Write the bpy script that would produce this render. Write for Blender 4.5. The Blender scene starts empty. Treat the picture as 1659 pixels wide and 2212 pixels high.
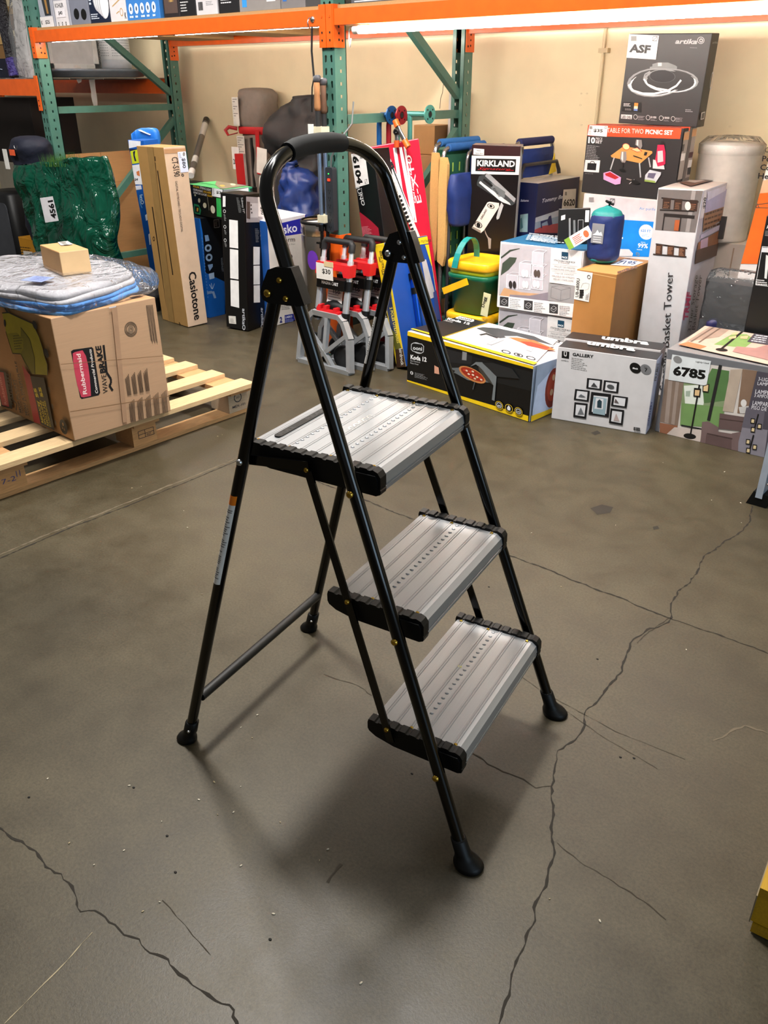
import bpy, bmesh, math, random
from mathutils import Vector, Matrix, noise, Euler
from mathutils.geometry import tessellate_polygon
random.seed(7)
SC = bpy.context.scene
COL = SC.collection
R = math.radians

# ---------------------------------------------------------------- camera
cam_d = bpy.data.cameras.new('camera')
cam = bpy.data.objects.new('camera', cam_d)
COL.objects.link(cam)
SC.camera = cam
cam_d.sensor_fit = 'VERTICAL'
cam_d.sensor_height = 24.0
cam_d.lens = 24.0 * 1793.47 / 2212
cam_d.clip_start = 0.02
cam.matrix_world = Matrix([[0.75972, -0.297256, 0.578329, 0.0], [0.650242, 0.351813, -0.67336, 0.0], [-0.003303, 0.887618, 0.460568, 1.27], [0.0, 0.0, 0.0, 1.0]])

# ---------------------------------------------------------------- light
SC.view_settings.view_transform = 'Standard'
SC.view_settings.look = 'None'
SC.view_settings.gamma = 1
SC.view_settings.use_curve_mapping = False
SC.view_settings.exposure = 0.0
w = bpy.data.worlds.new('warehouse_air')
SC.world = w
w.use_nodes = True
w.node_tree.nodes['Background'].inputs[0].default_value = (1.0, .97, .92, 1)
w.node_tree.nodes['Background'].inputs[1].default_value = 0.16

def area(name, loc, aim, sx, sy, power, col):
    d = bpy.data.lights.new(name, 'AREA')
    d.shape = 'RECTANGLE'; d.size = sx; d.size_y = sy; d.energy = power; d.color = col
    o = bpy.data.objects.new(name, d); COL.objects.link(o)
    o.location = loc
    o.rotation_euler = (Vector(aim) - Vector(loc)).to_track_quat('-Z', 'Y').to_euler()
    return o
area('ceiling_or_fill_light', (-1.75, 1.5, 3.1), (-1.6, 1.45, 0), 0.3, 0.3, 130, (1, .97, .93))
area('ceiling_or_fill_light', (-1.2, 1.7, 3.2), (-1.6, 3.8, 0.7), 1.6, .5, 44, (1, .98, .95))  # unseen fill light, tilted to brighten the right-hand cartons and wall
area('ceiling_or_fill_light', (-3.7, 1.7, 3.2), (-4.0, 3.8, 0.7), 1.6, .5, 56, (1, .97, .93))  # unseen fill light for the left-hand goods and wall
area('ceiling_or_fill_light', (-4.6, 1.0, 2.9), (-5.9, 3.8, 1.4), .8, .4, 55, (1, .96, .9))  # fill light added to brighten the white goods in the left bay
area('dock_door_daylight', (4.6, 0.6, 1.7), (-1.5, 2.0, 0.6), 2.6, 2.4, 85, (.58, .80, 1))

# ---------------------------------------------------------------- materials
def lin(h):
    if not isinstance(h, str): return tuple(h[:3])
    h = h.lstrip('#')
    if len(h) == 3: h = ''.join(c * 2 for c in h)
    o = []
    for i in (0, 2, 4):
        c = int(h[i:i + 2], 16) / 255
        o.append(c / 12.92 if c <= .04045 else ((c + .055) / 1.055) ** 2.4)
    return tuple(o)
MATS = {}
def M(col, rough=.5, metal=0.0, kind='plain', coat=0.0, emit=0.0, alpha=1.0, scale=20.0, var=.08):
    key = (col, rough, metal, kind, coat, emit, alpha, scale, var)
    if key in MATS: return MATS[key]
    m = bpy.data.materials.new(kind + '_' + str(col).lstrip('#'))
    m.use_nodes = True
    nt = m.node_tree; b = nt.nodes['Principled BSDF']
    c = lin(col) if emit else tuple(q ** 1.14 for q in lin(col))
    b.inputs['Base Color'].default_value = (*c, 1)
    b.inputs['Roughness'].default_value = rough
    b.inputs['Metallic'].default_value = metal
    b.inputs['Coat Weight'].default_value = coat
    b.inputs['Coat Roughness'].default_value = .12
    if emit:
        b.inputs['Emission Color'].default_value = (*c, 1)
        b.inputs['Emission Strength'].default_value = emit
        MATS[key] = m; return m
    if alpha < 1:
        b.inputs['Alpha'].default_value = alpha
    N = nt.nodes.new; L = nt.links.new
    tc = N('ShaderNodeTexCoord')
    nz = N('ShaderNodeTexNoise'); nz.inputs['Scale'].default_value = scale; nz.inputs['Detail'].default_value = 5
    src = tc.outputs['Object']
    if kind in ('wood', 'brushed', 'corrugated'):
        mp = N('ShaderNodeMapping')
        mp.inputs['Scale'].default_value = {'wood': (14, 1, 14), 'brushed': (30, .6, 30), 'corrugated': (.5, .5, 22)}[kind]
        L(src, mp.inputs['Vector']); src = mp.outputs['Vector']
    L(src, nz.inputs['Vector'])
    rp = N('ShaderNodeMapRange')
    rp.inputs['From Min'].default_value = .3; rp.inputs['From Max'].default_value = .7
    rp.inputs['To Min'].default_value = 1 - var; rp.inputs['To Max'].default_value = 1 + var
    L(nz.outputs['Fac'], rp.inputs['Value'])
    mx = N('ShaderNodeMix'); mx.data_type = 'RGBA'; mx.blend_type = 'MULTIPLY'; mx.inputs[0].default_value = 1
    mx.inputs[6].default_value = (*c, 1)
    L(rp.outputs['Result'], mx.inputs[7])
    L(mx.outputs[2], b.inputs['Base Color'])
    if kind in ('fabric', 'crinkle'):
        bp = N('ShaderNodeBump'); bp.inputs['Strength'].default_value = .35 if kind == 'fabric' else .8
        bp.inputs['Distance'].default_value = .01 if kind == 'fabric' else .07
        if kind == 'crinkle': nz.inputs['Distortion'].default_value = 1.5; nz.inputs['Detail'].default_value = 3
        L(nz.outputs['Fac'], bp.inputs['Height']); L(bp.outputs['Normal'], b.inputs['Normal'])
    MATS[key] = m
    return m
def clear_plastic(name='clear_wrap', a=.09):
    # thin film: see-through, with Fresnel gloss on its wrinkles
    if name in MATS: return MATS[name]
    m = bpy.data.materials.new(name); m.use_nodes = True
    nt = m.node_tree; N = nt.nodes.new; L = nt.links.new
    nt.nodes.remove(nt.nodes['Principled BSDF']); out = nt.nodes['Material Output']
    tc = N('ShaderNodeTexCoord'); nz = N('ShaderNodeTexNoise')
    nz.inputs['Scale'].default_value = 13; nz.inputs['Detail'].default_value = 3; nz.inputs['Distortion'].default_value = 1.2
    bp = N('ShaderNodeBump'); bp.inputs['Strength'].default_value = 1; bp.inputs['Distance'].default_value = .025
    L(tc.outputs['Object'], nz.inputs['Vector']); L(nz.outputs['Fac'], bp.inputs['Height'])
    tr = N('ShaderNodeBsdfTransparent'); gl = N('ShaderNodeBsdfGlossy'); gl.inputs['Roughness'].default_value = .09
    df = N('ShaderNodeBsdfDiffuse'); df.inputs['Color'].default_value = (.8, .82, .85, 1)
    fr = N('ShaderNodeFresnel'); fr.inputs['IOR'].default_value = 1.3
    for q in (gl, fr): L(bp.outputs['Normal'], q.inputs['Normal'])
    m1 = N('ShaderNodeMixShader'); m1.inputs[0].default_value = a * .6; L(tr.outputs[0], m1.inputs[1]); L(df.outputs[0], m1.inputs[2])
    m2 = N('ShaderNodeMixShader'); L(fr.outputs[0], m2.inputs[0]); L(m1.outputs[0], m2.inputs[1]); L(gl.outputs[0], m2.inputs[2])
    L(m2.outputs[0], out.inputs['Surface'])
    MATS[name] = m
    return m
KRAFT = '#b5905f'; GREEN = '#4a7d6c'; ORANGE = '#e8701c'
BLK = M('#020203', .13); PLA = M('#070708', .48); ALU = M('#a7a8aa', .42, .55, 'brushed', var=.03)
for m_ in (PLA,): m_.node_tree.nodes['Principled BSDF'].inputs['Specular IOR Level'].default_value = .28
STEEL = M('#c8c8c8', .3, 1.0); BRASS = M('#c9a850', .25, 1.0)

# ---------------------------------------------------------------- geometry
TXT = {}
def text_geo(s, bold=0.0, shear=0.0):
    k = (s, bold, shear)
    if k in TXT: return TXT[k]
    cu = bpy.data.curves.new('lettering', 'FONT')
    cu.body = s; cu.resolution_u = 2; cu.offset = bold; cu.shear = shear; cu.fill_mode = 'FRONT'
    ob = bpy.data.objects.new('lettering', cu); COL.objects.link(ob)
    dg = bpy.context.evaluated_depsgraph_get(); dg.update()
    me = bpy.data.meshes.new_from_object(ob.evaluated_get(dg))
    vs = [(v.co.x, v.co.y) for v in me.vertices]; fs = [tuple(p.vertices) for p in me.polygons]
    bpy.data.objects.remove(ob); bpy.data.curves.remove(cu); bpy.data.meshes.remove(me)
    x0 = min(v[0] for v in vs); x1 = max(v[0] for v in vs); y0 = min(v[1] for v in vs); y1 = max(v[1] for v in vs)
    if any(ch in s for ch in 'gjpqy,Q'): pass
    vs = [((x - x0) / (x1 - x0), (y - y0) / (y1 - y0)) for x, y in vs]
    TXT[k] = (vs, fs); return TXT[k]

class MB:
    def __init__(s): s.v = []; s.f = []; s.mi = []; s.sm = []; s.mats = []
    def m(s, mat):
        if mat not in s.mats: s.mats.append(mat)
        return s.mats.index(mat)
    def add(s, vs, fs, mat, smooth=False):
        o = len(s.v); i = s.m(mat)
        s.v += [tuple(v) for v in vs]
        for f in fs: s.f.append(tuple(k + o for k in f)); s.mi.append(i); s.sm.append(smooth)
    def box(s, a, b, mat, T=None):
        x0, y0, z0 = a; x1, y1, z1 = b
        vs = [Vector(p) for p in ((x0, y0, z0), (x1, y0, z0), (x1, y1, z0), (x0, y1, z0), (x0, y0, z1), (x1, y0, z1), (x1, y1, z1), (x0, y1, z1))]
        if T is not None: vs = [T @ v for v in vs]
        s.add(vs, [(0, 3, 2, 1), (4, 5, 6, 7), (0, 1, 5, 4), (1, 2, 6, 5), (2, 3, 7, 6), (3, 0, 4, 7)], mat)
    def beam(s, p, q, w, h, mat, up=(0, 0, 1)):
        p = Vector(p); q = Vector(q); d = (q - p).normalized(); sd = d.cross(Vector(up)).normalized(); u2 = sd.cross(d)
        c = [-sd * w / 2 - u2 * h / 2, sd * w / 2 - u2 * h / 2, sd * w / 2 + u2 * h / 2, -sd * w / 2 + u2 * h / 2]
        s.add([p + k for k in c] + [q + k for k in c], [(3, 2, 1, 0), (4, 5, 6, 7), (0, 1, 5, 4), (1, 2, 6, 5), (2, 3, 7, 6), (3, 0, 4, 7)], mat)
    def tube(s, path, r, mat, seg=14, caps=True, sx=1.0, up=None):
        P = [Vector(p) for p in path]; n = len(P); rings = []
        rr = r if isinstance(r, (list, tuple)) else [r] * n
        d0 = (P[1] - P[0]).normalized()
        a = Vector(up) if up else (Vector((0, 0, 1)) if abs(d0.z) < .9 else Vector((0, 1, 0)))
        vs = []
        for i in range(n):
            d = ((P[min(i + 1, n - 1)] - P[i]).normalized() + (P[i] - P[max(i - 1, 0)]).normalized()).normalized()
            a = (a - d * a.dot(d)).normalized(); b = d.cross(a)
            for k in range(seg):
                t = 2 * math.pi * k / seg
                vs.append(P[i] + (a * math.cos(t) + b * math.sin(t) * sx) * rr[i])
        fs = []
        for i in range(n - 1):
            for k in range(seg):
                k2 = (k + 1) % seg
                fs.append((i * seg + k, i * seg + k2, (i + 1) * seg + k2, (i + 1) * seg + k))
        s.add(vs, fs, mat, True)
        if caps:
            s.add(vs[:seg], [tuple(range(seg - 1, -1, -1))], mat); s.add(vs[-seg:], [tuple(range(seg))], mat)
    def rod(s, p, q, r, mat, seg=14, r2=None): s.tube([p, q], [r, r if r2 is None else r2], mat, seg)
    def lathe(s, prof, c, mat, seg=32, axis='z', smooth=True):
        vs = []; n = len(prof); c = Vector(c)
        for r_, z in prof:
            for k in range(seg):
                t = 2 * math.pi * k / seg; x, y = r_ * math.cos(t), r_ * math.sin(t)
                vs.append(c + (Vector((x, y, z)) if axis == 'z' else Vector((x, -z, y)) if axis == 'y' else Vector((z, x, y))))
        fs = [(i * seg + k, i * seg + (k + 1) % seg, (i + 1) * seg + (k + 1) % seg, (i + 1) * seg + k) for i in range(n - 1) for k in range(seg)]
        s.add(vs, fs, mat, smooth)
    def disc(s, c, nrm, r, mat, h=.003, seg=16):
        c = Vector(c); nrm = Vector(nrm).normalized()
        s.tube([c, c + nrm * h, c + nrm * h * 1.6], [r, r, r * .6], mat, seg)
    def prism(s, poly, o, ex, ey, ez, mat, smooth=False):
        # flat outline (u, v) on axes ex, ey, given thickness ez
        o = Vector(o); ex = Vector(ex); ey = Vector(ey); ez = Vector(ez); n = len(poly)
        a = [o + ex * u + ey * v for u, v in poly]; b = [p + ez for p in a]
        tr = tessellate_polygon([[Vector((u, v, 0)) for u, v in poly]])
        ar = sum(poly[i][0] * poly[(i + 1) % n][1] - poly[(i + 1) % n][0] * poly[i][1] for i in range(n))
        fs = [tuple(t) for t in tr] + [tuple(k + n for k in t) for t in tr]
        fs += [(i, (i + 1) % n, (i + 1) % n + n, i + n) for i in range(n)]
        s.add(a + b, fs, mat, smooth)
    def loft(s, secs, mat, seg=28, e=2.0, amp=0.0, freq=6.0, seed=0, ax='z', cap=True):
        # secs: (centre, rx, ry[, turn]) superellipse rings stacked along z
        if amp and len(secs) > 3:
            S_ = [tuple(q[0]) + (q[1], q[2], q[3] if len(q) > 3 else 0) for q in secs]; D_ = []
            for i in range(len(S_) - 1):
                a_, b_, c_, d_ = S_[max(i - 1, 0)], S_[i], S_[i + 1], S_[min(i + 2, len(S_) - 1)]
                sub = 1 if len(secs) > 30 else 5
                for j in range(sub):
                    t = j / sub; h = [.5 * (2 * q + (r_ - p_) * t + (2 * p_ - 5 * q + 4 * r_ - s_) * t * t + (3 * q - p_ - 3 * r_ + s_) * t ** 3) for p_, q, r_, s_ in zip(a_, b_, c_, d_)]
                    D_.append((tuple(h[:3]), max(.002, h[3]), max(.002, h[4]), h[5]))
            e_ = S_[-1]; D_.append((e_[:3], e_[3], e_[4], e_[5])); secs = D_
        vs = []
        for sec in secs:
            c = Vector(sec[0]); rx, ry = sec[1], sec[2]; tw = sec[3] if len(sec) > 3 else 0
            for k in range(seg):
                t = 2 * math.pi * k / seg; ct, st = math.cos(t), math.sin(t)
                x = rx * math.copysign(abs(ct) ** (2 / e), ct); y = ry * math.copysign(abs(st) ** (2 / e), st)
                x, y = x * math.cos(tw) - y * math.sin(tw), x * math.sin(tw) + y * math.cos(tw)
                p = c + (Vector((x, y, 0)) if ax == 'z' else Vector((0, x, y)) if ax == 'x' else Vector((x, 0, y)))
                if amp:
                    d = (p - c); d = d.normalized() if d.length > 1e-6 else Vector((0, 0, 1))
                    p = p + d * amp * noise.fractal(p * freq + Vector((seed * 7.3, seed, 0)), 1.0, 2.0, 3)
                vs.append(p)
        n = len(secs)
        fs = [(i * seg + k, i * seg + (k + 1) % seg, (i + 1) * seg + (k + 1) % seg, (i + 1) * seg + k) for i in range(n - 1) for k in range(seg)]
        if cap: fs += [tuple(range(seg - 1, -1, -1)), tuple(range((n - 1) * seg, n * seg))]
        s.add(vs, fs, mat, True)
    def text(s, t, o, ex, ey, mat, bold=0.0, shear=0.0):
        vs, fs = text_geo(t, bold, shear); o = Vector(o); ex = Vector(ex); ey = Vector(ey)
        s.add([o + ex * u + ey * v for u, v in vs], fs, mat)
    def build(s, name, parent=None, T=None):
        me = bpy.data.meshes.new(name)
        me.from_pydata(s.v, [], s.f)
        for m_ in s.mats: me.materials.append(m_)
        me.polygons.foreach_set('material_index', s.mi); me.polygons.foreach_set('use_smooth', s.sm)
        me.update()
        o = bpy.data.objects.new(name, me); COL.objects.link(o)
        if parent: o.parent = parent
        if T is not None: o.matrix_world = T
        return o
def recalc(o, weld=False):
    bm = bmesh.new(); bm.from_mesh(o.data)
    if weld: bmesh.ops.remove_doubles(bm, verts=bm.verts, dist=.0004)
    bmesh.ops.recalc_face_normals(bm, faces=bm.faces)
    bm.to_mesh(o.data); bm.free(); return o
def tag(o, label, cat, group=None, kind=None):
    if label: o['label'] = label
    if cat: o['category'] = cat
    if group: o['group'] = group
    if kind: o['kind'] = kind
    return o
def thing(name, label, cat, loc=(0, 0, 0), group=None, T=None):
    o = bpy.data.objects.new(name, None); COL.objects.link(o); o.empty_display_size = .05
    if T is not None: o.matrix_world = T
    else: o.location = loc
    return tag(o, label, cat, group)
def arc(c, r, a0, a1, n=8):
    return [(c[0] + r * math.cos(R(a0 + (a1 - a0) * i / n)), c[1] + r * math.sin(R(a0 + (a1 - a0) * i / n))) for i in range(n + 1)]
def rrect(x0, y0, x1, y1, r, n=4):
    return arc((x1 - r, y1 - r), r, 0, 90, n) + arc((x0 + r, y1 - r), r, 90, 180, n) + arc((x0 + r, y0 + r), r, 180, 270, n) + arc((x1 - r, y0 + r), r, 270, 360, n)

# cartons: a bevelled body with its printing laid on the faces in face metres (u right, v up)
def frame(p):
    X, Y, Z, yaw, wd, d, h, tx, ty = p
    T = Matrix.Translation((X, Y, Z)) @ Matrix.Rotation(R(yaw), 4, 'Z') @ Matrix.Rotation(-R(tx), 4, 'X') @ Matrix.Rotation(R(ty), 4, 'Y')
    if Z == 0:
        mn = min((T @ Vector((x, y, 0))).z for x in (-wd / 2, wd / 2) for y in (0, d))
        T = Matrix.Translation((0, 0, -mn)) @ T
    return T
def faces_of(p):
    wd, d, h = p[4:7]
    return {'f': ((-wd / 2, 0, 0), (1, 0, 0), (0, 0, 1), (0, -1, 0)), 'r': ((wd / 2, 0, 0), (0, 1, 0), (0, 0, 1), (1, 0, 0)),
            't': ((-wd / 2, 0, h), (1, 0, 0), (0, 1, 0), (0, 0, 1)), 'l': ((-wd / 2, d, 0), (0, -1, 0), (0, 0, 1), (-1, 0, 0))}
def lay(mb, p, items, base=.0004, step=.00012, rough=.45):
    F = faces_of(p)
    for i, it in enumerate(items):
        k, fc, col = it[:3]; o, ex, ey, nz = (Vector(q) for q in F[fc]); o = o + nz * (base + step * i)
        m_ = M(col, rough) if isinstance(col, str) else col
        V = lambda q: o + ex * q[0] + ey * q[1]
        if k == 'p':
            pts = it[3]; tr = tessellate_polygon([[Vector((a, b, 0)) for a, b in pts]])
            fs = []
            for t in tr:
                a, b, c = (pts[j] for j in t)
                fs.append(tuple(t) if (b[0] - a[0]) * (c[1] - a[1]) - (b[1] - a[1]) * (c[0] - a[0]) > 0 else tuple(reversed(t)))
            mb.add([V(q) for q in pts], fs, m_)
        elif k == 't':
            t, a, b, c, bold, sh = it[3:9]
            mb.text(t, V(a), V(b) - V(a), V(c) - V(a), m_, bold, sh)
        elif k == 'c':
            c, a, b, inner = it[3:7]; C0 = V(c); ea = V(a) - C0; eb = V(b) - C0; n = 20
            ring = [C0 + ea * math.cos(2 * math.pi * j / n) + eb * math.sin(2 * math.pi * j / n) for j in range(n)]
            if inner:
                ri = [C0 + (q - C0) * inner for q in ring]
                mb.add(ring + ri, [(j, (j + 1) % n, (j + 1) % n + n, j + n) for j in range(n)], m_)
            else: mb.add(ring, [tuple(range(n))], m_)
        elif k == 'l':
            wd, pts = it[3:5]
            for a, b in zip(pts, pts[1:]):
                dx, dy = b[0] - a[0], b[1] - a[1]; ln = math.hypot(dx, dy) or 1e-6; px, py = -dy / ln * wd / 2, dx / ln * wd / 2
                mb.add([V((a[0] - px, a[1] - py)), V((b[0] - px, b[1] - py)), V((b[0] + px, b[1] + py)), V((a[0] + px, a[1] + py))], [(0, 1, 2, 3)], m_)
        elif k == 'x':
            a, b, c, n, fill, sd = it[3:9]; rn = random.Random(sd)   # rows of print too small to read
            A = V(a); ea = V(b) - A; ec = V(c) - A
            for j in range(n):
                y0 = (j + .5 - fill / 2) / n; y1 = (j + .5 + fill / 2) / n; x = 0; end = rn.uniform(.6, 1)
                while x < end:
                    x2 = min(end, x + rn.uniform(.06, .2))
                    mb.add([A + ea * x + ec * y1, A + ea * x2 + ec * y1, A + ea * x2 + ec * y0, A + ea * x + ec * y0], [(0, 1, 2, 3)], m_)
                    x = x2 + .03
def carton(name, label, cat, p, cols, art=(), stickers=(), group=None, rough=.5, kind='plain', bev=.003, seam=None):
    wd, d, h = p[4:7]; T = frame(p)
    base = cols.get('all', '#888888')
    mb = MB()
    fm = {k: M(cols.get(k, base), rough, 0, kind, var=.05) for k in 'frtlbk'}
    bm = bmesh.new()
    bmesh.ops.create_cube(bm, size=1, matrix=Matrix.Translation((0, d / 2, h / 2)) @ Matrix.Diagonal((wd, d, h, 1)))
    if bev: bmesh.ops.bevel(bm, geom=bm.edges[:], offset=min(bev, wd * .1, d * .1, h * .1), segments=2, affect='EDGES', profile=.5)
    bm.normal_update()
    vs = [v.co.copy() for v in bm.verts]
    for f in bm.faces:
        n = f.normal; k = max((('r', n.x), ('l', -n.x), ('k', n.y), ('f', -n.y + .01), ('t', n.z + .005), ('b', -n.z)), key=lambda q: q[1])[0]
        mb.add([v.co for v in f.verts], [tuple(range(len(f.verts)))], fm[k])
    bm.free()
    lay(mb, p, art)
    o = mb.build(name, T=T)
    recalc_body(o)
    tag(o, label, cat, group)
    for st in stickers:
        nm, lb, its = st
        sb = MB(); lay(sb, p, its, .0026)
        so = sb.build(nm, o); so.parent = o
        if lb: so['label'] = lb
    return o
def recalc_body(o):
    bm = bmesh.new(); bm.from_mesh(o.data); bmesh.ops.remove_doubles(bm, verts=bm.verts, dist=.00001); bm.to_mesh(o.data); bm.free()
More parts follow.
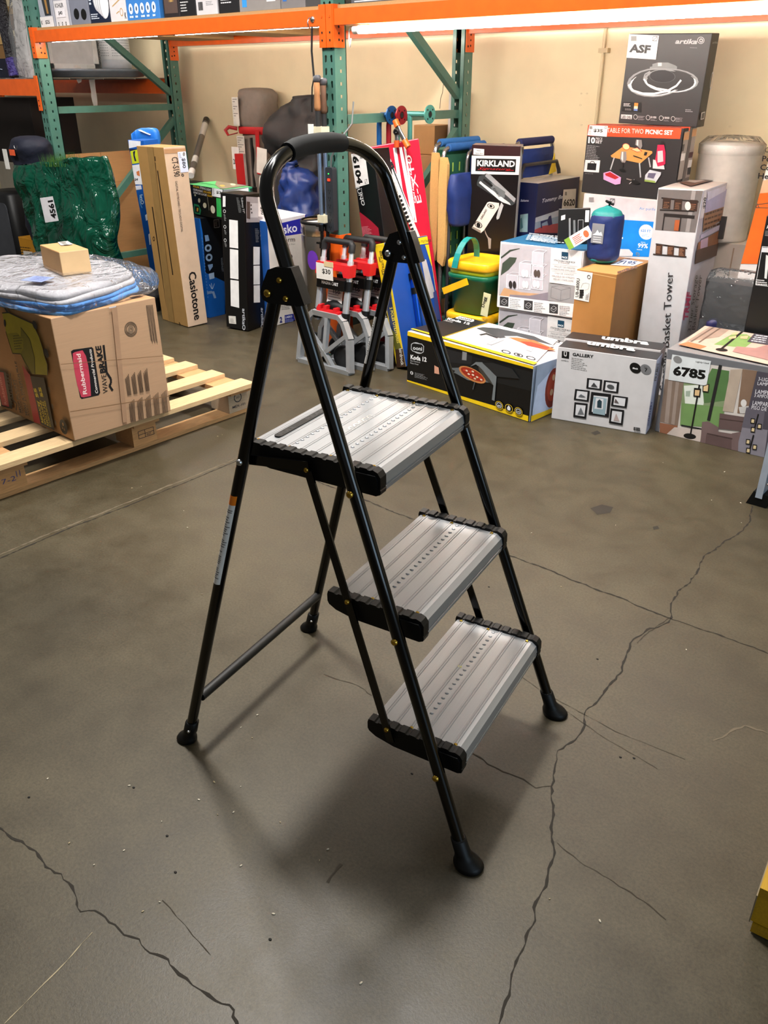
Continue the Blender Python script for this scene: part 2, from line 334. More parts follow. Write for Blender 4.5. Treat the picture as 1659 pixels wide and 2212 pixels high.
ART = {
'casio': [
 ('p','f','#4a3620',[(0.1674,0.9122),(0.1857,0.9129),(0.1849,0.8896),(0.1628,0.8887)]),
 ('l','f','#2e2013',0.014,[(0.1733,0.8833),(0.0848,0.0562)]),
 ('l','f','#2e2013',0.011,[(0.076,0.6481),(0.0725,0.082)]),
 ('l','f','#2e2013',0.01,[(0.1892,0.8428),(0.1929,0.2888)]),
 ('p','f','#97794b',[(0.1079,0.9568),(0.1754,0.9588),(0.1347,0.0015),(0.0686,0.001)]),
 ('c','f','#4a3620',(0.0399,0.4723),(0.0515,0.4721),(0.0439,0.4856),0.6),
 ('l','f','#a98656',0.006,[(0.1079,0.9568),(0.0686,0.001)]),
 ('l','f','#8a6c40',0.006,[(0.1754,0.9588),(0.1347,0.0015)]),
 ('l','f','#2e2013',0.008,[(0.1893,0.0143),(0.1988,0.001)]),
 ('p','r','#b48e6a',[(0.001,0.9514),(0.133,0.9474),(0.133,0.9253),(0.001,0.9299)]),
 ('t','r','#3a302c','CT-S190',(0.0389,0.9088),(0.0399,0.8117),(0.0769,0.9101),0.012,0.0),
 ('t','r','#3a302c','DIGITAL KEYBOARD / TECLADO DIGITAL',(0.042,0.789),(0.0369,0.5263),(0.0552,0.7892),0.0,0.0),
 ('t','r','#161210','Casiotone',(0.0467,0.3037),(0.0456,0.0305),(0.0979,0.3078),0.02,0.0),
 ('t','r','#161210','O',(0.0846,0.8241),(0.0859,0.8082),(0.1013,0.8235),0.05,0.0),
],
'subway': [
 ('p','f','#dcdcdc',[(0.0166,0.7132),(0.0358,0.7148),(0.0326,0.6599),(0.0133,0.6582)]),
 ('x','f','#777',(0.109,0.7142),(0.1309,0.7161),(0.1228,0.6362),12,0.5,3),
 ('t','f','#b8b8b8','Subway 77"',(0.1368,0.7143),(0.1471,0.6362),(0.1539,0.718),0.0,0.0),
 ('p','f','#e8e6e4',[(0.0544,0.5961),(0.1141,0.5964),(0.11,0.4498),(0.0493,0.4491)]),
 ('p','f','#e8e6e4',[(0.0508,0.4412),(0.1096,0.4417),(0.1036,0.2818),(0.0445,0.2815)]),
 ('p','f','#e8e6e4',[(0.0454,0.2732),(0.1045,0.2746),(0.101,0.1233),(0.0405,0.1261)]),
 ('c','f','#c9c9c9',(0.0244,0.6362),(0.0337,0.6362),(0.025,0.6455),0.7),
 ('c','f','#c9c9c9',(0.0228,0.5549),(0.0321,0.5549),(0.0233,0.5643),0.7),
 ('c','f','#c9c9c9',(0.0205,0.484),(0.0299,0.4841),(0.021,0.4935),0.7),
 ('x','f','#999',(0.0174,0.6217),(0.0329,0.6223),(0.0214,0.585),6,0.45,1),
 ('x','f','#999',(0.0156,0.5401),(0.0313,0.5408),(0.0204,0.5147),6,0.45,1),
 ('x','f','#999',(0.0147,0.4715),(0.0305,0.4723),(0.0197,0.4482),6,0.45,1),
 ('t','f','#b9bcc2','artika',(0.1234,0.1231),(0.1191,0.0309),(0.1459,0.1289),0.02,0.2),
 ('c','f','#b9bcc2',(0.1301,0.0172),(0.1411,0.0179),(0.1308,0.0327),0.6),
 ('p','f','#d8d4cc',[(0.0217,0.0671),(0.074,0.0725),(0.0756,0.0276),(0.0232,0.0236)]),
 ('x','f','#8b8780',(0.0327,0.0534),(0.0654,0.0574),(0.0326,0.0276),4,0.45,1),
 ('p','r','#a9a3a6',[(0.0166,0.7219),(0.1344,0.7094),(0.158,0.5786),(0.0117,0.5906)]),
 ('p','r','#5d4a44',[(0.0213,0.6968),(0.0479,0.6927),(0.0456,0.6037),(0.0166,0.6108)]),
 ('p','r','#c9c5c8',[(0.0514,0.6856),(0.1173,0.6808),(0.1139,0.607),(0.0476,0.6127)]),
 ('c','r','#0c0c0d',(0.057,0.6752),(0.0624,0.6748),(0.0573,0.6806),0),
 ('c','r','#0c0c0d',(0.056,0.6552),(0.0614,0.6548),(0.0562,0.6606),0),
 ('c','r','#0c0c0d',(0.0604,0.6365),(0.0658,0.636),(0.0607,0.6415),0),
 ('x','r','#777',(0.0837,0.5537),(0.1193,0.5502),(0.088,0.4776),9,0.5,4),
 ('t','r','#b8b8b8','Subway 77"',(0.1249,0.5497),(0.1265,0.4782),(0.1474,0.5485),0.0,0.0),
 ('p','r','#e8e6e4',[(0.0648,0.4579),(0.122,0.4499),(0.117,0.3544),(0.06,0.361)]),
 ('p','r','#e8e6e4',[(0.0605,0.356),(0.1176,0.3494),(0.113,0.2462),(0.0562,0.2538)]),
 ('p','r','#e8e6e4',[(0.0568,0.2487),(0.1128,0.2422),(0.1101,0.1448),(0.0529,0.153)]),
 ('t','r','#b9bcc2','artika',(0.1162,0.1131),(0.1163,0.02),(0.1412,0.1087),0.02,0.2),
 ('c','r','#b9bcc2',(0.1258,0.0035),(0.1392,0.001),(0.1264,0.0181),0.6),
],
'lasko': [
 ('p','r','#2a2fae',[(0.001,0.589),(0.299,0.589),(0.299,0.487),(0.019,0.5008)]),
 ('p','r','#e7e5ee',[(0.001,0.589),(0.2929,0.589),(0.2877,0.5738),(0.001,0.5655)]),
 ('t','r','#eef0ff','Lasko',(0.0497,0.5082),(0.2271,0.5048),(0.0432,0.557),0.02,0.0),
 ('t','r','#23252a','Storm',(0.0774,0.4676),(0.203,0.453),(0.0792,0.4941),0.0,0.0),
 ('t','r','#8a8a8c','Pedestal Fan',(0.0828,0.4472),(0.202,0.4357),(0.0833,0.4555),0.0,0.0),
 ('c','r','#3c3f44',(0.163,0.3755),(0.1792,0.3728),(0.1638,0.3885),0),
 ('x','r','#777',(0.0751,0.1296),(0.1606,0.1196),(0.0719,0.0829),5,0.35,2),
 ('t','r','#1d2a80','2',(0.0529,0.0127),(0.0742,0.0105),(0.0552,0.0468),0.03,0.0),
 ('p','r','#27348f',[(0.0947,0.0487),(0.2595,0.034),(0.2605,0.001),(0.0948,0.001)]),
 ('t','r','#d6daf0','LASKO',(0.1006,0.0286),(0.1549,0.0229),(0.1015,0.0418),0.03,0.0),
 ('x','r','#9aa4d0',(0.1003,0.0234),(0.1839,0.0153),(0.0988,0.001),3,0.45,1),
],
'kirk': [
 ('p','f','#3a171c',[(0.0027,0.996),(0.2328,0.9936),(0.233,0.9522),(0.0036,0.95)]),
 ('p','f','#f2f0ee',[(0.001,0.9485),(0.233,0.9515),(0.233,0.8687),(0.0028,0.8659)]),
 ('p','f','#0c0c0d',[(0.0223,0.9366),(0.2152,0.938),(0.2155,0.8801),(0.0223,0.8791)]),
 ('t','f','#f4f4f4','KIRKLAND',(0.0297,0.9019),(0.211,0.9033),(0.0292,0.9294),0.035,0.0),
 ('t','f','#c02028','Signature',(0.033,0.883),(0.1911,0.8843),(0.0338,0.8971),0.0,0.5),
 ('l','f','#c02028',0.002,[(0.1668,0.886),(0.2068,0.8888)]),
 ('p','f','#3c4042',[(0.0324,0.8263),(0.0416,0.857),(0.0761,0.8707),(0.0983,0.8639),(0.2275,0.7617),(0.2265,0.7411),(0.2111,0.7291),(0.1664,0.7439),(0.1522,0.7511),(0.0348,0.8136)]),
 ('p','f','#9a9da0',[(0.0762,0.8692),(0.0983,0.8639),(0.2276,0.7607),(0.2208,0.7435),(0.0715,0.858)]),
 ('p','f','#c9cbcc',[(0.0511,0.8345),(0.0855,0.8077),(0.0805,0.8014),(0.0488,0.8268)]),
 ('p','f','#6e7375',[(0.106,0.8287),(0.1739,0.7904),(0.173,0.7648),(0.144,0.7508),(0.1019,0.8082)]),
 ('p','f','#c6c8ca',[(0.0433,0.8266),(0.1467,0.7509),(0.1665,0.7413),(0.2056,0.73),(0.1994,0.74),(0.0484,0.8344)]),
 ('p','f','#0c0c0d',[(0.0667,0.8477),(0.1121,0.8188),(0.1073,0.8084),(0.0617,0.8399)]),
 ('t','f','#2b2d2f','Kirkland',(0.1104,0.8034),(0.1458,0.7637),(0.1209,0.8089),0.02,0.3),
 ('p','f','#b3b6b8',[(0.1584,0.741),(0.1702,0.7286),(0.1527,0.6652),(0.1421,0.6595),(0.1386,0.6698),(0.1491,0.7173)]),
 ('p','f','#d9d0c8',[(0.0193,0.6141),(0.0899,0.7384),(0.1007,0.7424),(0.1476,0.738),(0.1489,0.7199),(0.0815,0.6063),(0.0656,0.5921)]),
 ('p','f','#8d847c',[(0.0193,0.6141),(0.0656,0.5921),(0.0648,0.6055),(0.0217,0.6222)]),
 ('c','f','#4d4844',(0.052,0.6316),(0.0718,0.6288),(0.0488,0.6474),0.75),
 ('c','f','#0c0c0d',(0.0521,0.6306),(0.0622,0.6294),(0.0514,0.6422),0),
 ('c','f','#4d4844',(0.1086,0.722),(0.127,0.719),(0.1068,0.7338),0.75),
 ('c','f','#0c0c0d',(0.1086,0.722),(0.1158,0.7212),(0.1082,0.7282),0),
 ('t','f','#433f3c','KIRKLAND',(0.0673,0.6562),(0.0921,0.7046),(0.0587,0.6611),0.02,0.0),
 ('p','f','#9a918a',[(0.084,0.6117),(0.0998,0.583),(0.1059,0.5752),(0.1204,0.5679),(0.1208,0.5191),(0.1107,0.5186),(0.1036,0.567),(0.0879,0.5932)]),
 ('p','r','#e9e7e5',[(0.099,0.9424),(0.099,0.9395),(0.099,0.8455),(0.099,0.8493)]),
 ('p','r','#3a171c',[(0.001,0.9922),(0.099,0.985),(0.099,0.9397),(0.099,0.9445)]),
],
'shoe1': [
 ('p','f','#b9b5ba',[(0.006,0.2927),(0.2639,0.3015),(0.2723,0.0742),(0.0107,0.0539)]),
 ('p','f','#a9a3aa',[(0.0103,0.0592),(0.2723,0.0742),(0.2714,0.0537),(0.0087,0.0378)]),
 ('p','f','#3f4a3e',[(0.0072,0.2324),(0.0522,0.2699),(0.1039,0.2827),(0.1042,0.2793),(0.0586,0.2631),(0.0108,0.2251)]),
 ('p','f','#4a5549',[(0.0132,0.1485),(0.0182,0.2056),(0.0546,0.2375),(0.0928,0.2392),(0.0857,0.2182),(0.0531,0.179)]),
 ('p','f','#c9a27c',[(0.0353,0.094),(0.126,0.0852),(0.2675,0.094),(0.2714,0.0537),(0.0084,0.043)]),
 ('p','f','#8f8790',[(0.0676,0.0669),(0.1739,0.0761),(0.2665,0.104),(0.2714,0.0537),(0.0688,0.0513)]),
 ('p','f','#c6c3ca',[(0.0457,0.1576),(0.1052,0.1586),(0.1071,0.0982),(0.0471,0.0982)]),
 ('l','f','#e6e4ea',0.0025,[(0.0457,0.1576),(0.1052,0.1586),(0.1071,0.0982),(0.0471,0.0982),(0.0457,0.1576)]),
 ('l','f','#e0dde4',0.002,[(0.0457,0.1576),(0.0746,0.1713),(0.1218,0.1718),(0.1052,0.1586)]),
 ('p','f','#c6c3ca',[(0.1139,0.1607),(0.1722,0.1617),(0.1745,0.1019),(0.1157,0.1019)]),
 ('l','f','#e6e4ea',0.0025,[(0.1139,0.1607),(0.1722,0.1617),(0.1745,0.1019),(0.1157,0.1019),(0.1139,0.1607)]),
 ('l','f','#e0dde4',0.002,[(0.1139,0.1607),(0.1421,0.1743),(0.1884,0.1748),(0.1722,0.1617)]),
 ('p','f','#c6c3ca',[(0.1774,0.1684),(0.2346,0.1694),(0.2374,0.1102),(0.1796,0.1103)]),
 ('l','f','#e6e4ea',0.0025,[(0.1774,0.1684),(0.2346,0.1694),(0.2374,0.1102),(0.1796,0.1103),(0.1774,0.1684)]),
 ('l','f','#e0dde4',0.002,[(0.1774,0.1684),(0.2049,0.1818),(0.2504,0.1823),(0.2346,0.1694)]),
 ('p','f','#c6c3ca',[(0.1092,0.2184),(0.1672,0.2189),(0.1695,0.1599),(0.111,0.1604)]),
 ('l','f','#e6e4ea',0.0025,[(0.1092,0.2184),(0.1672,0.2189),(0.1695,0.1599),(0.111,0.1604),(0.1092,0.2184)]),
 ('l','f','#e0dde4',0.002,[(0.1092,0.2184),(0.1372,0.2315),(0.1833,0.2317),(0.1672,0.2189)]),
 ('p','f','#c6c3ca',[(0.1763,0.2135),(0.2332,0.2141),(0.2359,0.1555),(0.1785,0.1559)]),
 ('l','f','#e6e4ea',0.0025,[(0.1763,0.2135),(0.2332,0.2141),(0.2359,0.1555),(0.1785,0.1559),(0.1763,0.2135)]),
 ('l','f','#e0dde4',0.002,[(0.1763,0.2135),(0.2037,0.2265),(0.2489,0.2267),(0.2332,0.2141)]),
 ('p','f','#c6c3ca',[(0.1708,0.2748),(0.2274,0.2749),(0.2301,0.2172),(0.173,0.2181)]),
 ('l','f','#e6e4ea',0.0025,[(0.1708,0.2748),(0.2274,0.2749),(0.2301,0.2172),(0.173,0.2181),(0.1708,0.2748)]),
 ('l','f','#e0dde4',0.002,[(0.1708,0.2748),(0.1981,0.2875),(0.243,0.2873),(0.2274,0.2749)]),
 ('c','f','#35302f',(0.07,0.1141),(0.0796,0.1143),(0.0687,0.1315),0),
 ('c','f','#35302f',(0.0908,0.1158),(0.1003,0.1159),(0.0894,0.1331),0),
 ('c','f','#e6e2e0',(0.1405,0.1232),(0.1499,0.1233),(0.1391,0.1404),0),
 ('c','f','#e6e2e0',(0.1551,0.124),(0.1644,0.1242),(0.1536,0.1412),0),
 ('c','f','#f0eeec',(0.195,0.1327),(0.2043,0.1328),(0.1935,0.1497),0),
 ('c','f','#f0eeec',(0.2124,0.1324),(0.2215,0.1325),(0.2108,0.1493),0),
 ('c','f','#f2f0ee',(0.1334,0.1732),(0.1427,0.1733),(0.132,0.1903),0),
 ('c','f','#f2f0ee',(0.1508,0.1743),(0.1601,0.1744),(0.1493,0.1913),0),
 ('c','f','#5c504a',(0.1964,0.1808),(0.2056,0.1809),(0.1949,0.1977),0),
 ('c','f','#5c504a',(0.2118,0.1817),(0.2209,0.1817),(0.2103,0.1985),0),
 ('p','f','#dddbda',[(0.2639,0.3015),(0.4153,0.302),(0.42,0.1498),(0.2705,0.1498)]),
 ('p','f','#9c9b9c',[(0.2665,0.1443),(0.42,0.1498),(0.42,0.0662),(0.2699,0.0688)]),
 ('l','f','#6f6e70',0.0016,[(0.2825,0.1313),(0.3321,0.1227),(0.3762,0.1385),(0.3244,0.1427),(0.2825,0.1313)]),
 ('l','f','#6f6e70',0.0016,[(0.2825,0.1313),(0.2839,0.0835),(0.3343,0.0753),(0.3796,0.0931),(0.3762,0.1385)]),
 ('l','f','#6f6e70',0.0016,[(0.3321,0.1227),(0.3343,0.0753)]),
 ('t','f','#6e6e70','STACKABLE SHOE BOX',(0.2833,0.2463),(0.387,0.2473),(0.2836,0.2537),0.01,0.0),
 ('t','f','#8c8c8e','& ORGANIZER',(0.3061,0.2391),(0.3608,0.2395),(0.3054,0.2458),0.0,0.0),
 ('t','f','#9a9a9c','PAQUET DE 4 BOITES',(0.2888,0.219),(0.3899,0.221),(0.2886,0.2263),0.0,0.0),
 ('t','f','#9a9a9c','A CHAUSSURES EMPILABLES',(0.2749,0.2075),(0.3912,0.21),(0.2742,0.2149),0.0,0.0),
 ('l','f','#b0b0b0',0.001,[(0.2763,0.2323),(0.3992,0.2342)]),
 ('l','f','#b0b0b0',0.001,[(0.2765,0.2028),(0.3998,0.2052)]),
 ('t','f','#9a9a9c','CAJA DE ZAPATOS',(0.2934,0.19),(0.385,0.1927),(0.2938,0.1974),0.0,0.0),
 ('t','f','#9a9a9c','APILABLE DE 4 PIEZAS',(0.2791,0.1768),(0.3917,0.1808),(0.2783,0.1842),0.0,0.0),
 ('t','f','#9a9a9c','4ER-SET STAPELBARE',(0.2887,0.1646),(0.3878,0.1671),(0.288,0.1715),0.0,0.0),
 ('p','f','#1d4a63',[(0.3178,0.2903),(0.3499,0.2903),(0.3515,0.2602),(0.3193,0.26)]),
 ('t','f','#e8eef0','PACK',(0.3223,0.2632),(0.3495,0.2633),(0.322,0.2714),0.03,0.0),
 ('p','f','#e5e2e1',[(0.0074,0.0561),(0.42,0.0717),(0.42,0.0092),(0.0071,0.001)]),
 ('p','f','#3a3a3c',[(0.0188,0.0524),(0.0661,0.0546),(0.0676,0.0105),(0.0206,0.0091)]),
 ('l','f','#c8c8c8',0.0015,[(0.0294,0.0327),(0.0426,0.044),(0.0576,0.0387),(0.0451,0.0264),(0.0294,0.0327)]),
 ('l','f','#c8c8c8',0.0015,[(0.0294,0.0327),(0.0301,0.0221),(0.0459,0.0159),(0.0584,0.0283),(0.0576,0.0387)]),
 ('x','f','#8a8a8c',(0.0736,0.052),(0.1332,0.055),(0.076,0.0048),6,0.35,918),
 ('p','f','#3a3a3c',[(0.1494,0.0531),(0.195,0.0553),(0.1971,0.0119),(0.1518,0.0105)]),
 ('l','f','#c8c8c8',0.0015,[(0.1599,0.0337),(0.1725,0.0449),(0.1871,0.0396),(0.1752,0.0275),(0.1599,0.0337)]),
 ('l','f','#c8c8c8',0.0015,[(0.1599,0.0337),(0.1608,0.0234),(0.1761,0.0172),(0.188,0.0294),(0.1871,0.0396)]),
 ('x','f','#8a8a8c',(0.2023,0.0527),(0.2598,0.0556),(0.2053,0.0063),6,0.35,1135),
 ('p','f','#3a3a3c',[(0.2809,0.056),(0.3248,0.0582),(0.3275,0.0157),(0.2839,0.0143)]),
 ('l','f','#c8c8c8',0.0015,[(0.2913,0.037),(0.3033,0.048),(0.3174,0.0429),(0.3061,0.031),(0.2913,0.037)]),
 ('l','f','#c8c8c8',0.0015,[(0.2913,0.037),(0.2923,0.0269),(0.3072,0.0209),(0.3184,0.0328),(0.3174,0.0429)]),
 ('x','f','#8a8a8c',(0.3318,0.0556),(0.3872,0.0585),(0.3354,0.0102),6,0.35,1362),
 ('x','t','#d8e6f0',(0.0118,0.255),(0.2017,0.2377),(0.0957,0.0641),6,0.45,8),
 ('x','t','#e8f0f4',(0.0431,0.255),(0.2355,0.255),(0.1123,0.0763),5,0.4,9),
],
'ub': [
 ('l','f','#c9a06a',0.004,[(0.001,0.5538),(0.18,0.5442)]),
 ('l','t','#8a6537',0.004,[(0.0094,0.0311),(0.0108,0.369)]),
 ('l','t','#6b4a26',0.006,[(0.1686,0.0477),(0.1625,0.1483)]),
 ('x','t','#6b4a26',(0.0558,0.3112),(0.0793,0.369),(0.0708,0.2641),1,0.8,2),
 ('x','t','#6b4a26',(0.1562,0.0554),(0.1728,0.2216),(0.18,0.0081),1,0.8,2),
],
'koda': [
 ('p','f','#f2cf1e',[(0.0022,0.242),(0.733,0.242),(0.733,0.2299),(0.0012,0.222)]),
 ('p','f','#f2cf1e',[(0.001,0.0081),(0.7283,0.027),(0.7295,0.0028),(0.001,0.001)]),
 ('p','f','#1b1c1d',[(0.2337,0.2085),(0.5243,0.2129),(0.733,0.2166),(0.733,0.1366),(0.2443,0.1105)]),
 ('p','f','#2a2a2c',[(0.24,0.2123),(0.4042,0.2143),(0.4004,0.1755),(0.2427,0.1496)]),
 ('p','f','#8f8f8f',[(0.3468,0.2207),(0.3729,0.2216),(0.3719,0.1858),(0.3458,0.1823)]),
 ('c','f','#c7c9cb',(0.0691,0.177),(0.1111,0.1775),(0.0686,0.2028),0),
 ('c','f','#0c0c0d',(0.0691,0.177),(0.1064,0.1775),(0.0687,0.1989),0),
 ('p','f','#c7c9cb',[(0.0271,0.1872),(0.0416,0.1968),(0.0968,0.2032),(0.1114,0.1949),(0.11,0.1673),(0.0959,0.1568),(0.0389,0.1545),(0.0261,0.1619)]),
 ('p','f','#0c0c0d',[(0.0313,0.1866),(0.0437,0.1942),(0.0948,0.1998),(0.1073,0.1926),(0.1059,0.1679),(0.0944,0.16),(0.0409,0.158),(0.0303,0.1643)]),
 ('t','f','#e6e8e8','ooni',(0.0401,0.1633),(0.0997,0.1701),(0.0398,0.1809),0.02,0.0),
 ('t','f','#f4f4f4','Koda 12',(0.0254,0.115),(0.1297,0.1242),(0.0251,0.1373),0.035,0.0),
 ('t','f','#c4c4c4','Gas Powered',(0.0242,0.1045),(0.0873,0.1096),(0.0241,0.1122),0.0,0.0),
 ('t','f','#c4c4c4','Pizza Oven',(0.0244,0.0933),(0.0779,0.0973),(0.0243,0.1004),0.0,0.0),
 ('c','f','#d8d8d8',(0.0344,0.0502),(0.0443,0.0505),(0.0342,0.0585),0.0),
 ('t','f','#0c0c0d','1',(0.0316,0.0444),(0.0373,0.0452),(0.0314,0.0547),0.02,0.0),
 ('x','f','#9a9a9a',(0.0548,0.0586),(0.1452,0.0646),(0.0539,0.0326),6,0.35,3),
 ('p','f','#d9a58c',[(0.1807,0.1207),(0.2076,0.1159),(0.2134,0.0858),(0.182,0.0834)]),
 ('p','f','#6d7274',[(0.2858,0.1324),(0.3457,0.1486),(0.507,0.1269),(0.5135,0.119),(0.3862,0.1),(0.3124,0.1141),(0.2964,0.1128)]),
 ('p','f','#1b1c1d',[(0.2861,0.1251),(0.3087,0.1255),(0.3028,0.1143),(0.2866,0.1145)]),
 ('c','f','#c98a55',(0.4105,0.131),(0.4891,0.1249),(0.4013,0.1605),0),
 ('c','f','#a63a22',(0.4117,0.1327),(0.4799,0.1275),(0.4028,0.156),0),
 ('c','f','#e8d2b8',(0.3775,0.1415),(0.3851,0.1414),(0.3773,0.1453),0),
 ('c','f','#d8503a',(0.3993,0.1418),(0.4068,0.1416),(0.3991,0.1456),0),
 ('c','f','#ecdcc6',(0.3908,0.1292),(0.3982,0.129),(0.3905,0.133),0),
 ('c','f','#ecdcc6',(0.4155,0.1312),(0.4229,0.131),(0.4152,0.135),0),
 ('c','f','#c03a28',(0.4334,0.1402),(0.4407,0.14),(0.4331,0.144),0),
 ('c','f','#e8d2b8',(0.4403,0.1275),(0.4477,0.1274),(0.4401,0.1313),0),
 ('c','f','#d8503a',(0.4557,0.1264),(0.463,0.1263),(0.4554,0.1302),0),
 ('c','f','#d8503a',(0.365,0.141),(0.3726,0.1409),(0.3648,0.1448),0),
 ('c','f','#e8d2b8',(0.4145,0.1463),(0.4219,0.1461),(0.4143,0.1501),0),
 ('c','f','#d8503a',(0.4038,0.1188),(0.4113,0.1186),(0.4036,0.1226),0),
 ('c','f','#e8d2b8',(0.4651,0.1215),(0.4724,0.1214),(0.4649,0.1253),0),
 ('c','f','#e0c0a0',(0.4287,0.1175),(0.4361,0.1174),(0.4284,0.1213),0),
 ('p','f','#7d8284',[(0.3979,0.1654),(0.43,0.1926),(0.4659,0.1998),(0.5093,0.1769),(0.5491,0.1582),(0.5459,0.0459),(0.5308,0.0468),(0.5349,0.1124),(0.5123,0.1353),(0.4681,0.1673),(0.4307,0.1824)]),
 ('p','f','#4a4640',[(0.443,0.1805),(0.4681,0.1673),(0.5123,0.1353),(0.5349,0.1124),(0.4888,0.1296),(0.4505,0.1585)]),
 ('p','f','#2c2d2e',[(0.466,0.1974),(0.5245,0.2106),(0.6283,0.2091),(0.6706,0.1757),(0.5492,0.1559),(0.5093,0.1769)]),
 ('p','f','#56585a',[(0.4326,0.104),(0.4227,0.0652),(0.4176,0.0663),(0.4265,0.1025)]),
 ('c','f','#e3c33a',(0.5735,0.0339),(0.5952,0.0349),(0.5709,0.0515),0),
 ('c','f','#0c0c0d',(0.5735,0.0339),(0.5923,0.0346),(0.5717,0.0493),0),
 ('c','f','#e8e8e8',(0.5735,0.0339),(0.5882,0.0345),(0.572,0.0456),0.82),
 ('t','f','#e8e8e8','60',(0.5658,0.0271),(0.5823,0.0281),(0.5651,0.0356),0.02,0.0),
 ('c','f','#e3c33a',(0.6273,0.0349),(0.6486,0.0359),(0.6247,0.0523),0),
 ('c','f','#0c0c0d',(0.6273,0.0349),(0.6458,0.0356),(0.6254,0.0501),0),
 ('p','f','#e8e8e8',[(0.6251,0.0477),(0.6363,0.0388),(0.6361,0.0268),(0.6224,0.0245),(0.617,0.0336)]),
 ('c','f','#e3c33a',(0.6796,0.0348),(0.7005,0.0358),(0.6769,0.0521),0),
 ('c','f','#0c0c0d',(0.6796,0.0348),(0.6977,0.0355),(0.6777,0.0499),0),
 ('c','f','#e8e8e8',(0.6796,0.0348),(0.6937,0.0354),(0.678,0.0462),0.82),
 ('t','f','#e8e8e8','15',(0.6728,0.0282),(0.6875,0.0294),(0.672,0.0366),0.02,0.0),
 ('p','t','#e2dedf',[(0.2035,0.0316),(0.1776,0.366),(0.5802,0.366),(0.733,0.0023)]),
 ('p','t','#2b2b2d',[(0.001,0.0188),(0.001,0.366),(0.1677,0.366),(0.1993,0.0346)]),
 ('p','t','#e8c81e',[(0.001,0.366),(0.5132,0.366),(0.526,0.366)]),
 ('p','t','#f2cf1e',[(0.001,0.0209),(0.001,0.0352),(0.7297,0.0337),(0.733,0.001)]),
 ('p','t','#d8dadb',[(0.001,0.3298),(0.001,0.3588),(0.0899,0.3603),(0.111,0.3365),(0.1115,0.3171),(0.0119,0.3131)]),
 ('t','t','#3a3a3c','ooni',(0.0218,0.3176),(0.1006,0.3255),(0.0022,0.3501),0.02,0.0),
 ('t','t','#f2f2f2','Koda 12',(-0.0005,0.265),(0.1402,0.2688),(-0.0194,0.2977),0.03,0.0),
 ('x','t','#b8b8b8',(0.001,0.2575),(0.0756,0.2594),(0.001,0.2365),2,0.45,1),
 ('p','t','#4c4f52',[(0.2034,0.2479),(0.213,0.2852),(0.2728,0.3212),(0.4719,0.3355),(0.6263,0.2788),(0.565,0.2615),(0.4306,0.2665),(0.4045,0.2389),(0.3896,0.1981)]),
 ('p','t','#b9bcbf',[(0.3802,0.2385),(0.4195,0.2801),(0.5316,0.2744),(0.6263,0.2788),(0.6347,0.2526),(0.489,0.2538),(0.4068,0.2214)]),
 ('p','t','#d97a45',[(0.4067,0.2363),(0.4361,0.2598),(0.5147,0.281),(0.6204,0.2491),(0.6761,0.2273),(0.6372,0.1976),(0.5141,0.2076)]),
 ('p','t','#c24a2c',[(0.4835,0.2236),(0.5208,0.2509),(0.6333,0.2395),(0.6434,0.2041),(0.5474,0.1953)]),
 ('p','t','#3a3c3e',[(0.2847,0.1759),(0.2896,0.2198),(0.3791,0.1995),(0.382,0.1852),(0.3071,0.1996),(0.3023,0.1689)]),
 ('p','t','#9fa3a6',[(0.4081,0.0836),(0.3887,0.1773),(0.4207,0.1938),(0.4379,0.0842)]),
 ('p','t','#e2dedf',[(0.4134,0.0915),(0.3981,0.1699),(0.4197,0.1805),(0.4294,0.0941)]),
 ('p','t','#b0b4b8',[(0.5797,0.1368),(0.5801,0.1832),(0.5898,0.1818),(0.6179,0.1318)]),
 ('c','t','#2c2c2e',(0.5445,0.0541),(0.5683,0.0569),(0.5278,0.0727),0.75),
 ('c','t','#2c2c2e',(0.6084,0.0573),(0.6326,0.0588),(0.5924,0.0757),0.75),
 ('c','t','#2c2c2e',(0.6722,0.0596),(0.6958,0.0611),(0.6567,0.0778),0.75),
 ('c','t','#2c2c2e',(0.6084,0.0573),(0.6174,0.0581),(0.6017,0.0656),0),
 ('l','t','#dfc31a',0.004,[(0.175,0.366),(0.2035,0.0316)]),
 ('p','r','#9fb0c8',[(0.0124,0.2419),(0.1407,0.242),(0.1622,0.0144),(0.0073,0.0351)]),
 ('p','r','#c4d4ee',[(0.0079,0.0584),(0.0271,0.1552),(0.1395,0.2168),(0.1513,0.0123),(0.0079,0.0303)]),
 ('c','r','#8c3a2a',(0.1317,0.1216),(0.1806,0.1383),(0.123,0.2067),0),
 ('c','r','#b8543a',(0.131,0.1264),(0.1653,0.1418),(0.122,0.1886),0),
 ('c','r','#e0c8a8',(0.127,0.104),(0.1376,0.1061),(0.1249,0.1185),0),
 ('c','r','#e0c8a8',(0.1322,0.1679),(0.1414,0.1695),(0.1301,0.1822),0),
 ('p','r','#f2cf1e',[(0.001,0.0305),(0.1526,0.0288),(0.1556,0.0088),(0.001,0.0046)]),
],
'umbra': [
 ('p','f','#0c0c0d',[(0.0187,0.2952),(0.0492,0.2955),(0.0506,0.2662),(0.0198,0.2664)]),
 ('p','f','#e6e2e0',[(0.0266,0.2935),(0.0394,0.2936),(0.0398,0.2786),(0.0386,0.2746),(0.0319,0.2748),(0.0282,0.2781)]),
 ('p','f','#0c0c0d',[(0.0296,0.2923),(0.0368,0.2921),(0.037,0.2794),(0.0315,0.2786)]),
 ('t','f','#2a2a2c','umbra',(0.0188,0.2533),(0.0496,0.2538),(0.0188,0.26),0.0,0.0),
 ('t','f','#161618','GALLERY',(0.064,0.2809),(0.1493,0.2829),(0.0632,0.2941),0.03,0.0),
 ('x','f','#9a9896',(0.0607,0.276),(0.1296,0.2746),(0.0631,0.2259),7,0.3,3),
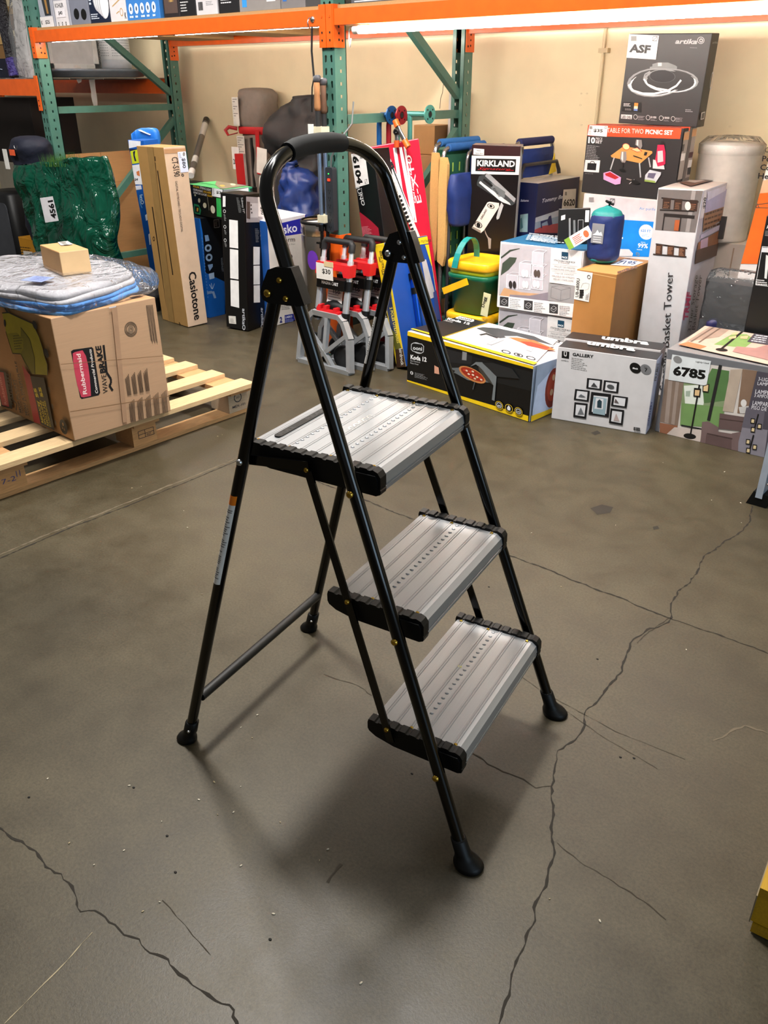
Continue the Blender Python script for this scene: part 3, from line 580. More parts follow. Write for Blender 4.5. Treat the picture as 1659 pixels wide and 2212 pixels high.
 ('c','f','#0c0c0d',(0.3179,0.2672),(0.3403,0.2667),(0.314,0.2883),0),
 ('t','f','#eaeaea','Black',(0.3081,0.2625),(0.329,0.2624),(0.3078,0.269),0.03,0.0),
 ('c','f','#7f7f81',(0.3582,0.2677),(0.3793,0.2671),(0.3544,0.2877),0),
 ('t','f','#161618','7',(0.3549,0.2581),(0.3662,0.2581),(0.3534,0.2724),0.03,0.0),
 ('x','f','#333',(0.3489,0.2788),(0.3669,0.2787),(0.3495,0.2746),1,0.45,1),
 ('p','f','#1a1a1f',[(0.1336,0.1987),(0.1951,0.2009),(0.1966,0.156),(0.1346,0.1547)]),
 ('p','f','#dcdbdd',[(0.1425,0.1928),(0.1868,0.1945),(0.1878,0.162),(0.1432,0.1612)]),
 ('p','f','#1a1a1f',[(0.2022,0.2003),(0.2633,0.2014),(0.2645,0.1545),(0.2025,0.153)]),
 ('p','f','#dcdbdd',[(0.211,0.1939),(0.2549,0.1947),(0.2558,0.1609),(0.2111,0.1599)]),
 ('p','f','#1a1a1f',[(0.0899,0.1453),(0.1504,0.1475),(0.1507,0.0999),(0.0886,0.0982)]),
 ('p','f','#dcdbdd',[(0.0984,0.1389),(0.1419,0.1407),(0.1422,0.1062),(0.0974,0.1052)]),
 ('p','f','#1a1a1f',[(0.1569,0.144),(0.238,0.1469),(0.2398,0.0474),(0.1563,0.0455)]),
 ('p','f','#dcdbdd',[(0.1684,0.1305),(0.2268,0.133),(0.2282,0.0609),(0.1679,0.06)]),
 ('p','f','#1a1a1f',[(0.2437,0.1438),(0.3058,0.145),(0.3059,0.0992),(0.2429,0.0981)]),
 ('p','f','#dcdbdd',[(0.2525,0.1376),(0.2971,0.1385),(0.2972,0.1054),(0.2518,0.1048)]),
 ('p','f','#1a1a1f',[(0.093,0.089),(0.1483,0.0919),(0.1479,0.0252),(0.0941,0.0245)]),
 ('p','f','#dcdbdd',[(0.1007,0.0801),(0.1408,0.0826),(0.1402,0.0341),(0.1018,0.0341)]),
 ('p','f','#1a1a1f',[(0.243,0.0884),(0.2981,0.0893),(0.2995,0.0238),(0.2437,0.0242)]),
 ('p','f','#dcdbdd',[(0.2509,0.0794),(0.2906,0.0803),(0.2916,0.0329),(0.2514,0.0334)]),
 ('p','f','#4b4a4c',[(0.1527,0.1661),(0.1632,0.1847),(0.18,0.1675)]),
 ('c','f','#5a5c5e',(0.232,0.1775),(0.2465,0.1781),(0.2293,0.1866),0),
 ('p','f','#7a7d80',[(0.1109,0.0375),(0.1214,0.0716),(0.1386,0.0424)]),
 ('p','f','#9cb0b8',[(0.1737,0.0544),(0.1683,0.1258),(0.2231,0.1263),(0.2236,0.0544)]),
 ('p','f','#dcdbdd',[(0.178,0.0755),(0.1798,0.122),(0.2099,0.1224),(0.2124,0.0785)]),
 ('p','f','#2f4650',[(0.1883,0.0819),(0.1863,0.1087),(0.1939,0.1186),(0.2046,0.1118),(0.2065,0.0821)]),
 ('p','f','#6b5f5e',[(0.2544,0.1144),(0.2576,0.132),(0.2733,0.1147)]),
 ('p','f','#b9a8a4',[(0.2612,0.0379),(0.268,0.0709),(0.2856,0.0393)]),
 ('p','f','#6b6f74',[(0.1054,0.1155),(0.1164,0.1277),(0.1387,0.1181)]),
 ('x','f','#2a2a2c',(0.345,0.0269),(0.3705,0.0276),(0.346,0.0115),1,0.9,2),
 ('t','t','#ececec','umbra',(0.0973,0.0702),(0.2947,0.0585),(0.0896,0.1325),0.04,0.0),
 ('t','r','#3b4c86','GALLERY',(0.0149,0.0567),(0.0236,0.136),(-0.0346,0.0709),0.02,0.0),
 ('x','r','#3b4c86',(0.0197,0.0494),(0.001,0.0229),(0.001,0.0688),2,0.6,1),
 ('t','r','#444','FRAMES',(0.0275,0.2207),(0.0368,0.2887),(-0.0153,0.2307),0.02,0.0),
],
'umbra2': [
 ('t','t','#ececec','umbra',(0.1407,0.0479),(0.3352,0.0474),(0.1323,0.1104),0.04,0.0),
 ('c','r','#55565a',(0.0706,0.2479),(0.107,0.2387),(0.0557,0.2688),0),
],
'lamp': [
 ('p','f','#cfc7c0',[(0.0027,0.3034),(0.3454,0.3221),(0.3425,0.001),(0.0199,0.001)]),
 ('p','f','#8c9c76',[(0.0774,0.2371),(0.245,0.3024),(0.2607,0.0812),(0.0979,0.0473)]),
 ('p','f','#dfe3d8',[(0.0869,0.2119),(0.1766,0.2359),(0.1731,0.1377),(0.1061,0.128)]),
 ('p','f','#a8b4a4',[(0.0981,0.1924),(0.1157,0.1973),(0.1171,0.1735),(0.1006,0.171)]),
 ('p','f','#5f8050',[(0.1585,0.2215),(0.1804,0.3002),(0.245,0.3024),(0.2561,0.1888),(0.1745,0.1599)]),
 ('p','f','#7b9a62',[(0.0906,0.1412),(0.2512,0.1608),(0.2567,0.0747),(0.1001,0.0507)]),
 ('p','f','#8d7a6c',[(0.0099,0.2234),(0.0843,0.2277),(0.0901,0.0454),(0.0157,0.0448)]),
 ('p','f','#a5958a',[(0.0238,0.2207),(0.0399,0.2213),(0.0518,0.0448),(0.0349,0.0465)]),
 ('p','f','#a5958a',[(0.0534,0.2213),(0.0665,0.2224),(0.0765,0.045),(0.0624,0.0473)]),
 ('p','f','#b8a898',[(0.2488,0.3083),(0.2908,0.3191),(0.2888,0.1479),(0.2491,0.1442)]),
 ('p','f','#8a7260',[(0.2908,0.3191),(0.3454,0.3221),(0.3513,0.157),(0.3036,0.1486)]),
 ('p','f','#c8c4c0',[(0.304,0.1728),(0.3407,0.1864),(0.3419,0.1548),(0.3131,0.1508)]),
 ('c','f','#dad6d2',(0.319,0.1921),(0.3294,0.1944),(0.3163,0.2063),0),
 ('p','f','#9a6b52',[(0.0161,0.042),(0.0901,0.0454),(0.0726,0.001),(0.0226,0.001)]),
 ('p','f','#cdbfb6',[(0.0778,0.0368),(0.188,0.0523),(0.1873,0.001),(0.0517,0.001)]),
 ('l','f','#2c2c2c',0.012,[(0.2097,0.3189),(0.204,0.0952)]),
 ('l','f','#2a2a2a',0.006,[(0.1027,0.0513),(0.1875,0.055)]),
 ('l','f','#1d1a18',0.006,[(0.1458,0.2296),(0.1458,0.0192)]),
 ('c','f','#1d1a18',(0.1439,0.0148),(0.1685,0.0181),(0.1419,0.0262),0),
 ('p','f','#1d1a18',[(0.1279,0.2123),(0.1544,0.2152),(0.1563,0.1804),(0.1307,0.1776)]),
 ('p','f','#d8b98c',[(0.1328,0.2052),(0.1506,0.2074),(0.1519,0.1849),(0.135,0.1829)]),
 ('p','f','#1d1a18',[(0.1586,0.2269),(0.182,0.2397),(0.1845,0.2055),(0.1617,0.2033)]),
 ('p','f','#e2c79c',[(0.1621,0.2249),(0.1792,0.2354),(0.1813,0.2091),(0.1646,0.2077)]),
 ('p','f','#6d5a58',[(0.2408,0.1341),(0.3373,0.1403),(0.3407,0.0844),(0.2469,0.0723)]),
 ('p','f','#7c6866',[(0.1814,0.0843),(0.2045,0.0926),(0.2459,0.0776),(0.2565,0.001),(0.1898,0.001)]),
 ('p','f','#7c6866',[(0.2106,0.0579),(0.3044,0.0644),(0.3084,0.0433),(0.2059,0.0399)]),
 ('p','f','#6a5654',[(0.2059,0.0399),(0.3035,0.0421),(0.3106,0.001),(0.209,0.001)]),
 ('p','f','#7c6866',[(0.2991,0.0658),(0.3407,0.0844),(0.3425,0.001),(0.3101,0.001)]),
 ('l','f','#54423f',0.003,[(0.2446,0.1131),(0.3408,0.1223)]),
 ('l','f','#54423f',0.004,[(0.208,0.0432),(0.3055,0.0453)]),
 ('p','f','#55515a',[(0.3431,0.3217),(0.427,0.3232),(0.4372,0.001),(0.3353,0.001)]),
 ('p','f','#8d8890',[(0.3296,0.0376),(0.332,0.104),(0.4235,0.1101),(0.432,0.001),(0.3353,0.001)]),
 ('p','f','#6c6770',[(0.3323,0.1792),(0.3986,0.1863),(0.4052,0.1056),(0.3306,0.0982)]),
 ('t','f','#e9e6ea','3-LIGHT',(0.3535,0.2881),(0.4057,0.2911),(0.3527,0.3017),0.0,0.0),
 ('t','f','#e9e6ea','LAMP',(0.3539,0.2717),(0.3904,0.2742),(0.3533,0.2844),0.0,0.0),
 ('t','f','#e9e6ea','LAMPE',(0.3522,0.2388),(0.4015,0.2426),(0.3516,0.2542),0.0,0.0),
 ('t','f','#e9e6ea','3 AMPOULES',(0.3517,0.2246),(0.4228,0.2308),(0.3511,0.237),0.0,0.0),
 ('t','f','#e9e6ea','LAMPARA',(0.3515,0.1931),(0.4151,0.199),(0.3507,0.2097),0.0,0.0),
 ('t','f','#e9e6ea','PISO DE',(0.3512,0.1771),(0.4045,0.1809),(0.3504,0.1912),0.0,0.0),
 ('l','f','#1b191b',0.005,[(0.3792,0.1634),(0.3756,0.0876)]),
 ('p','f','#1b191b',[(0.3561,0.1421),(0.3715,0.1435),(0.3736,0.1227),(0.3583,0.1211)]),
 ('p','f','#d8c49c',[(0.3597,0.1386),(0.3694,0.1393),(0.3705,0.1262),(0.3604,0.1254)]),
 ('p','f','#1b191b',[(0.3834,0.1272),(0.3986,0.1287),(0.4008,0.1078),(0.3856,0.1062)]),
 ('p','f','#d8c49c',[(0.387,0.1237),(0.3966,0.1244),(0.3977,0.1113),(0.3877,0.1105)]),
 ('p','f','#1b191b',[(0.3636,0.1089),(0.3789,0.1105),(0.3811,0.0895),(0.3657,0.0878)]),
 ('p','f','#d8c49c',[(0.3672,0.1055),(0.3768,0.1062),(0.378,0.093),(0.3678,0.0921)]),
 ('l','f','#1b191b',0.005,[(0.3785,0.0801),(0.3749,0.0023)]),
 ('p','f','#1b191b',[(0.3552,0.0579),(0.3707,0.0597),(0.3729,0.0383),(0.3574,0.0365)]),
 ('p','f','#d8c49c',[(0.3589,0.0545),(0.3686,0.0553),(0.3697,0.0419),(0.3595,0.0409)]),
 ('p','f','#1b191b',[(0.3829,0.043),(0.3982,0.0448),(0.4005,0.0235),(0.3851,0.0216)]),
 ('p','f','#d8c49c',[(0.3865,0.0396),(0.3962,0.0404),(0.3973,0.027),(0.3872,0.026)]),
 ('p','f','#1b191b',[(0.3627,0.0241),(0.3783,0.0259),(0.3805,0.0044),(0.3649,0.0024)]),
 ('p','f','#d8c49c',[(0.3664,0.0206),(0.3762,0.0215),(0.3773,0.0079),(0.3671,0.0069)]),
 ('p','t','#cbb6a6',[(0.0196,0.0569),(0.0034,0.399),(0.2367,0.399),(0.3493,0.3955),(0.3742,0.0056)]),
 ('p','t','#8aa868',[(0.1289,0.1416),(0.137,0.3554),(0.1864,0.3682),(0.2362,0.3079),(0.2393,0.1648)]),
 ('p','t','#a89486',[(0.0285,0.1111),(0.0242,0.399),(0.1056,0.399),(0.1098,0.2591)]),
 ('l','t','#7d6a5e',0.008,[(0.0452,0.124),(0.0412,0.399)]),
 ('l','t','#7d6a5e',0.008,[(0.0735,0.1341),(0.0669,0.399)]),
 ('p','t','#c9805a',[(0.0196,0.0569),(0.0368,0.1176),(0.1179,0.0982),(0.1102,0.0467)]),
 ('l','t','#2a2522',0.01,[(0.1574,0.399),(0.174,0.0848)]),
 ('c','t','#2a2522',(0.1786,0.0862),(0.2003,0.0896),(0.1753,0.1084),0),
 ('p','t','#e0b890',[(0.1305,0.3504),(0.1433,0.3859),(0.1564,0.345),(0.1404,0.3201)]),
 ('p','t','#e0b890',[(0.1745,0.3215),(0.1969,0.3513),(0.208,0.2983),(0.1852,0.2879)]),
 ('p','t','#e0b890',[(0.1416,0.2837),(0.1598,0.3176),(0.1692,0.2804),(0.15,0.2534)]),
 ('p','t','#b08a84',[(0.219,0.0863),(0.2079,0.1679),(0.2735,0.1845),(0.3032,0.2883),(0.3703,0.0537)]),
 ('p','t','#57525a',[(0.2051,0.399),(0.3219,0.399),(0.3854,0.2599),(0.2201,0.2594)]),
 ('x','t','#e0dce0',(0.2163,0.3914),(0.292,0.399),(0.2305,0.2675),4,0.4,5),
],
'rubber': [
 ('p','r','#14151b',[(0.0489,0.313),(0.0582,0.3165),(0.1271,0.3108),(0.1319,0.3041),(0.1282,0.1457),(0.1204,0.1379),(0.055,0.1415),(0.0503,0.1486)]),
 ('p','r','#c4495f',[(0.0538,0.3046),(0.0622,0.3071),(0.0913,0.3074),(0.0997,0.285),(0.1015,0.2488),(0.0994,0.2112),(0.0964,0.1812),(0.0915,0.1436),(0.0638,0.145),(0.0545,0.1494),(0.0484,0.1933),(0.048,0.2388),(0.0499,0.2758)]),
 ('t','r','#efdcd8','Rubbermaid',(0.0787,0.1539),(0.0814,0.2977),(0.0632,0.156),0.02,0.0),
 ('t','r','#e8e0da','Commercial Products',(0.1197,0.1452),(0.1237,0.304),(0.1094,0.1479),0.015,0.0),
 ('t','r','#17171b','WAVE',(0.1577,0.1381),(0.1627,0.2054),(0.1389,0.1402),0.0,0.0),
 ('t','r','#17171b','BRAKE',(0.163,0.2112),(0.1616,0.3089),(0.1412,0.2134),0.04,0.0),
 ('l','r','#17171b',0.008,[(0.1719,0.3086),(0.1658,0.2105),(0.1778,0.1842),(0.1749,0.1684),(0.1674,0.1624),(0.177,0.141)]),
 ('c','r','#6b5a4a',(0.2875,0.3415),(0.3128,0.3384),(0.29,0.3677),0.86),
 ('c','r','#6b5a4a',(0.2875,0.3415),(0.3068,0.3392),(0.2893,0.361),0.85),
 ('c','r','#8a7662',(0.2872,0.3397),(0.2986,0.3374),(0.2898,0.3544),0.3),
 ('l','r','#54463a',0.0025,[(0.3636,0.4127),(0.3627,0.2835)]),
 ('l','r','#54463a',0.0025,[(0.3684,0.4122),(0.3663,0.2748)]),
 ('l','r','#54463a',0.0025,[(0.3732,0.4118),(0.3724,0.2814)]),
 ('l','r','#54463a',0.0025,[(0.3781,0.4113),(0.376,0.2728)]),
 ('l','r','#54463a',0.0025,[(0.3829,0.4108),(0.3821,0.2794)]),
 ('l','r','#54463a',0.0025,[(0.3877,0.4103),(0.3857,0.2707)]),
 ('l','r','#54463a',0.0025,[(0.234,0.1723),(0.2333,0.1071)]),
 ('l','r','#54463a',0.0025,[(0.2388,0.1767),(0.2372,0.1069)]),
 ('l','r','#54463a',0.0025,[(0.2435,0.1812),(0.2412,0.1067)]),
 ('l','r','#54463a',0.0025,[(0.2483,0.1856),(0.2452,0.1064)]),
 ('l','r','#54463a',0.0025,[(0.2593,0.1733),(0.2585,0.1062)]),
 ('l','r','#54463a',0.0025,[(0.2641,0.1777),(0.2625,0.106)]),
 ('l','r','#54463a',0.0025,[(0.2689,0.1822),(0.2665,0.1057)]),
 ('l','r','#54463a',0.0025,[(0.2737,0.1866),(0.2706,0.1055)]),
 ('l','r','#54463a',0.0025,[(0.2849,0.1743),(0.2841,0.1052)]),
 ('l','r','#54463a',0.0025,[(0.2897,0.1788),(0.2881,0.105)]),
 ('l','r','#54463a',0.0025,[(0.2945,0.1832),(0.2922,0.1048)]),
 ('l','r','#54463a',0.0025,[(0.2993,0.1877),(0.2962,0.1046)]),
 ('l','r','#54463a',0.0025,[(0.3107,0.1753),(0.3099,0.1043)]),
 ('l','r','#54463a',0.0025,[(0.3156,0.1798),(0.314,0.1041)]),
 ('l','r','#54463a',0.0025,[(0.3204,0.1843),(0.3181,0.1038)]),
 ('l','r','#54463a',0.0025,[(0.3253,0.1887),(0.3222,0.1036)]),
 ('l','r','#54463a',0.0025,[(0.2325,0.078),(0.2273,0.006)]),
 ('l','r','#54463a',0.0025,[(0.2375,0.0808),(0.2317,0.0056)]),
 ('l','r','#54463a',0.0025,[(0.2424,0.0835),(0.2361,0.0051)]),
 ('l','r','#54463a',0.0025,[(0.2474,0.0863),(0.2406,0.0047)]),
 ('l','r','#54463a',0.0025,[(0.2524,0.089),(0.245,0.0042)]),
 ('l','r','#54463a',0.0025,[(0.2662,0.078),(0.2612,0.0054)]),
 ('l','r','#54463a',0.0025,[(0.2712,0.0808),(0.2657,0.005)]),
 ('l','r','#54463a',0.0025,[(0.2762,0.0835),(0.2702,0.0045)]),
 ('l','r','#54463a',0.0025,[(0.2812,0.0863),(0.2747,0.0041)]),
 ('l','r','#54463a',0.0025,[(0.2863,0.0891),(0.2793,0.0036)]),
 ('l','r','#54463a',0.0025,[(0.3003,0.0779),(0.2957,0.0049)]),
 ('l','r','#54463a',0.0025,[(0.3054,0.0807),(0.3002,0.0044)]),
 ('l','r','#54463a',0.0025,[(0.3105,0.0835),(0.3048,0.004)]),
 ('l','r','#54463a',0.0025,[(0.3156,0.0863),(0.3094,0.0035)]),
 ('l','r','#54463a',0.0025,[(0.3207,0.0891),(0.314,0.003)]),
 ('l','r','#54463a',0.0025,[(0.335,0.0779),(0.3306,0.0043)]),
 ('l','r','#54463a',0.0025,[(0.3401,0.0807),(0.3353,0.0038)]),
 ('l','r','#54463a',0.0025,[(0.3453,0.0835),(0.3399,0.0034)]),
 ('l','r','#54463a',0.0025,[(0.3504,0.0864),(0.3446,0.0029)]),
 ('l','r','#54463a',0.0025,[(0.3556,0.0892),(0.3492,0.0025)]),
 ('l','r','#54463a',0.0025,[(0.3702,0.0779),(0.3661,0.0037)]),
 ('l','r','#54463a',0.0025,[(0.3754,0.0807),(0.3708,0.0032)]),
 ('l','r','#54463a',0.0025,[(0.3806,0.0835),(0.3755,0.0028)]),
 ('l','r','#54463a',0.0025,[(0.3858,0.0864),(0.3803,0.0023)]),
 ('l','r','#54463a',0.0025,[(0.391,0.0892),(0.385,0.0018)]),
 ('p','r','#ab8c72',[(0.2229,0.433),(0.2437,0.433),(0.2099,0.0143),(0.1923,0.0153)]),
 ('p','r','#c9ccd4',[(0.2116,0.433),(0.242,0.433),(0.2382,0.4289),(0.2135,0.4297)]),
 ('l','r','#8a6c50',0.003,[(0.001,0.1109),(0.404,0.0625)]),
 ('l','r','#8a6c50',0.002,[(0.001,0.2799),(0.4004,0.2194)]),
 ('p','f','#a59a1c',[(0.1981,0.4047),(0.251,0.4141),(0.3153,0.4085),(0.4219,0.4006),(0.4288,0.3908),(0.4489,0.3594),(0.4586,0.3207),(0.4591,0.2948),(0.4683,0.2667),(0.4535,0.2261),(0.3312,0.2063),(0.3105,0.2219),(0.2916,0.2417),(0.2764,0.2701),(0.2116,0.2606),(0.2013,0.2999),(0.1945,0.3375)]),
 ('p','f','#7d760f',[(0.3223,0.3726),(0.3732,0.3397),(0.3806,0.2771),(0.3566,0.2112),(0.3312,0.2063),(0.3105,0.2219),(0.2916,0.2417),(0.2764,0.2701)]),
 ('p','f','#8f870f',[(0.195,0.3299),(0.2838,0.3478),(0.3235,0.3316),(0.3071,0.2947),(0.2764,0.2701),(0.2116,0.2606),(0.2013,0.2999)]),
 ('x','f','#5d580c',(0.2456,0.3341),(0.3199,0.3498),(0.2352,0.2765),6,0.4,4),
 ('l','f','#191a10',0.004,[(0.1981,0.4047),(0.251,0.4141),(0.3153,0.4085),(0.4219,0.4006),(0.4288,0.3908),(0.4489,0.3594),(0.4586,0.3207),(0.4591,0.2948),(0.4683,0.2667),(0.4535,0.2261)]),
 ('l','f','#191a10',0.003,[(0.3223,0.3726),(0.3732,0.3397),(0.3806,0.2771),(0.3566,0.2112)]),
 ('l','f','#191a10',0.003,[(0.1945,0.3375),(0.2013,0.2999),(0.2116,0.2606),(0.2764,0.2701),(0.3312,0.2063)]),
 ('c','f','#15161a',(0.4355,0.398),(0.4509,0.396),(0.4381,0.4128),0),
 ('c','f','#15161a',(0.4793,0.3084),(0.4945,0.3067),(0.4822,0.3247),0),
 ('c','f','#15161a',(0.2041,0.3696),(0.2119,0.3689),(0.2092,0.3836),0),
 ('l','f','#191a10',0.012,[(0.1821,0.433),(0.228,0.433),(0.2467,0.4135)]),
 ('p','f','#15161a',[(0.031,0.167),(0.1162,0.1729),(0.1018,0.0233),(0.001,0.0137)]),
 ('p','f','#a8303a',[(0.0276,0.1601),(0.0963,0.167),(0.0752,0.0259),(0.0127,0.0208)]),
 ('t','f','#d89a94','Rubbermaid',(0.0633,0.0341),(0.064,0.1629),(0.0387,0.0286),0.0,0.0),
 ('t','f','#17171b','WAVEBRAKE',(0.1179,0.0397),(0.141,0.1715),(0.0933,0.0385),0.01,0.0),
 ('l','f','#17171b',0.006,[(0.1559,0.1765),(0.1262,0.0669),(0.1507,0.0554),(0.1331,0.026)]),
 ('t','f','#17171b','MOP BUCKET',(0.1777,0.0255),(0.1813,0.159),(0.16,0.0236),0.03,0.0),
 ('t','f','#2a231c','WITH WRINGER',(0.193,0.0261),(0.1985,0.1604),(0.1789,0.0245),0.0,0.0),
 ('t','f','#17171b','SEAU A VADROUILLE',(0.2242,0.0235),(0.2306,0.2345),(0.2082,0.0228),0.03,0.0),
 ('t','f','#2a231c','AVEC ESSOREUSE',(0.2432,0.0237),(0.2418,0.193),(0.2282,0.0232),0.0,0.0),
 ('p','f','#a8303a',[(0.2722,0.2304),(0.3208,0.2004),(0.3217,0.0151),(0.2677,0.0106)]),
 ('p','f','#16161a',[(0.3199,0.1982),(0.4256,0.2123),(0.4227,0.0147),(0.3203,0.0156)]),
 ('t','f','#d7c43c','REDUCES',(0.3472,0.0252),(0.3478,0.1067),(0.3316,0.0236),0.03,0.0),
 ('t','f','#d7c43c','55',(0.3533,0.1239),(0.3458,0.1581),(0.3319,0.1193),0.05,0.0),
 ('t','f','#d7c43c','SPLASHING',(0.3661,0.0235),(0.3667,0.1148),(0.3532,0.0225),0.02,0.0),
 ('t','f','#d7c43c','REDUIT LES',(0.3852,0.0228),(0.3843,0.1146),(0.3717,0.022),0.02,0.0),
 ('t','f','#d7c43c','55',(0.3915,0.134),(0.3873,0.1705),(0.3704,0.1295),0.05,0.0),
 ('t','f','#d7c43c','ECLABOUSSURES',(0.4035,0.0243),(0.4004,0.1221),(0.3904,0.0224),0.01,0.0),
 ('l','f','#d7c43c',0.003,[(0.3307,0.107),(0.3646,0.1003)]),
 ('x','f','#4a3c2c',(0.4452,0.2054),(0.4597,0.2045),(0.4394,0.0187),3,0.3,7),
 ('c','f','#17171b',(0.5004,0.0475),(0.5269,0.046),(0.506,0.0762),0),
 ('c','f','#b5905f',(0.5004,0.0575),(0.5062,0.0573),(0.5013,0.0637),0.4),
 ('t','f','#b5905f','3.2',(0.4857,0.038),(0.5065,0.0343),(0.4874,0.0464),0.02,0.0),
 ('c','t','#3a2c1e',(0.4859,0.3636),(0.4938,0.3874),(0.4669,0.3759),0),
],
'juno': [
 ('t','f','#d6d6d6','JUNO',(-0.0059,0.827),(0.0177,0.736),(0.0227,0.8296),0.01,0.0),
 ('t','f','#d6d6d6','Keyboard',(0.0286,0.8175),(0.0336,0.7595),(0.038,0.8176),0.0,0.0),
 ('p','f','#a11f38',[(0.001,0.7244),(0.001,0.7124),(0.0341,0.6896),(0.0756,0.659),(0.1106,0.627),(0.1169,0.4069),(0.1192,0.001),(0.001,0.001),(0.001,0.5451)]),
 ('x','f','#c98a94',(0.001,0.6423),(0.0655,0.6432),(0.0038,0.5913),9,0.45,3),
 ('x','f','#c98a94',(0.0755,0.1295),(0.1028,0.1302),(0.0631,0.0101),5,0.3,3),
],
'ex10': [
 ('p','f','#eceaea',[(0.0223,0.9843),(0.0549,0.9847),(0.063,0.8816),(0.0297,0.8793)]),
 ('p','f','#eceaea',[(0.0668,0.9828),(0.079,0.9827),(0.168,0.6269),(0.1495,0.6298)]),
 ('p','f','#eceaea',[(0.1109,0.9787),(0.127,0.9776),(0.131,0.6328),(0.1121,0.7033)]),
 ('p','f','#eceaea',[(0.139,0.9768),(0.1531,0.9757),(0.1715,0.7096),(0.1644,0.6315),(0.1534,0.6571)]),
 ('p','f','#eceaea',[(0.1611,0.9752),(0.1711,0.9743),(0.1762,0.6256),(0.1688,0.6268)]),
 ('p','f','#1f2229',[(0.001,0.8275),(0.038,0.8281),(0.0449,0.6344),(0.0776,0.6412),(0.1639,0.6275),(0.0994,0.8911),(0.098,0.9216),(0.0671,0.9076)]),
 ('t','f','#eceaea','E-X10',(0.2138,0.7147),(0.19,0.937),(0.1886,0.7128),0.0,0.0),
 ('t','f','#eceaea','Roland Arranger Keyboard',(0.1871,0.717),(0.1851,0.9171),(0.1767,0.7167),0.02,0.0),
 ('p','f','#23252c',[(0.001,0.8502),(0.0175,0.8359),(0.1505,0.5684),(0.1684,0.5655),(0.0128,0.5337)]),
 ('p','f','#41506e',[(0.001,0.8148),(0.0423,0.8119),(0.084,0.6139),(0.0247,0.6093)]),
 ('x','f','#8fb0e0',(0.001,0.8077),(0.0378,0.8059),(0.0728,0.6122),26,0.35,6),
 ('x','f','#c8d8f0',(0.0032,0.7028),(0.0396,0.7039),(0.0358,0.6562),7,0.5,7),
 ('p','f','#eceae4',[(0.0701,0.874),(0.0934,0.8868),(0.1818,0.5564),(0.1526,0.5575)]),
 ('p','f','#1a1a1c',[(0.0707,0.9003),(0.1009,0.9119),(0.1048,0.8916),(0.0751,0.8831)]),
 ('l','f','#b02030',0.003,[(0.0801,0.8922),(0.0957,0.9016)]),
 ('l','f','#9c9a94',0.0015,[(0.068,0.8611),(0.1028,0.8688)]),
 ('l','f','#9c9a94',0.0015,[(0.0742,0.8409),(0.1079,0.8488)]),
 ('l','f','#9c9a94',0.0015,[(0.0803,0.8206),(0.113,0.8287)]),
 ('l','f','#9c9a94',0.0015,[(0.0865,0.8002),(0.1182,0.8085)]),
 ('l','f','#9c9a94',0.0015,[(0.0926,0.7797),(0.1234,0.7883)]),
 ('l','f','#9c9a94',0.0015,[(0.0989,0.7591),(0.1286,0.7679)]),
 ('l','f','#9c9a94',0.0015,[(0.1051,0.7385),(0.1338,0.7475)]),
 ('l','f','#9c9a94',0.0015,[(0.1113,0.7178),(0.1391,0.727)]),
 ('l','f','#9c9a94',0.0015,[(0.1176,0.697),(0.1444,0.7064)]),
 ('l','f','#9c9a94',0.0015,[(0.1239,0.6761),(0.1497,0.6857)]),
 ('l','f','#9c9a94',0.0015,[(0.1303,0.6551),(0.155,0.665)]),
 ('l','f','#9c9a94',0.0015,[(0.1366,0.634),(0.1603,0.6441)]),
 ('l','f','#9c9a94',0.0015,[(0.143,0.6129),(0.1657,0.6232)]),
 ('l','f','#9c9a94',0.0015,[(0.1494,0.5916),(0.171,0.6022)]),
 ('l','f','#9c9a94',0.0015,[(0.1559,0.5703),(0.1765,0.5811)]),
 ('l','f','#0c0c0d',0.012,[(0.1005,0.7555),(0.1155,0.7599)]),
 ('l','f','#0c0c0d',0.012,[(0.1054,0.7357),(0.1205,0.7401)]),
 ('l','f','#0c0c0d',0.012,[(0.1103,0.7159),(0.1255,0.7203)]),
 ('l','f','#0c0c0d',0.012,[(0.1153,0.696),(0.1305,0.7004)]),
 ('l','f','#0c0c0d',0.012,[(0.1203,0.676),(0.1355,0.6804)]),
 ('l','f','#0c0c0d',0.012,[(0.1253,0.6559),(0.1405,0.6604)]),
 ('l','f','#0c0c0d',0.012,[(0.1303,0.6357),(0.1456,0.6402)]),
 ('l','f','#0c0c0d',0.012,[(0.1354,0.6155),(0.1506,0.62)]),
 ('l','f','#0c0c0d',0.012,[(0.1405,0.5952),(0.1557,0.5997)]),
 ('l','f','#0c0c0d',0.012,[(0.1455,0.5747),(0.1608,0.5793)]),
],
'poles': [
 ('p','f','#e2c31e',[(0.001,0.576),(0.0598,0.5734),(0.051,0.3626),(0.0034,0.3467)]),
 ('p','f','#2a3a5c',[(0.0034,0.3467),(0.051,0.3626),(0.04,0.149),(0.0104,0.1601)]),
 ('p','f','#6a6a2c',[(0.0101,0.1951),(0.0457,0.1486),(0.0596,0.0599),(0.0114,0.0542)]),
 ('p','f','#4a3426',[(0.0139,0.0895),(0.062,0.0902),(0.062,0.001),(0.001,0.001)]),
 ('t','f','#3a3420','BIRK UTILITY',(0.0243,0.558),(0.0223,0.446),(0.0387,0.558),0.02,0.0),
 ('x','f','#3a3420',(0.0139,0.5513),(0.0223,0.55),(0.0182,0.4297),2,0.4,3),
 ('t','f','#e2d060','2 POLES UTILITAIRES',(0.0253,0.293),(0.0328,0.119),(0.0428,0.2934),0.02,0.0),
 ('t','f','#d8d4c8','birdrock',(0.0381,0.0922),(0.0329,0.0084),(0.0587,0.093),0.02,0.0),
 ('p','r','#e8cf2c',[(0.0186,0.583),(0.329,0.5858),(0.329,0.5508),(0.0225,0.5621)]),
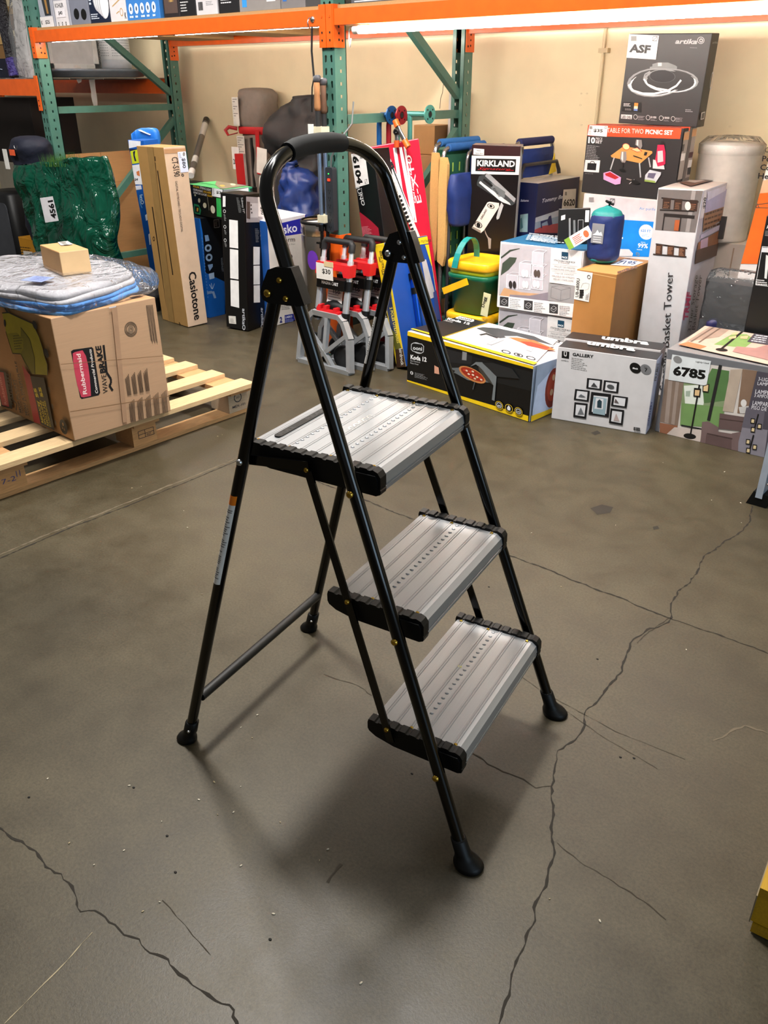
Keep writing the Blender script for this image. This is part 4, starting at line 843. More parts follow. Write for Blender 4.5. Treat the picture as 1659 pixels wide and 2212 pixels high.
 ('t','r','#4a4a2a','LES UTILITAIRES',(0.2253,0.5597),(0.3576,0.5578),(0.2272,0.5714),0.02,0.2),
 ('p','r','#e8cf2c',[(0.3001,0.547),(0.329,0.5462),(0.329,0.4359),(0.3229,0.4443)]),
 ('p','r','#b8b89c',[(0.3252,0.4528),(0.329,0.4444),(0.329,0.3243),(0.3236,0.3115)]),
 ('p','r','#bcbcc0',[(0.2516,0.4752),(0.2887,0.4792),(0.3177,0.2901),(0.2576,0.2863)]),
 ('p','r','#4a558c',[(0.3022,0.3148),(0.329,0.32),(0.329,0.1698),(0.2884,0.1826)]),
],
'tommy': [
 ('p','r','#b9c4d2',[(0.001,0.6623),(0.2391,0.6764),(0.2839,0.5602),(0.001,0.5926)]),
 ('p','r','#8fa6bf',[(0.001,0.6402),(0.2677,0.646),(0.2899,0.5595),(0.001,0.5947)]),
 ('p','r','#a8505c',[(0.001,0.6049),(0.0828,0.6142),(0.2806,0.6084),(0.291,0.5537),(0.001,0.5909)]),
 ('p','r','#27306a',[(0.0517,0.6393),(0.122,0.6424),(0.1308,0.655),(0.1524,0.6581),(0.1716,0.6123),(0.1332,0.6084),(0.1178,0.6347),(0.0645,0.6271),(0.0735,0.6044),(0.0603,0.606)]),
 ('t','r','#d8deee','Tommy Bahama',(0.0546,0.7215),(0.3569,0.7256),(0.0507,0.7456),0.01,0.35),
 ('t','f','#d8deee','Bahama',(0.2082,0.7313),(0.2547,0.7348),(0.2073,0.7418),0.01,0.3),
 ('p','f','#8fb0b8',[(0.2115,0.6693),(0.2565,0.6785),(0.2611,0.5904),(0.2152,0.5859)]),
 ('p','f','#4d7d88',[(0.213,0.6506),(0.2224,0.6568),(0.2331,0.6093),(0.2176,0.597)]),
],
'airp': [
 ('p','f','#e5e2e4',[(0.0015,0.799),(0.0315,0.799),(0.3813,0.7955),(0.3921,0.7094),(0.1851,0.7025),(0.0031,0.6983)]),
 ('p','f','#dcd8de',[(0.113,0.7937),(0.3813,0.7955),(0.3921,0.7094),(0.1816,0.7022)]),
 ('p','f','#1f8fe0',[(0.1887,0.7011),(0.3952,0.7097),(0.399,0.5587),(0.2047,0.5385)]),
 ('p','f','#1f8fe0',[(0.0068,0.6806),(0.0264,0.6885),(0.0324,0.6406),(0.0032,0.6376)]),
 ('t','f','#5b9fd8','Air purifier',(0.2951,0.7498),(0.3851,0.7522),(0.2935,0.7644),0.0,0.0),
 ('c','f','#e8f0f8',(0.3426,0.6613),(0.3787,0.6628),(0.3389,0.6938),0),
 ('t','f','#2b86cf','620 FT',(0.3162,0.6597),(0.3658,0.6615),(0.3151,0.6712),0.02,0.0),
 ('x','f','#6aa8e0',(0.3221,0.6522),(0.3682,0.6542),(0.3234,0.6389),3,0.4,3),
 ('t','f','#eaf2fa','99%',(0.3115,0.5893),(0.3615,0.5917),(0.3104,0.6099),0.02,0.0),
 ('x','f','#dceaf8',(0.3239,0.6185),(0.3571,0.6199),(0.3241,0.6126),1,0.45,1),
 ('x','f','#dceaf8',(0.3089,0.5843),(0.3489,0.5867),(0.3092,0.5778),1,0.45,1),
 ('l','f','#e4ecf4',0.008,[(0.2035,0.6216),(0.2312,0.6228)]),
 ('p','f','#dcdce0',[(0.065,0.5583),(0.2688,0.5777),(0.2919,0.5614),(0.2903,0.5492),(0.0697,0.5216)]),
 ('c','f','#4a4c50',(0.391,0.5736),(0.399,0.5718),(0.379,0.6073),0),
 ('c','f','#8a8e92',(0.3164,0.5614),(0.3262,0.5597),(0.3153,0.569),0.6),
],
'picnic': [
 ('p','f','#e8552c',[(0.0016,0.287),(0.4572,0.287),(0.4569,0.2464),(0.0041,0.2429)]),
 ('t','f','#f2dcd4','TABLE FOR TWO',(0.1033,0.2595),(0.2829,0.2603),(0.1019,0.2789),0.0,0.0),
 ('t','f','#f8f2ee','PICNIC SET',(0.2934,0.2602),(0.4213,0.26),(0.2918,0.2784),0.03,0.0),
 ('t','f','#f2f2f2','10',(0.0115,0.212),(0.0474,0.2113),(0.0101,0.2388),0.04,0.0),
 ('t','f','#e8e8e8','PIECE',(0.0499,0.2275),(0.0839,0.2272),(0.0492,0.2381),0.0,0.0),
 ('t','f','#e8e8e8','SET',(0.0497,0.2136),(0.0845,0.2128),(0.0496,0.2253),0.02,0.0),
 ('x','f','#9c9c9e',(0.0089,0.2055),(0.0832,0.2032),(0.0062,0.1455),9,0.4,5),
 ('p','f','#e0dede',[(0.0067,0.1417),(0.0846,0.143),(0.0847,0.0913),(0.0041,0.0902)]),
 ('p','f','#1c1c1e',[(0.02,0.1287),(0.0676,0.1291),(0.0674,0.0995),(0.0196,0.0994)]),
 ('l','f','#1c1c1e',0.003,[(0.0324,0.1277),(0.0382,0.1362),(0.0518,0.1359),(0.0582,0.128)]),
 ('x','f','#888',(0.0117,0.0851),(0.0786,0.0865),(0.0109,0.0806),1,0.45,1),
 ('p','f','#cf9a58',[(0.1359,0.1655),(0.1966,0.208),(0.3364,0.1934),(0.3394,0.1858),(0.2888,0.1417),(0.1421,0.1589)]),
 ('l','f','#b9bcc0',0.006,[(0.1552,0.1585),(0.1427,0.1067)]),
 ('l','f','#b9bcc0',0.006,[(0.2836,0.143),(0.2982,0.0842)]),
 ('l','f','#b9bcc0',0.006,[(0.324,0.167),(0.3387,0.1288)]),
 ('c','f','#e8d4a0',(0.2084,0.2059),(0.2269,0.2051),(0.2065,0.2188),0),
 ('c','f','#c8442e',(0.2084,0.2059),(0.2276,0.2051),(0.2064,0.2194),0.85),
 ('p','f','#b8402c',[(0.2301,0.1964),(0.2634,0.2056),(0.2905,0.1913),(0.2665,0.185)]),
 ('p','f','#e8c89c',[(0.2364,0.1966),(0.2638,0.203),(0.2843,0.191),(0.2661,0.1876)]),
 ('p','f','#8f8b8a',[(0.187,0.1855),(0.2127,0.1856),(0.2189,0.1564),(0.2129,0.1402),(0.1968,0.1404),(0.185,0.1547)]),
 ('p','f','#d8d4d2',[(0.1905,0.1841),(0.1982,0.1839),(0.2027,0.1439),(0.1914,0.155)]),
 ('l','f','#1a1a1a',0.004,[(0.2032,0.1408),(0.2052,0.1131)]),
 ('c','f','#141414',(0.2047,0.1077),(0.2224,0.1061),(0.2038,0.1141),0),
 ('p','f','#8f8b8a',[(0.2537,0.2362),(0.2805,0.2362),(0.2873,0.2118),(0.2819,0.1987),(0.2626,0.2108),(0.2525,0.2155)]),
 ('p','f','#e0dcda',[(0.2588,0.2354),(0.2651,0.2351),(0.2676,0.211),(0.2587,0.2158)]),
 ('l','f','#222',0.004,[(0.2497,0.1711),(0.2953,0.1603)]),
 ('p','f','#2a2a2a',[(0.3032,0.1893),(0.3169,0.1884),(0.313,0.1742),(0.3004,0.1752)]),
 ('p','f','#c02a55',[(0.3595,0.2199),(0.3893,0.2212),(0.4014,0.1913),(0.4078,0.1456),(0.3803,0.1286),(0.3559,0.148),(0.3592,0.1842)]),
 ('p','f','#c9c2c6',[(0.3635,0.1946),(0.3871,0.1983),(0.3971,0.1553),(0.371,0.1488)]),
 ('p','f','#d8d4d4',[(0.3477,0.1605),(0.3603,0.1585),(0.3735,0.1334),(0.4026,0.1402),(0.4083,0.124),(0.3517,0.1243)]),
 ('p','f','#2a1a1e',[(0.3749,0.2357),(0.3872,0.2337),(0.3922,0.2213),(0.3714,0.2204)]),
 ('p','f','#d9a8d2',[(0.1103,0.0912),(0.1435,0.1014),(0.2025,0.078),(0.2032,0.051),(0.1777,0.0454),(0.1139,0.064)]),
 ('p','f','#b82c34',[(0.1186,0.089),(0.144,0.0976),(0.1928,0.0774),(0.1745,0.068),(0.123,0.0811)]),
 ('p','f','#c4c8d0',[(0.3208,0.0962),(0.3391,0.1184),(0.3941,0.1113),(0.394,0.1009),(0.3748,0.0682),(0.3206,0.0698)]),
 ('p','f','#9ab060',[(0.3206,0.0777),(0.3707,0.0747),(0.3751,0.0666),(0.3207,0.0692)]),
 ('p','f','#6c6880',[(0.335,0.105),(0.3717,0.1062),(0.3632,0.0832),(0.3317,0.0864)]),
 ('l','f','#9a8c84',0.005,[(0.2309,0.0745),(0.2716,0.068)]),
 ('l','f','#c8c8c8',0.003,[(0.2481,0.0541),(0.2706,0.0744)]),
 ('c','f','#1c1c1c',(0.2754,0.064),(0.2967,0.0612),(0.2742,0.072),0),
 ('p','r','#e8552c',[(0.001,0.287),(0.001,0.2741),(0.001,0.272)]),
 ('p','r','#9a938c',[(0.001,0.2744),(0.0476,0.2771),(0.0434,0.0869),(0.001,0.0841)]),
 ('p','r','#c99a70',[(0.001,0.2695),(0.0461,0.2746),(0.0482,0.2422),(0.001,0.2423)]),
 ('p','r','#4a4644',[(0.001,0.2251),(0.0192,0.226),(0.0171,0.1985),(0.001,0.1978)]),
 ('p','r','#d8d4d0',[(0.001,0.1901),(0.0374,0.1899),(0.0353,0.1621),(0.001,0.16)]),
],
'picnic2': [
 ('p','r','#9a938c',[(0.028,0.2849),(0.065,0.2876),(0.065,0.088),(0.0238,0.0852)]),
 ('p','r','#c99a70',[(0.0238,0.28),(0.065,0.2827),(0.065,0.2522),(0.0248,0.2508)]),
 ('p','r','#5a3a3a',[(0.0268,0.1888),(0.0636,0.1894),(0.0598,0.1663),(0.0229,0.1659)]),
 ('p','r','#d8d4d0',[(0.0321,0.1576),(0.065,0.1573),(0.065,0.1286),(0.031,0.1265)]),
 ('p','r','#4a4644',[(0.031,0.1265),(0.065,0.1268),(0.065,0.0975),(0.0354,0.0975)]),
 ('p','f','#e8552c',[(0.4199,0.289),(0.459,0.289),(0.459,0.2535),(0.4205,0.2545)]),
],
'asf': [
 ('t','f','#a8a8aa','artika',(0.2118,0.3119),(0.3068,0.3104),(0.2114,0.33),0.03,0.2),
 ('c','f','#a8a8aa',(0.3204,0.3242),(0.3356,0.3237),(0.3185,0.3369),0.82),
 ('c','f','#a8a8aa',(0.3216,0.3237),(0.3298,0.3232),(0.3207,0.331),0.5),
 ('x','f','#8a8a8c',(0.2788,0.2998),(0.3253,0.2985),(0.2794,0.2965),1,0.45,1),
 ('p','f','#7f8284',[(0.1244,0.2363),(0.1483,0.2424),(0.1941,0.2428),(0.2271,0.2327),(0.2363,0.2281),(0.2373,0.2162),(0.1152,0.2143),(0.1151,0.2255),(0.1258,0.2276)]),
 ('p','f','#b8babc',[(0.1485,0.2414),(0.1657,0.2421),(0.1678,0.2296),(0.1507,0.2284)]),
 ('c','f','#8d9092',(0.1467,0.166),(0.2747,0.1713),(0.146,0.2221),0.9),
 ('c','f','#d9dadb',(0.1492,0.1611),(0.2672,0.1663),(0.1484,0.2076),0.93),
 ('c','f','#3b3b3d',(0.1492,0.1685),(0.2544,0.1747),(0.1474,0.2134),0),
 ('c','f','#8d9092',(0.2174,0.1749),(0.34,0.1728),(0.2122,0.2206),0.9),
 ('c','f','#d9dadb',(0.2183,0.17),(0.3305,0.1702),(0.213,0.2096),0.93),
 ('c','f','#2f2f32',(0.2146,0.1748),(0.3211,0.1762),(0.2112,0.2105),0),
 ('l','f','#d9dadb',0.008,[(0.026,0.1557),(0.0476,0.1337),(0.0976,0.1225),(0.1509,0.1231),(0.2073,0.1346),(0.2464,0.1562),(0.2633,0.1783)]),
 ('l','f','#d9dadb',0.007,[(0.0943,0.1796),(0.1157,0.1579),(0.1591,0.1441),(0.2241,0.137)]),
 ('l','f','#8d9092',0.006,[(0.0943,0.1796),(0.0974,0.1969),(0.1192,0.2081)]),
 ('c','f','#191b22',(0.1774,0.1906),(0.2353,0.1897),(0.1745,0.2138),0),
 ('c','f','#5a5c60',(0.1774,0.1906),(0.2364,0.1898),(0.1744,0.2147),0.96),
 ('p','f','#161618',[(0.0089,0.0867),(0.0985,0.0873),(0.1022,0.0493),(0.0115,0.0492)]),
 ('x','f','#d0d0d0',(0.0157,0.0829),(0.0586,0.0829),(0.0159,0.069),3,0.5,3),
 ('x','f','#8c8c8c',(0.0251,0.0616),(0.065,0.0616),(0.0252,0.0529),3,0.45,1),
 ('p','f','#e08a3c',[(0.0663,0.0847),(0.0845,0.0843),(0.0847,0.0716),(0.067,0.0719)]),
 ('p','f','#e8d8b8',[(0.067,0.0719),(0.0847,0.0716),(0.0851,0.0614),(0.0674,0.0617)]),
 ('p','f','#6c8cc8',[(0.0674,0.0617),(0.0851,0.0614),(0.0858,0.0533),(0.0681,0.0536)]),
 ('p','f','#d0d0d0',[(0.0103,0.0362),(0.0629,0.0364),(0.0643,0.0194),(0.0116,0.0196)]),
 ('t','f','#2a2a2c','LED DEL',(0.0157,0.0213),(0.0621,0.0214),(0.0147,0.0317),0.03,0.0),
 ('c','f','#bcbcbc',(0.0806,0.0289),(0.0909,0.0289),(0.0789,0.0391),0.78),
 ('x','f','#a0a0a2',(0.0936,0.0233),(0.1252,0.0232),(0.094,0.0172),2,0.4,627),
 ('x','f','#b0b0b2',(0.0918,0.0346),(0.1251,0.0345),(0.0927,0.0253),3,0.4,627),
 ('c','f','#bcbcbc',(0.1398,0.029),(0.15,0.0289),(0.1382,0.0391),0.78),
 ('x','f','#a0a0a2',(0.1527,0.0235),(0.1837,0.0234),(0.1532,0.0173),2,0.4,725),
 ('t','f','#d0d0d0','50 000',(0.1521,0.027),(0.1789,0.0272),(0.1507,0.0356),0.02,0.0),
 ('c','f','#bcbcbc',(0.2009,0.0297),(0.2109,0.0297),(0.1992,0.0397),0.78),
 ('x','f','#a0a0a2',(0.2136,0.0242),(0.244,0.0241),(0.2141,0.0182),2,0.4,828),
 ('t','f','#d0d0d0','1000',(0.213,0.0277),(0.2392,0.0279),(0.2115,0.0362),0.02,0.0),
 ('c','f','#bcbcbc',(0.2552,0.0297),(0.265,0.0296),(0.2534,0.0396),0.78),
 ('x','f','#a0a0a2',(0.2677,0.0242),(0.2975,0.0241),(0.2682,0.0182),2,0.4,921),
 ('x','f','#b0b0b2',(0.2657,0.0351),(0.2973,0.0351),(0.2668,0.0262),3,0.4,921),
 ('x','f','#a0a0a2',(0.3034,0.07),(0.3383,0.0699),(0.3045,0.0577),2,0.5,4),
 ('t','r','#8a8a8c','artika',(0.0067,0.3117),(0.0606,0.3126),(0.0048,0.3209),0.02,0.2),
 ('c','r','#b4b4b4',(0.0666,0.1762),(0.079,0.1819),(0.0611,0.2097),0.8),
 ('p','r','#bcbcbc',[(0.0137,0.057),(0.0536,0.0598),(0.0534,0.0311),(0.0168,0.0297)]),
 ('p','r','#4a4a4a',[(0.0205,0.0541),(0.0498,0.0561),(0.0491,0.0343),(0.0222,0.0328)]),
],
'washlet': [
 ('p','r','#1668b8',[(0.001,0.574),(0.0053,0.574),(0.014,0.49),(0.005,0.2682),(0.001,0.001)]),
 ('p','r','#12579c',[(0.001,0.2712),(0.1452,0.1934),(0.1225,0.001),(0.001,0.001)]),
 ('l','r','#c8c8c8',0.004,[(0.1041,0.555),(0.1404,0.5526),(0.1394,0.5111),(0.1021,0.5119),(0.1041,0.555)]),
 ('x','r','#9c9c9c',(0.1099,0.5484),(0.1363,0.5465),(0.1076,0.5188),5,0.6,5),
 ('t','r','#6a7078','WASHLET',(0.128,0.338),(0.1282,0.2544),(0.1415,0.3372),0.02,0.0),
 ('p','r','#7a96b8',[(0.0256,0.4786),(0.0516,0.4779),(0.0573,0.4446),(0.0275,0.4434)]),
 ('c','r','#8aa0b8',(0.0424,0.4051),(0.0671,0.4018),(0.0463,0.4258),0.5),
 ('c','r','#8aa0b8',(0.0421,0.3512),(0.067,0.3477),(0.0462,0.3726),0.5),
 ('p','r','#7a96b8',[(0.0271,0.3113),(0.0638,0.311),(0.0632,0.2956),(0.0357,0.2738)]),
 ('p','r','#9cb0c8',[(0.0272,0.2596),(0.0677,0.2611),(0.0669,0.2272),(0.0296,0.2253)]),
 ('l','r','#a8bcd0',0.003,[(0.026,0.1971),(0.0393,0.1685)]),
 ('l','r','#a8bcd0',0.003,[(0.0402,0.2026),(0.0426,0.1679)]),
 ('l','r','#a8bcd0',0.003,[(0.0631,0.1962),(0.0446,0.1676)]),
 ('p','r','#6f87a8',[(0.001,0.1591),(0.038,0.1581),(0.0393,0.142),(0.0023,0.1431)]),
 ('p','r','#8096b4',[(0.0373,0.1529),(0.0543,0.1527),(0.0662,0.1105),(0.0491,0.1109)]),
 ('x','r','#5f86b8',(0.001,0.4752),(0.0086,0.4732),(0.001,0.1183),20,0.4,8),
],
'solar': [
 ('t','f','#c9a62c','SOLAR',(0.0549,0.1513),(0.1235,0.1485),(0.0583,0.1627),0.03,0.0),
 ('t','f','#cfcfcf','STRING LIGHT',(0.1295,0.1485),(0.2524,0.1441),(0.1341,0.1613),0.02,0.0),
 ('t','f','#cfcfcf','GUIRLANDE',(0.0532,0.1343),(0.1575,0.1307),(0.0566,0.1452),0.02,0.0),
 ('t','f','#c9a62c','SOLAIRE',(0.1653,0.1304),(0.2497,0.1297),(0.1696,0.1421),0.02,0.0),
 ('t','f','#cfcfcf','SERIE DE LUCES',(0.0508,0.1181),(0.1983,0.114),(0.0541,0.129),0.02,0.0),
 ('t','f','#c9a62c','SOLAR',(0.2032,0.114),(0.261,0.1132),(0.2073,0.1252),0.02,0.0),
 ('c','f','#bcbca8',(0.1101,0.0833),(0.1231,0.0835),(0.1126,0.0957),0),
 ('c','f','#cfcfb8',(0.1684,0.0619),(0.1882,0.0623),(0.1713,0.0767),0),
 ('c','f','#d8d8c4',(0.2536,0.0482),(0.2776,0.0481),(0.2548,0.0699),0),
 ('l','f','#9a9a8c',0.004,[(0.2074,0.111),(0.2131,0.0395)]),
 ('c','f','#a8a898',(0.0712,0.1091),(0.0812,0.109),(0.0724,0.115),0),
 ('p','f','#2c8a5c',[(0.0477,0.0607),(0.1029,0.0583),(0.1224,0.0308),(0.107,0.0048),(0.0463,0.0062),(0.0386,0.0278)]),
 ('p','f','#15181a',[(0.0554,0.0491),(0.1027,0.0476),(0.0988,0.0138),(0.0511,0.0141)]),
 ('p','f','#c9a62c',[(0.0772,0.0413),(0.0942,0.0404),(0.0849,0.0199),(0.0698,0.0209)]),
 ('p','f','#36b05c',[(0.3041,0.1145),(0.3744,0.115),(0.3619,0.0159),(0.2926,0.0146)]),
 ('p','t','#62c07a',[(0.001,0.0567),(0.001,0.189),(0.1773,0.0738),(0.0563,0.0813)]),
 ('p','t','#8a8270',[(0.1572,0.086),(0.001,0.189),(0.332,0.189),(0.379,0.001),(0.3459,0.001)]),
 ('c','t','#c8c090',(0.0973,0.189),(0.1165,0.189),(0.0473,0.189),0),
 ('c','t','#d0ccae',(0.2279,0.1611),(0.2464,0.1673),(0.1804,0.189),0),
 ('c','t','#b8a860',(0.245,0.0794),(0.2671,0.0833),(0.1982,0.1094),0),
 ('p','t','#6aa8c8',[(0.1961,0.189),(0.2008,0.189),(0.3055,0.189),(0.3425,0.1831)]),
 ('p','r','#e6e8ea',[(0.0229,0.1471),(0.163,0.1609),(0.1631,0.1364),(0.0257,0.119)]),
 ('x','r','#b0b4b8',(0.0338,0.1416),(0.1517,0.1537),(0.0347,0.1229),4,0.4,4),
 ('p','r','#2c9a78',[(0.1639,0.164),(0.189,0.164),(0.189,0.133),(0.1624,0.1279)]),
 ('p','r','#16382e',[(0.1696,0.1547),(0.189,0.1577),(0.189,0.145),(0.189,0.1295),(0.1768,0.1353)]),
],
'tall': [
 ('p','f','#e9e9f0',[(0.0104,0.969),(0.1294,0.9649),(0.1217,0.9399),(0.001,0.9254)]),
 ('p','f','#232a50',[(0.002,0.9223),(0.0817,0.9237),(0.0826,0.9079),(0.0016,0.9064)]),
 ('p','f','#c8d22c',[(0.0087,0.9097),(0.0866,0.9206),(0.0813,0.8477),(0.0075,0.8393)]),
 ('p','f','#1c2044',[(0.0352,0.9071),(0.061,0.9139),(0.0469,0.8882),(0.0546,0.8566),(0.0367,0.8561),(0.0329,0.8816)]),
 ('p','f','#e4e2e6',[(0.0029,0.8327),(0.0912,0.8416),(0.0798,0.7283),(0.001,0.7261)]),
 ('p','f','#d08050',[(0.0362,0.7982),(0.0682,0.8057),(0.064,0.7732),(0.036,0.7787)]),
 ('t','f','#0c0c0d','$4',(0.0013,0.7448),(0.0353,0.7461),(0.0065,0.7614),0.03,0.0),
 ('p','f','#dadbe6',[(0.001,0.718),(0.0607,0.7242),(0.062,0.7013),(0.001,0.6949)]),
 ('p','f','#1a62b4',[(0.001,0.6918),(0.0716,0.7018),(0.0871,0.0111),(0.0192,0.001)]),
 ('t','f','#d8e8f4','Oral',(0.0264,0.6132),(0.0248,0.6666),(0.0604,0.6184),0.02,0.0),
 ('l','f','#6ab4ec',0.008,[(0.0309,0.6669),(0.0172,0.6228),(0.0323,0.5934)]),
 ('p','f','#e8ecf4',[(0.0504,0.554),(0.0709,0.562),(0.069,0.5281),(0.0497,0.52)]),
 ('p','f','#e8ecf4',[(0.0502,0.4412),(0.0672,0.4493),(0.057,0.3827),(0.0435,0.3781)]),
],
'heater': [
 ('p','f','#e8762c',[(0.001,0.832),(0.0384,0.8916),(0.0925,0.7025),(0.001,0.6771)]),
 ('p','f','#e0b494',[(0.001,0.8821),(0.0648,0.9048),(0.0517,0.845),(0.001,0.8327)]),
 ('t','f','#232327','C',(-0.0223,0.9841),(-0.0076,0.9858),(-0.0236,1.0028),0.0,0.0),
 ('t','f','#1c1c20','Po',(-0.0231,0.9507),(0.0108,0.953),(-0.026,0.9718),0.02,0.0),
 ('t','f','#1c1c20','Co',(-0.0217,0.9183),(0.0188,0.9212),(-0.0247,0.94),0.02,0.0),
 ('t','f','#1c1c20','He',(-0.0214,0.8859),(0.0198,0.8891),(-0.0243,0.9073),0.02,0.0),
 ('c','f','#c03a2c',(0.001,1.0331),(0.001,1.0331),(0.001,1.0408),0),
 ('l','f','#6a5a50',0.003,[(0.001,0.7893),(0.0625,0.8074)]),
 ('l','f','#6a5a50',0.003,[(0.001,0.7893),(0.001,0.7776),(0.0686,0.7861)]),
 ('l','f','#6a5a50',0.003,[(0.001,0.7944),(0.0134,0.78)]),
 ('p','f','#e8762c',[(0.001,0.7628),(0.0488,0.7836),(0.0988,0.5684),(0.001,0.5508)]),
],
'blackr': [
 ('t','f','#e8e8e8','A',(0.0091,0.7514),(0.0178,0.7512),(0.0074,0.7648),0.0,0.0),
 ('x','f','#8a8a8a',(0.0064,0.7446),(0.0266,0.7456),(0.0081,0.7236),4,0.4,3),
 ('l','f','#c0c0c0',0.002,[(0.0068,0.6838),(0.0493,0.6848)]),
 ('l','f','#c0c0c0',0.002,[(0.0068,0.6838),(0.0106,0.5343),(0.08,0.5359)]),
 ('p','f','#b8bcc0',[(0.0065,0.6801),(0.0498,0.6823),(0.0534,0.6649),(0.0086,0.6624)]),
 ('p','f','#c4c8c8',[(0.0273,0.6542),(0.0409,0.6507),(0.0484,0.5632),(0.0388,0.5646)]),
 ('x','f','#d0d0d0',(0.0075,0.5578),(0.0543,0.5598),(0.0096,0.5342),3,0.5,4),
],
'bask': [
 ('p','f','#6d6866',[(0.0019,0.8695),(0.182,0.874),(0.1781,0.7121),(0.0118,0.7088)]),
 ('p','f','#8e8a88',[(0.138,0.8723),(0.154,0.8723),(0.1535,0.7126),(0.1371,0.7123)]),
 ('l','f','#2a2422',0.006,[(0.0191,0.8367),(0.1716,0.8311)]),
 ('l','f','#2a2422',0.006,[(0.0195,0.7895),(0.1616,0.7944)]),
 ('p','f','#3a2a22',[(0.0261,0.8382),(0.0593,0.8382),(0.0616,0.7951),(0.0282,0.7954)]),
 ('x','f','#7a5a44',(0.0327,0.8245),(0.057,0.8246),(0.0324,0.7967),4,0.5,905),
 ('p','f','#3a2a22',[(0.0732,0.8376),(0.1059,0.8376),(0.1084,0.7948),(0.0754,0.795)]),
 ('x','f','#7a5a44',(0.0797,0.824),(0.1037,0.824),(0.0796,0.7964),4,0.5,990),
 ('p','f','#3a2a22',[(0.1357,0.8375),(0.1678,0.8375),(0.1707,0.795),(0.1383,0.7953)]),
 ('x','f','#7a5a44',(0.1422,0.824),(0.1658,0.824),(0.1424,0.7966),4,0.5,1105),
 ('c','f','#c8c2be',(0.1316,0.813),(0.1436,0.8122),(0.1299,0.8299),0),
 ('l','f','#2a2422',0.012,[(0.0389,0.7724),(0.1653,0.7724)]),
 ('l','f','#2a2422',0.005,[(0.0421,0.77),(0.0426,0.7114)]),
 ('l','f','#2a2422',0.005,[(0.1109,0.7725),(0.1121,0.7134)]),
 ('p','f','#a05a34',[(0.0889,0.755),(0.108,0.7565),(0.1092,0.7142),(0.0899,0.7137)]),
 ('l','f','#2a2422',0.005,[(0.0229,0.6538),(0.1557,0.6487)]),
 ('l','f','#2a2422',0.005,[(0.0177,0.6109),(0.1586,0.6139)]),
 ('p','f','#4a3226',[(0.0247,0.6528),(0.052,0.6532),(0.056,0.6119),(0.028,0.6113)]),
 ('x','f','#a0785c',(0.0286,0.6461),(0.0485,0.6463),(0.0302,0.616),5,0.5,843),
 ('p','f','#4a3226',[(0.0741,0.6536),(0.101,0.6539),(0.1052,0.6129),(0.0776,0.6124)]),
 ('x','f','#a0785c',(0.0779,0.6469),(0.0976,0.6471),(0.0797,0.617),5,0.5,930),
 ('p','f','#4a3226',[(0.1218,0.6526),(0.1484,0.6529),(0.1528,0.6122),(0.1256,0.6117)]),
 ('x','f','#a0785c',(0.1257,0.6459),(0.1451,0.6461),(0.1277,0.6162),5,0.5,1015),
 ('t','f','#2c2c2e','3-Tier Storage Basket Tower',(0.1909,-0.1222),(0.1242,0.5499),(0.1491,-0.1312),0.0,0.0),
 ('p','r','#b6b4d4',[(0.0499,0.8396),(0.3674,0.8492),(0.3882,0.7725),(0.0705,0.775)]),
 ('p','r','#d8d6e8',[(0.0535,0.8649),(0.3452,0.8648),(0.3498,0.8426),(0.0761,0.8292)]),
 ('p','r','#a07a60',[(0.0565,0.7818),(0.39,0.7742),(0.39,0.7202),(0.0846,0.7042)]),
 ('x','r','#5a3a2a',(0.0741,0.7851),(0.3861,0.7755),(0.0954,0.7028),4,0.4,6),
 ('p','r','#c8c6e0',[(0.0595,0.6967),(0.3706,0.7013),(0.3877,0.6763),(0.0701,0.6792)]),
 ('p','r','#9a6a4c',[(0.0379,0.6674),(0.3877,0.6763),(0.39,0.5628),(0.0407,0.5799)]),
 ('p','r','#d0b8d0',[(0.0737,0.6733),(0.1859,0.6717),(0.2034,0.6275),(0.0898,0.6301)]),
 ('p','r','#5a4238',[(0.027,0.6366),(0.0555,0.6379),(0.39,0.616),(0.39,0.5628),(0.0407,0.5799)]),
 ('t','r','#c8386a','TRMF',(0.076,0.335),(0.0617,0.4586),(0.0007,0.3512),0.03,0.0),
 ('t','r','#4a4a52','3-Tier Storage',(0.1744,0.2611),(0.138,0.5163),(0.1043,0.2769),0.0,0.0),
 ('t','r','#4a4a52','Basket Tower',(0.2282,0.2582),(0.1953,0.5065),(0.1684,0.2716),0.0,0.0),
 ('l','r','#8a8a98',0.002,[(0.2897,0.2445),(0.2847,0.4647)]),
 ('x','r','#9a9aa8',(0.2897,0.2445),(0.2767,0.4602),(0.3379,0.2368),3,0.35,5),
 ('p','t','#6a5048',[(0.016,0.2146),(0.082,0.39),(0.1237,0.39),(0.1058,0.0911)]),
 ('p','t','#b8aca8',[(0.0395,0.2611),(0.058,0.337),(0.0954,0.3477),(0.0837,0.2266)]),
],
'yel': [
 ('x','f','#4a3a1a',(0.001,0.0926),(0.2117,0.1051),(0.001,0.0064),5,0.35,3),
],
}
def A(k): return ART.get(k, [])
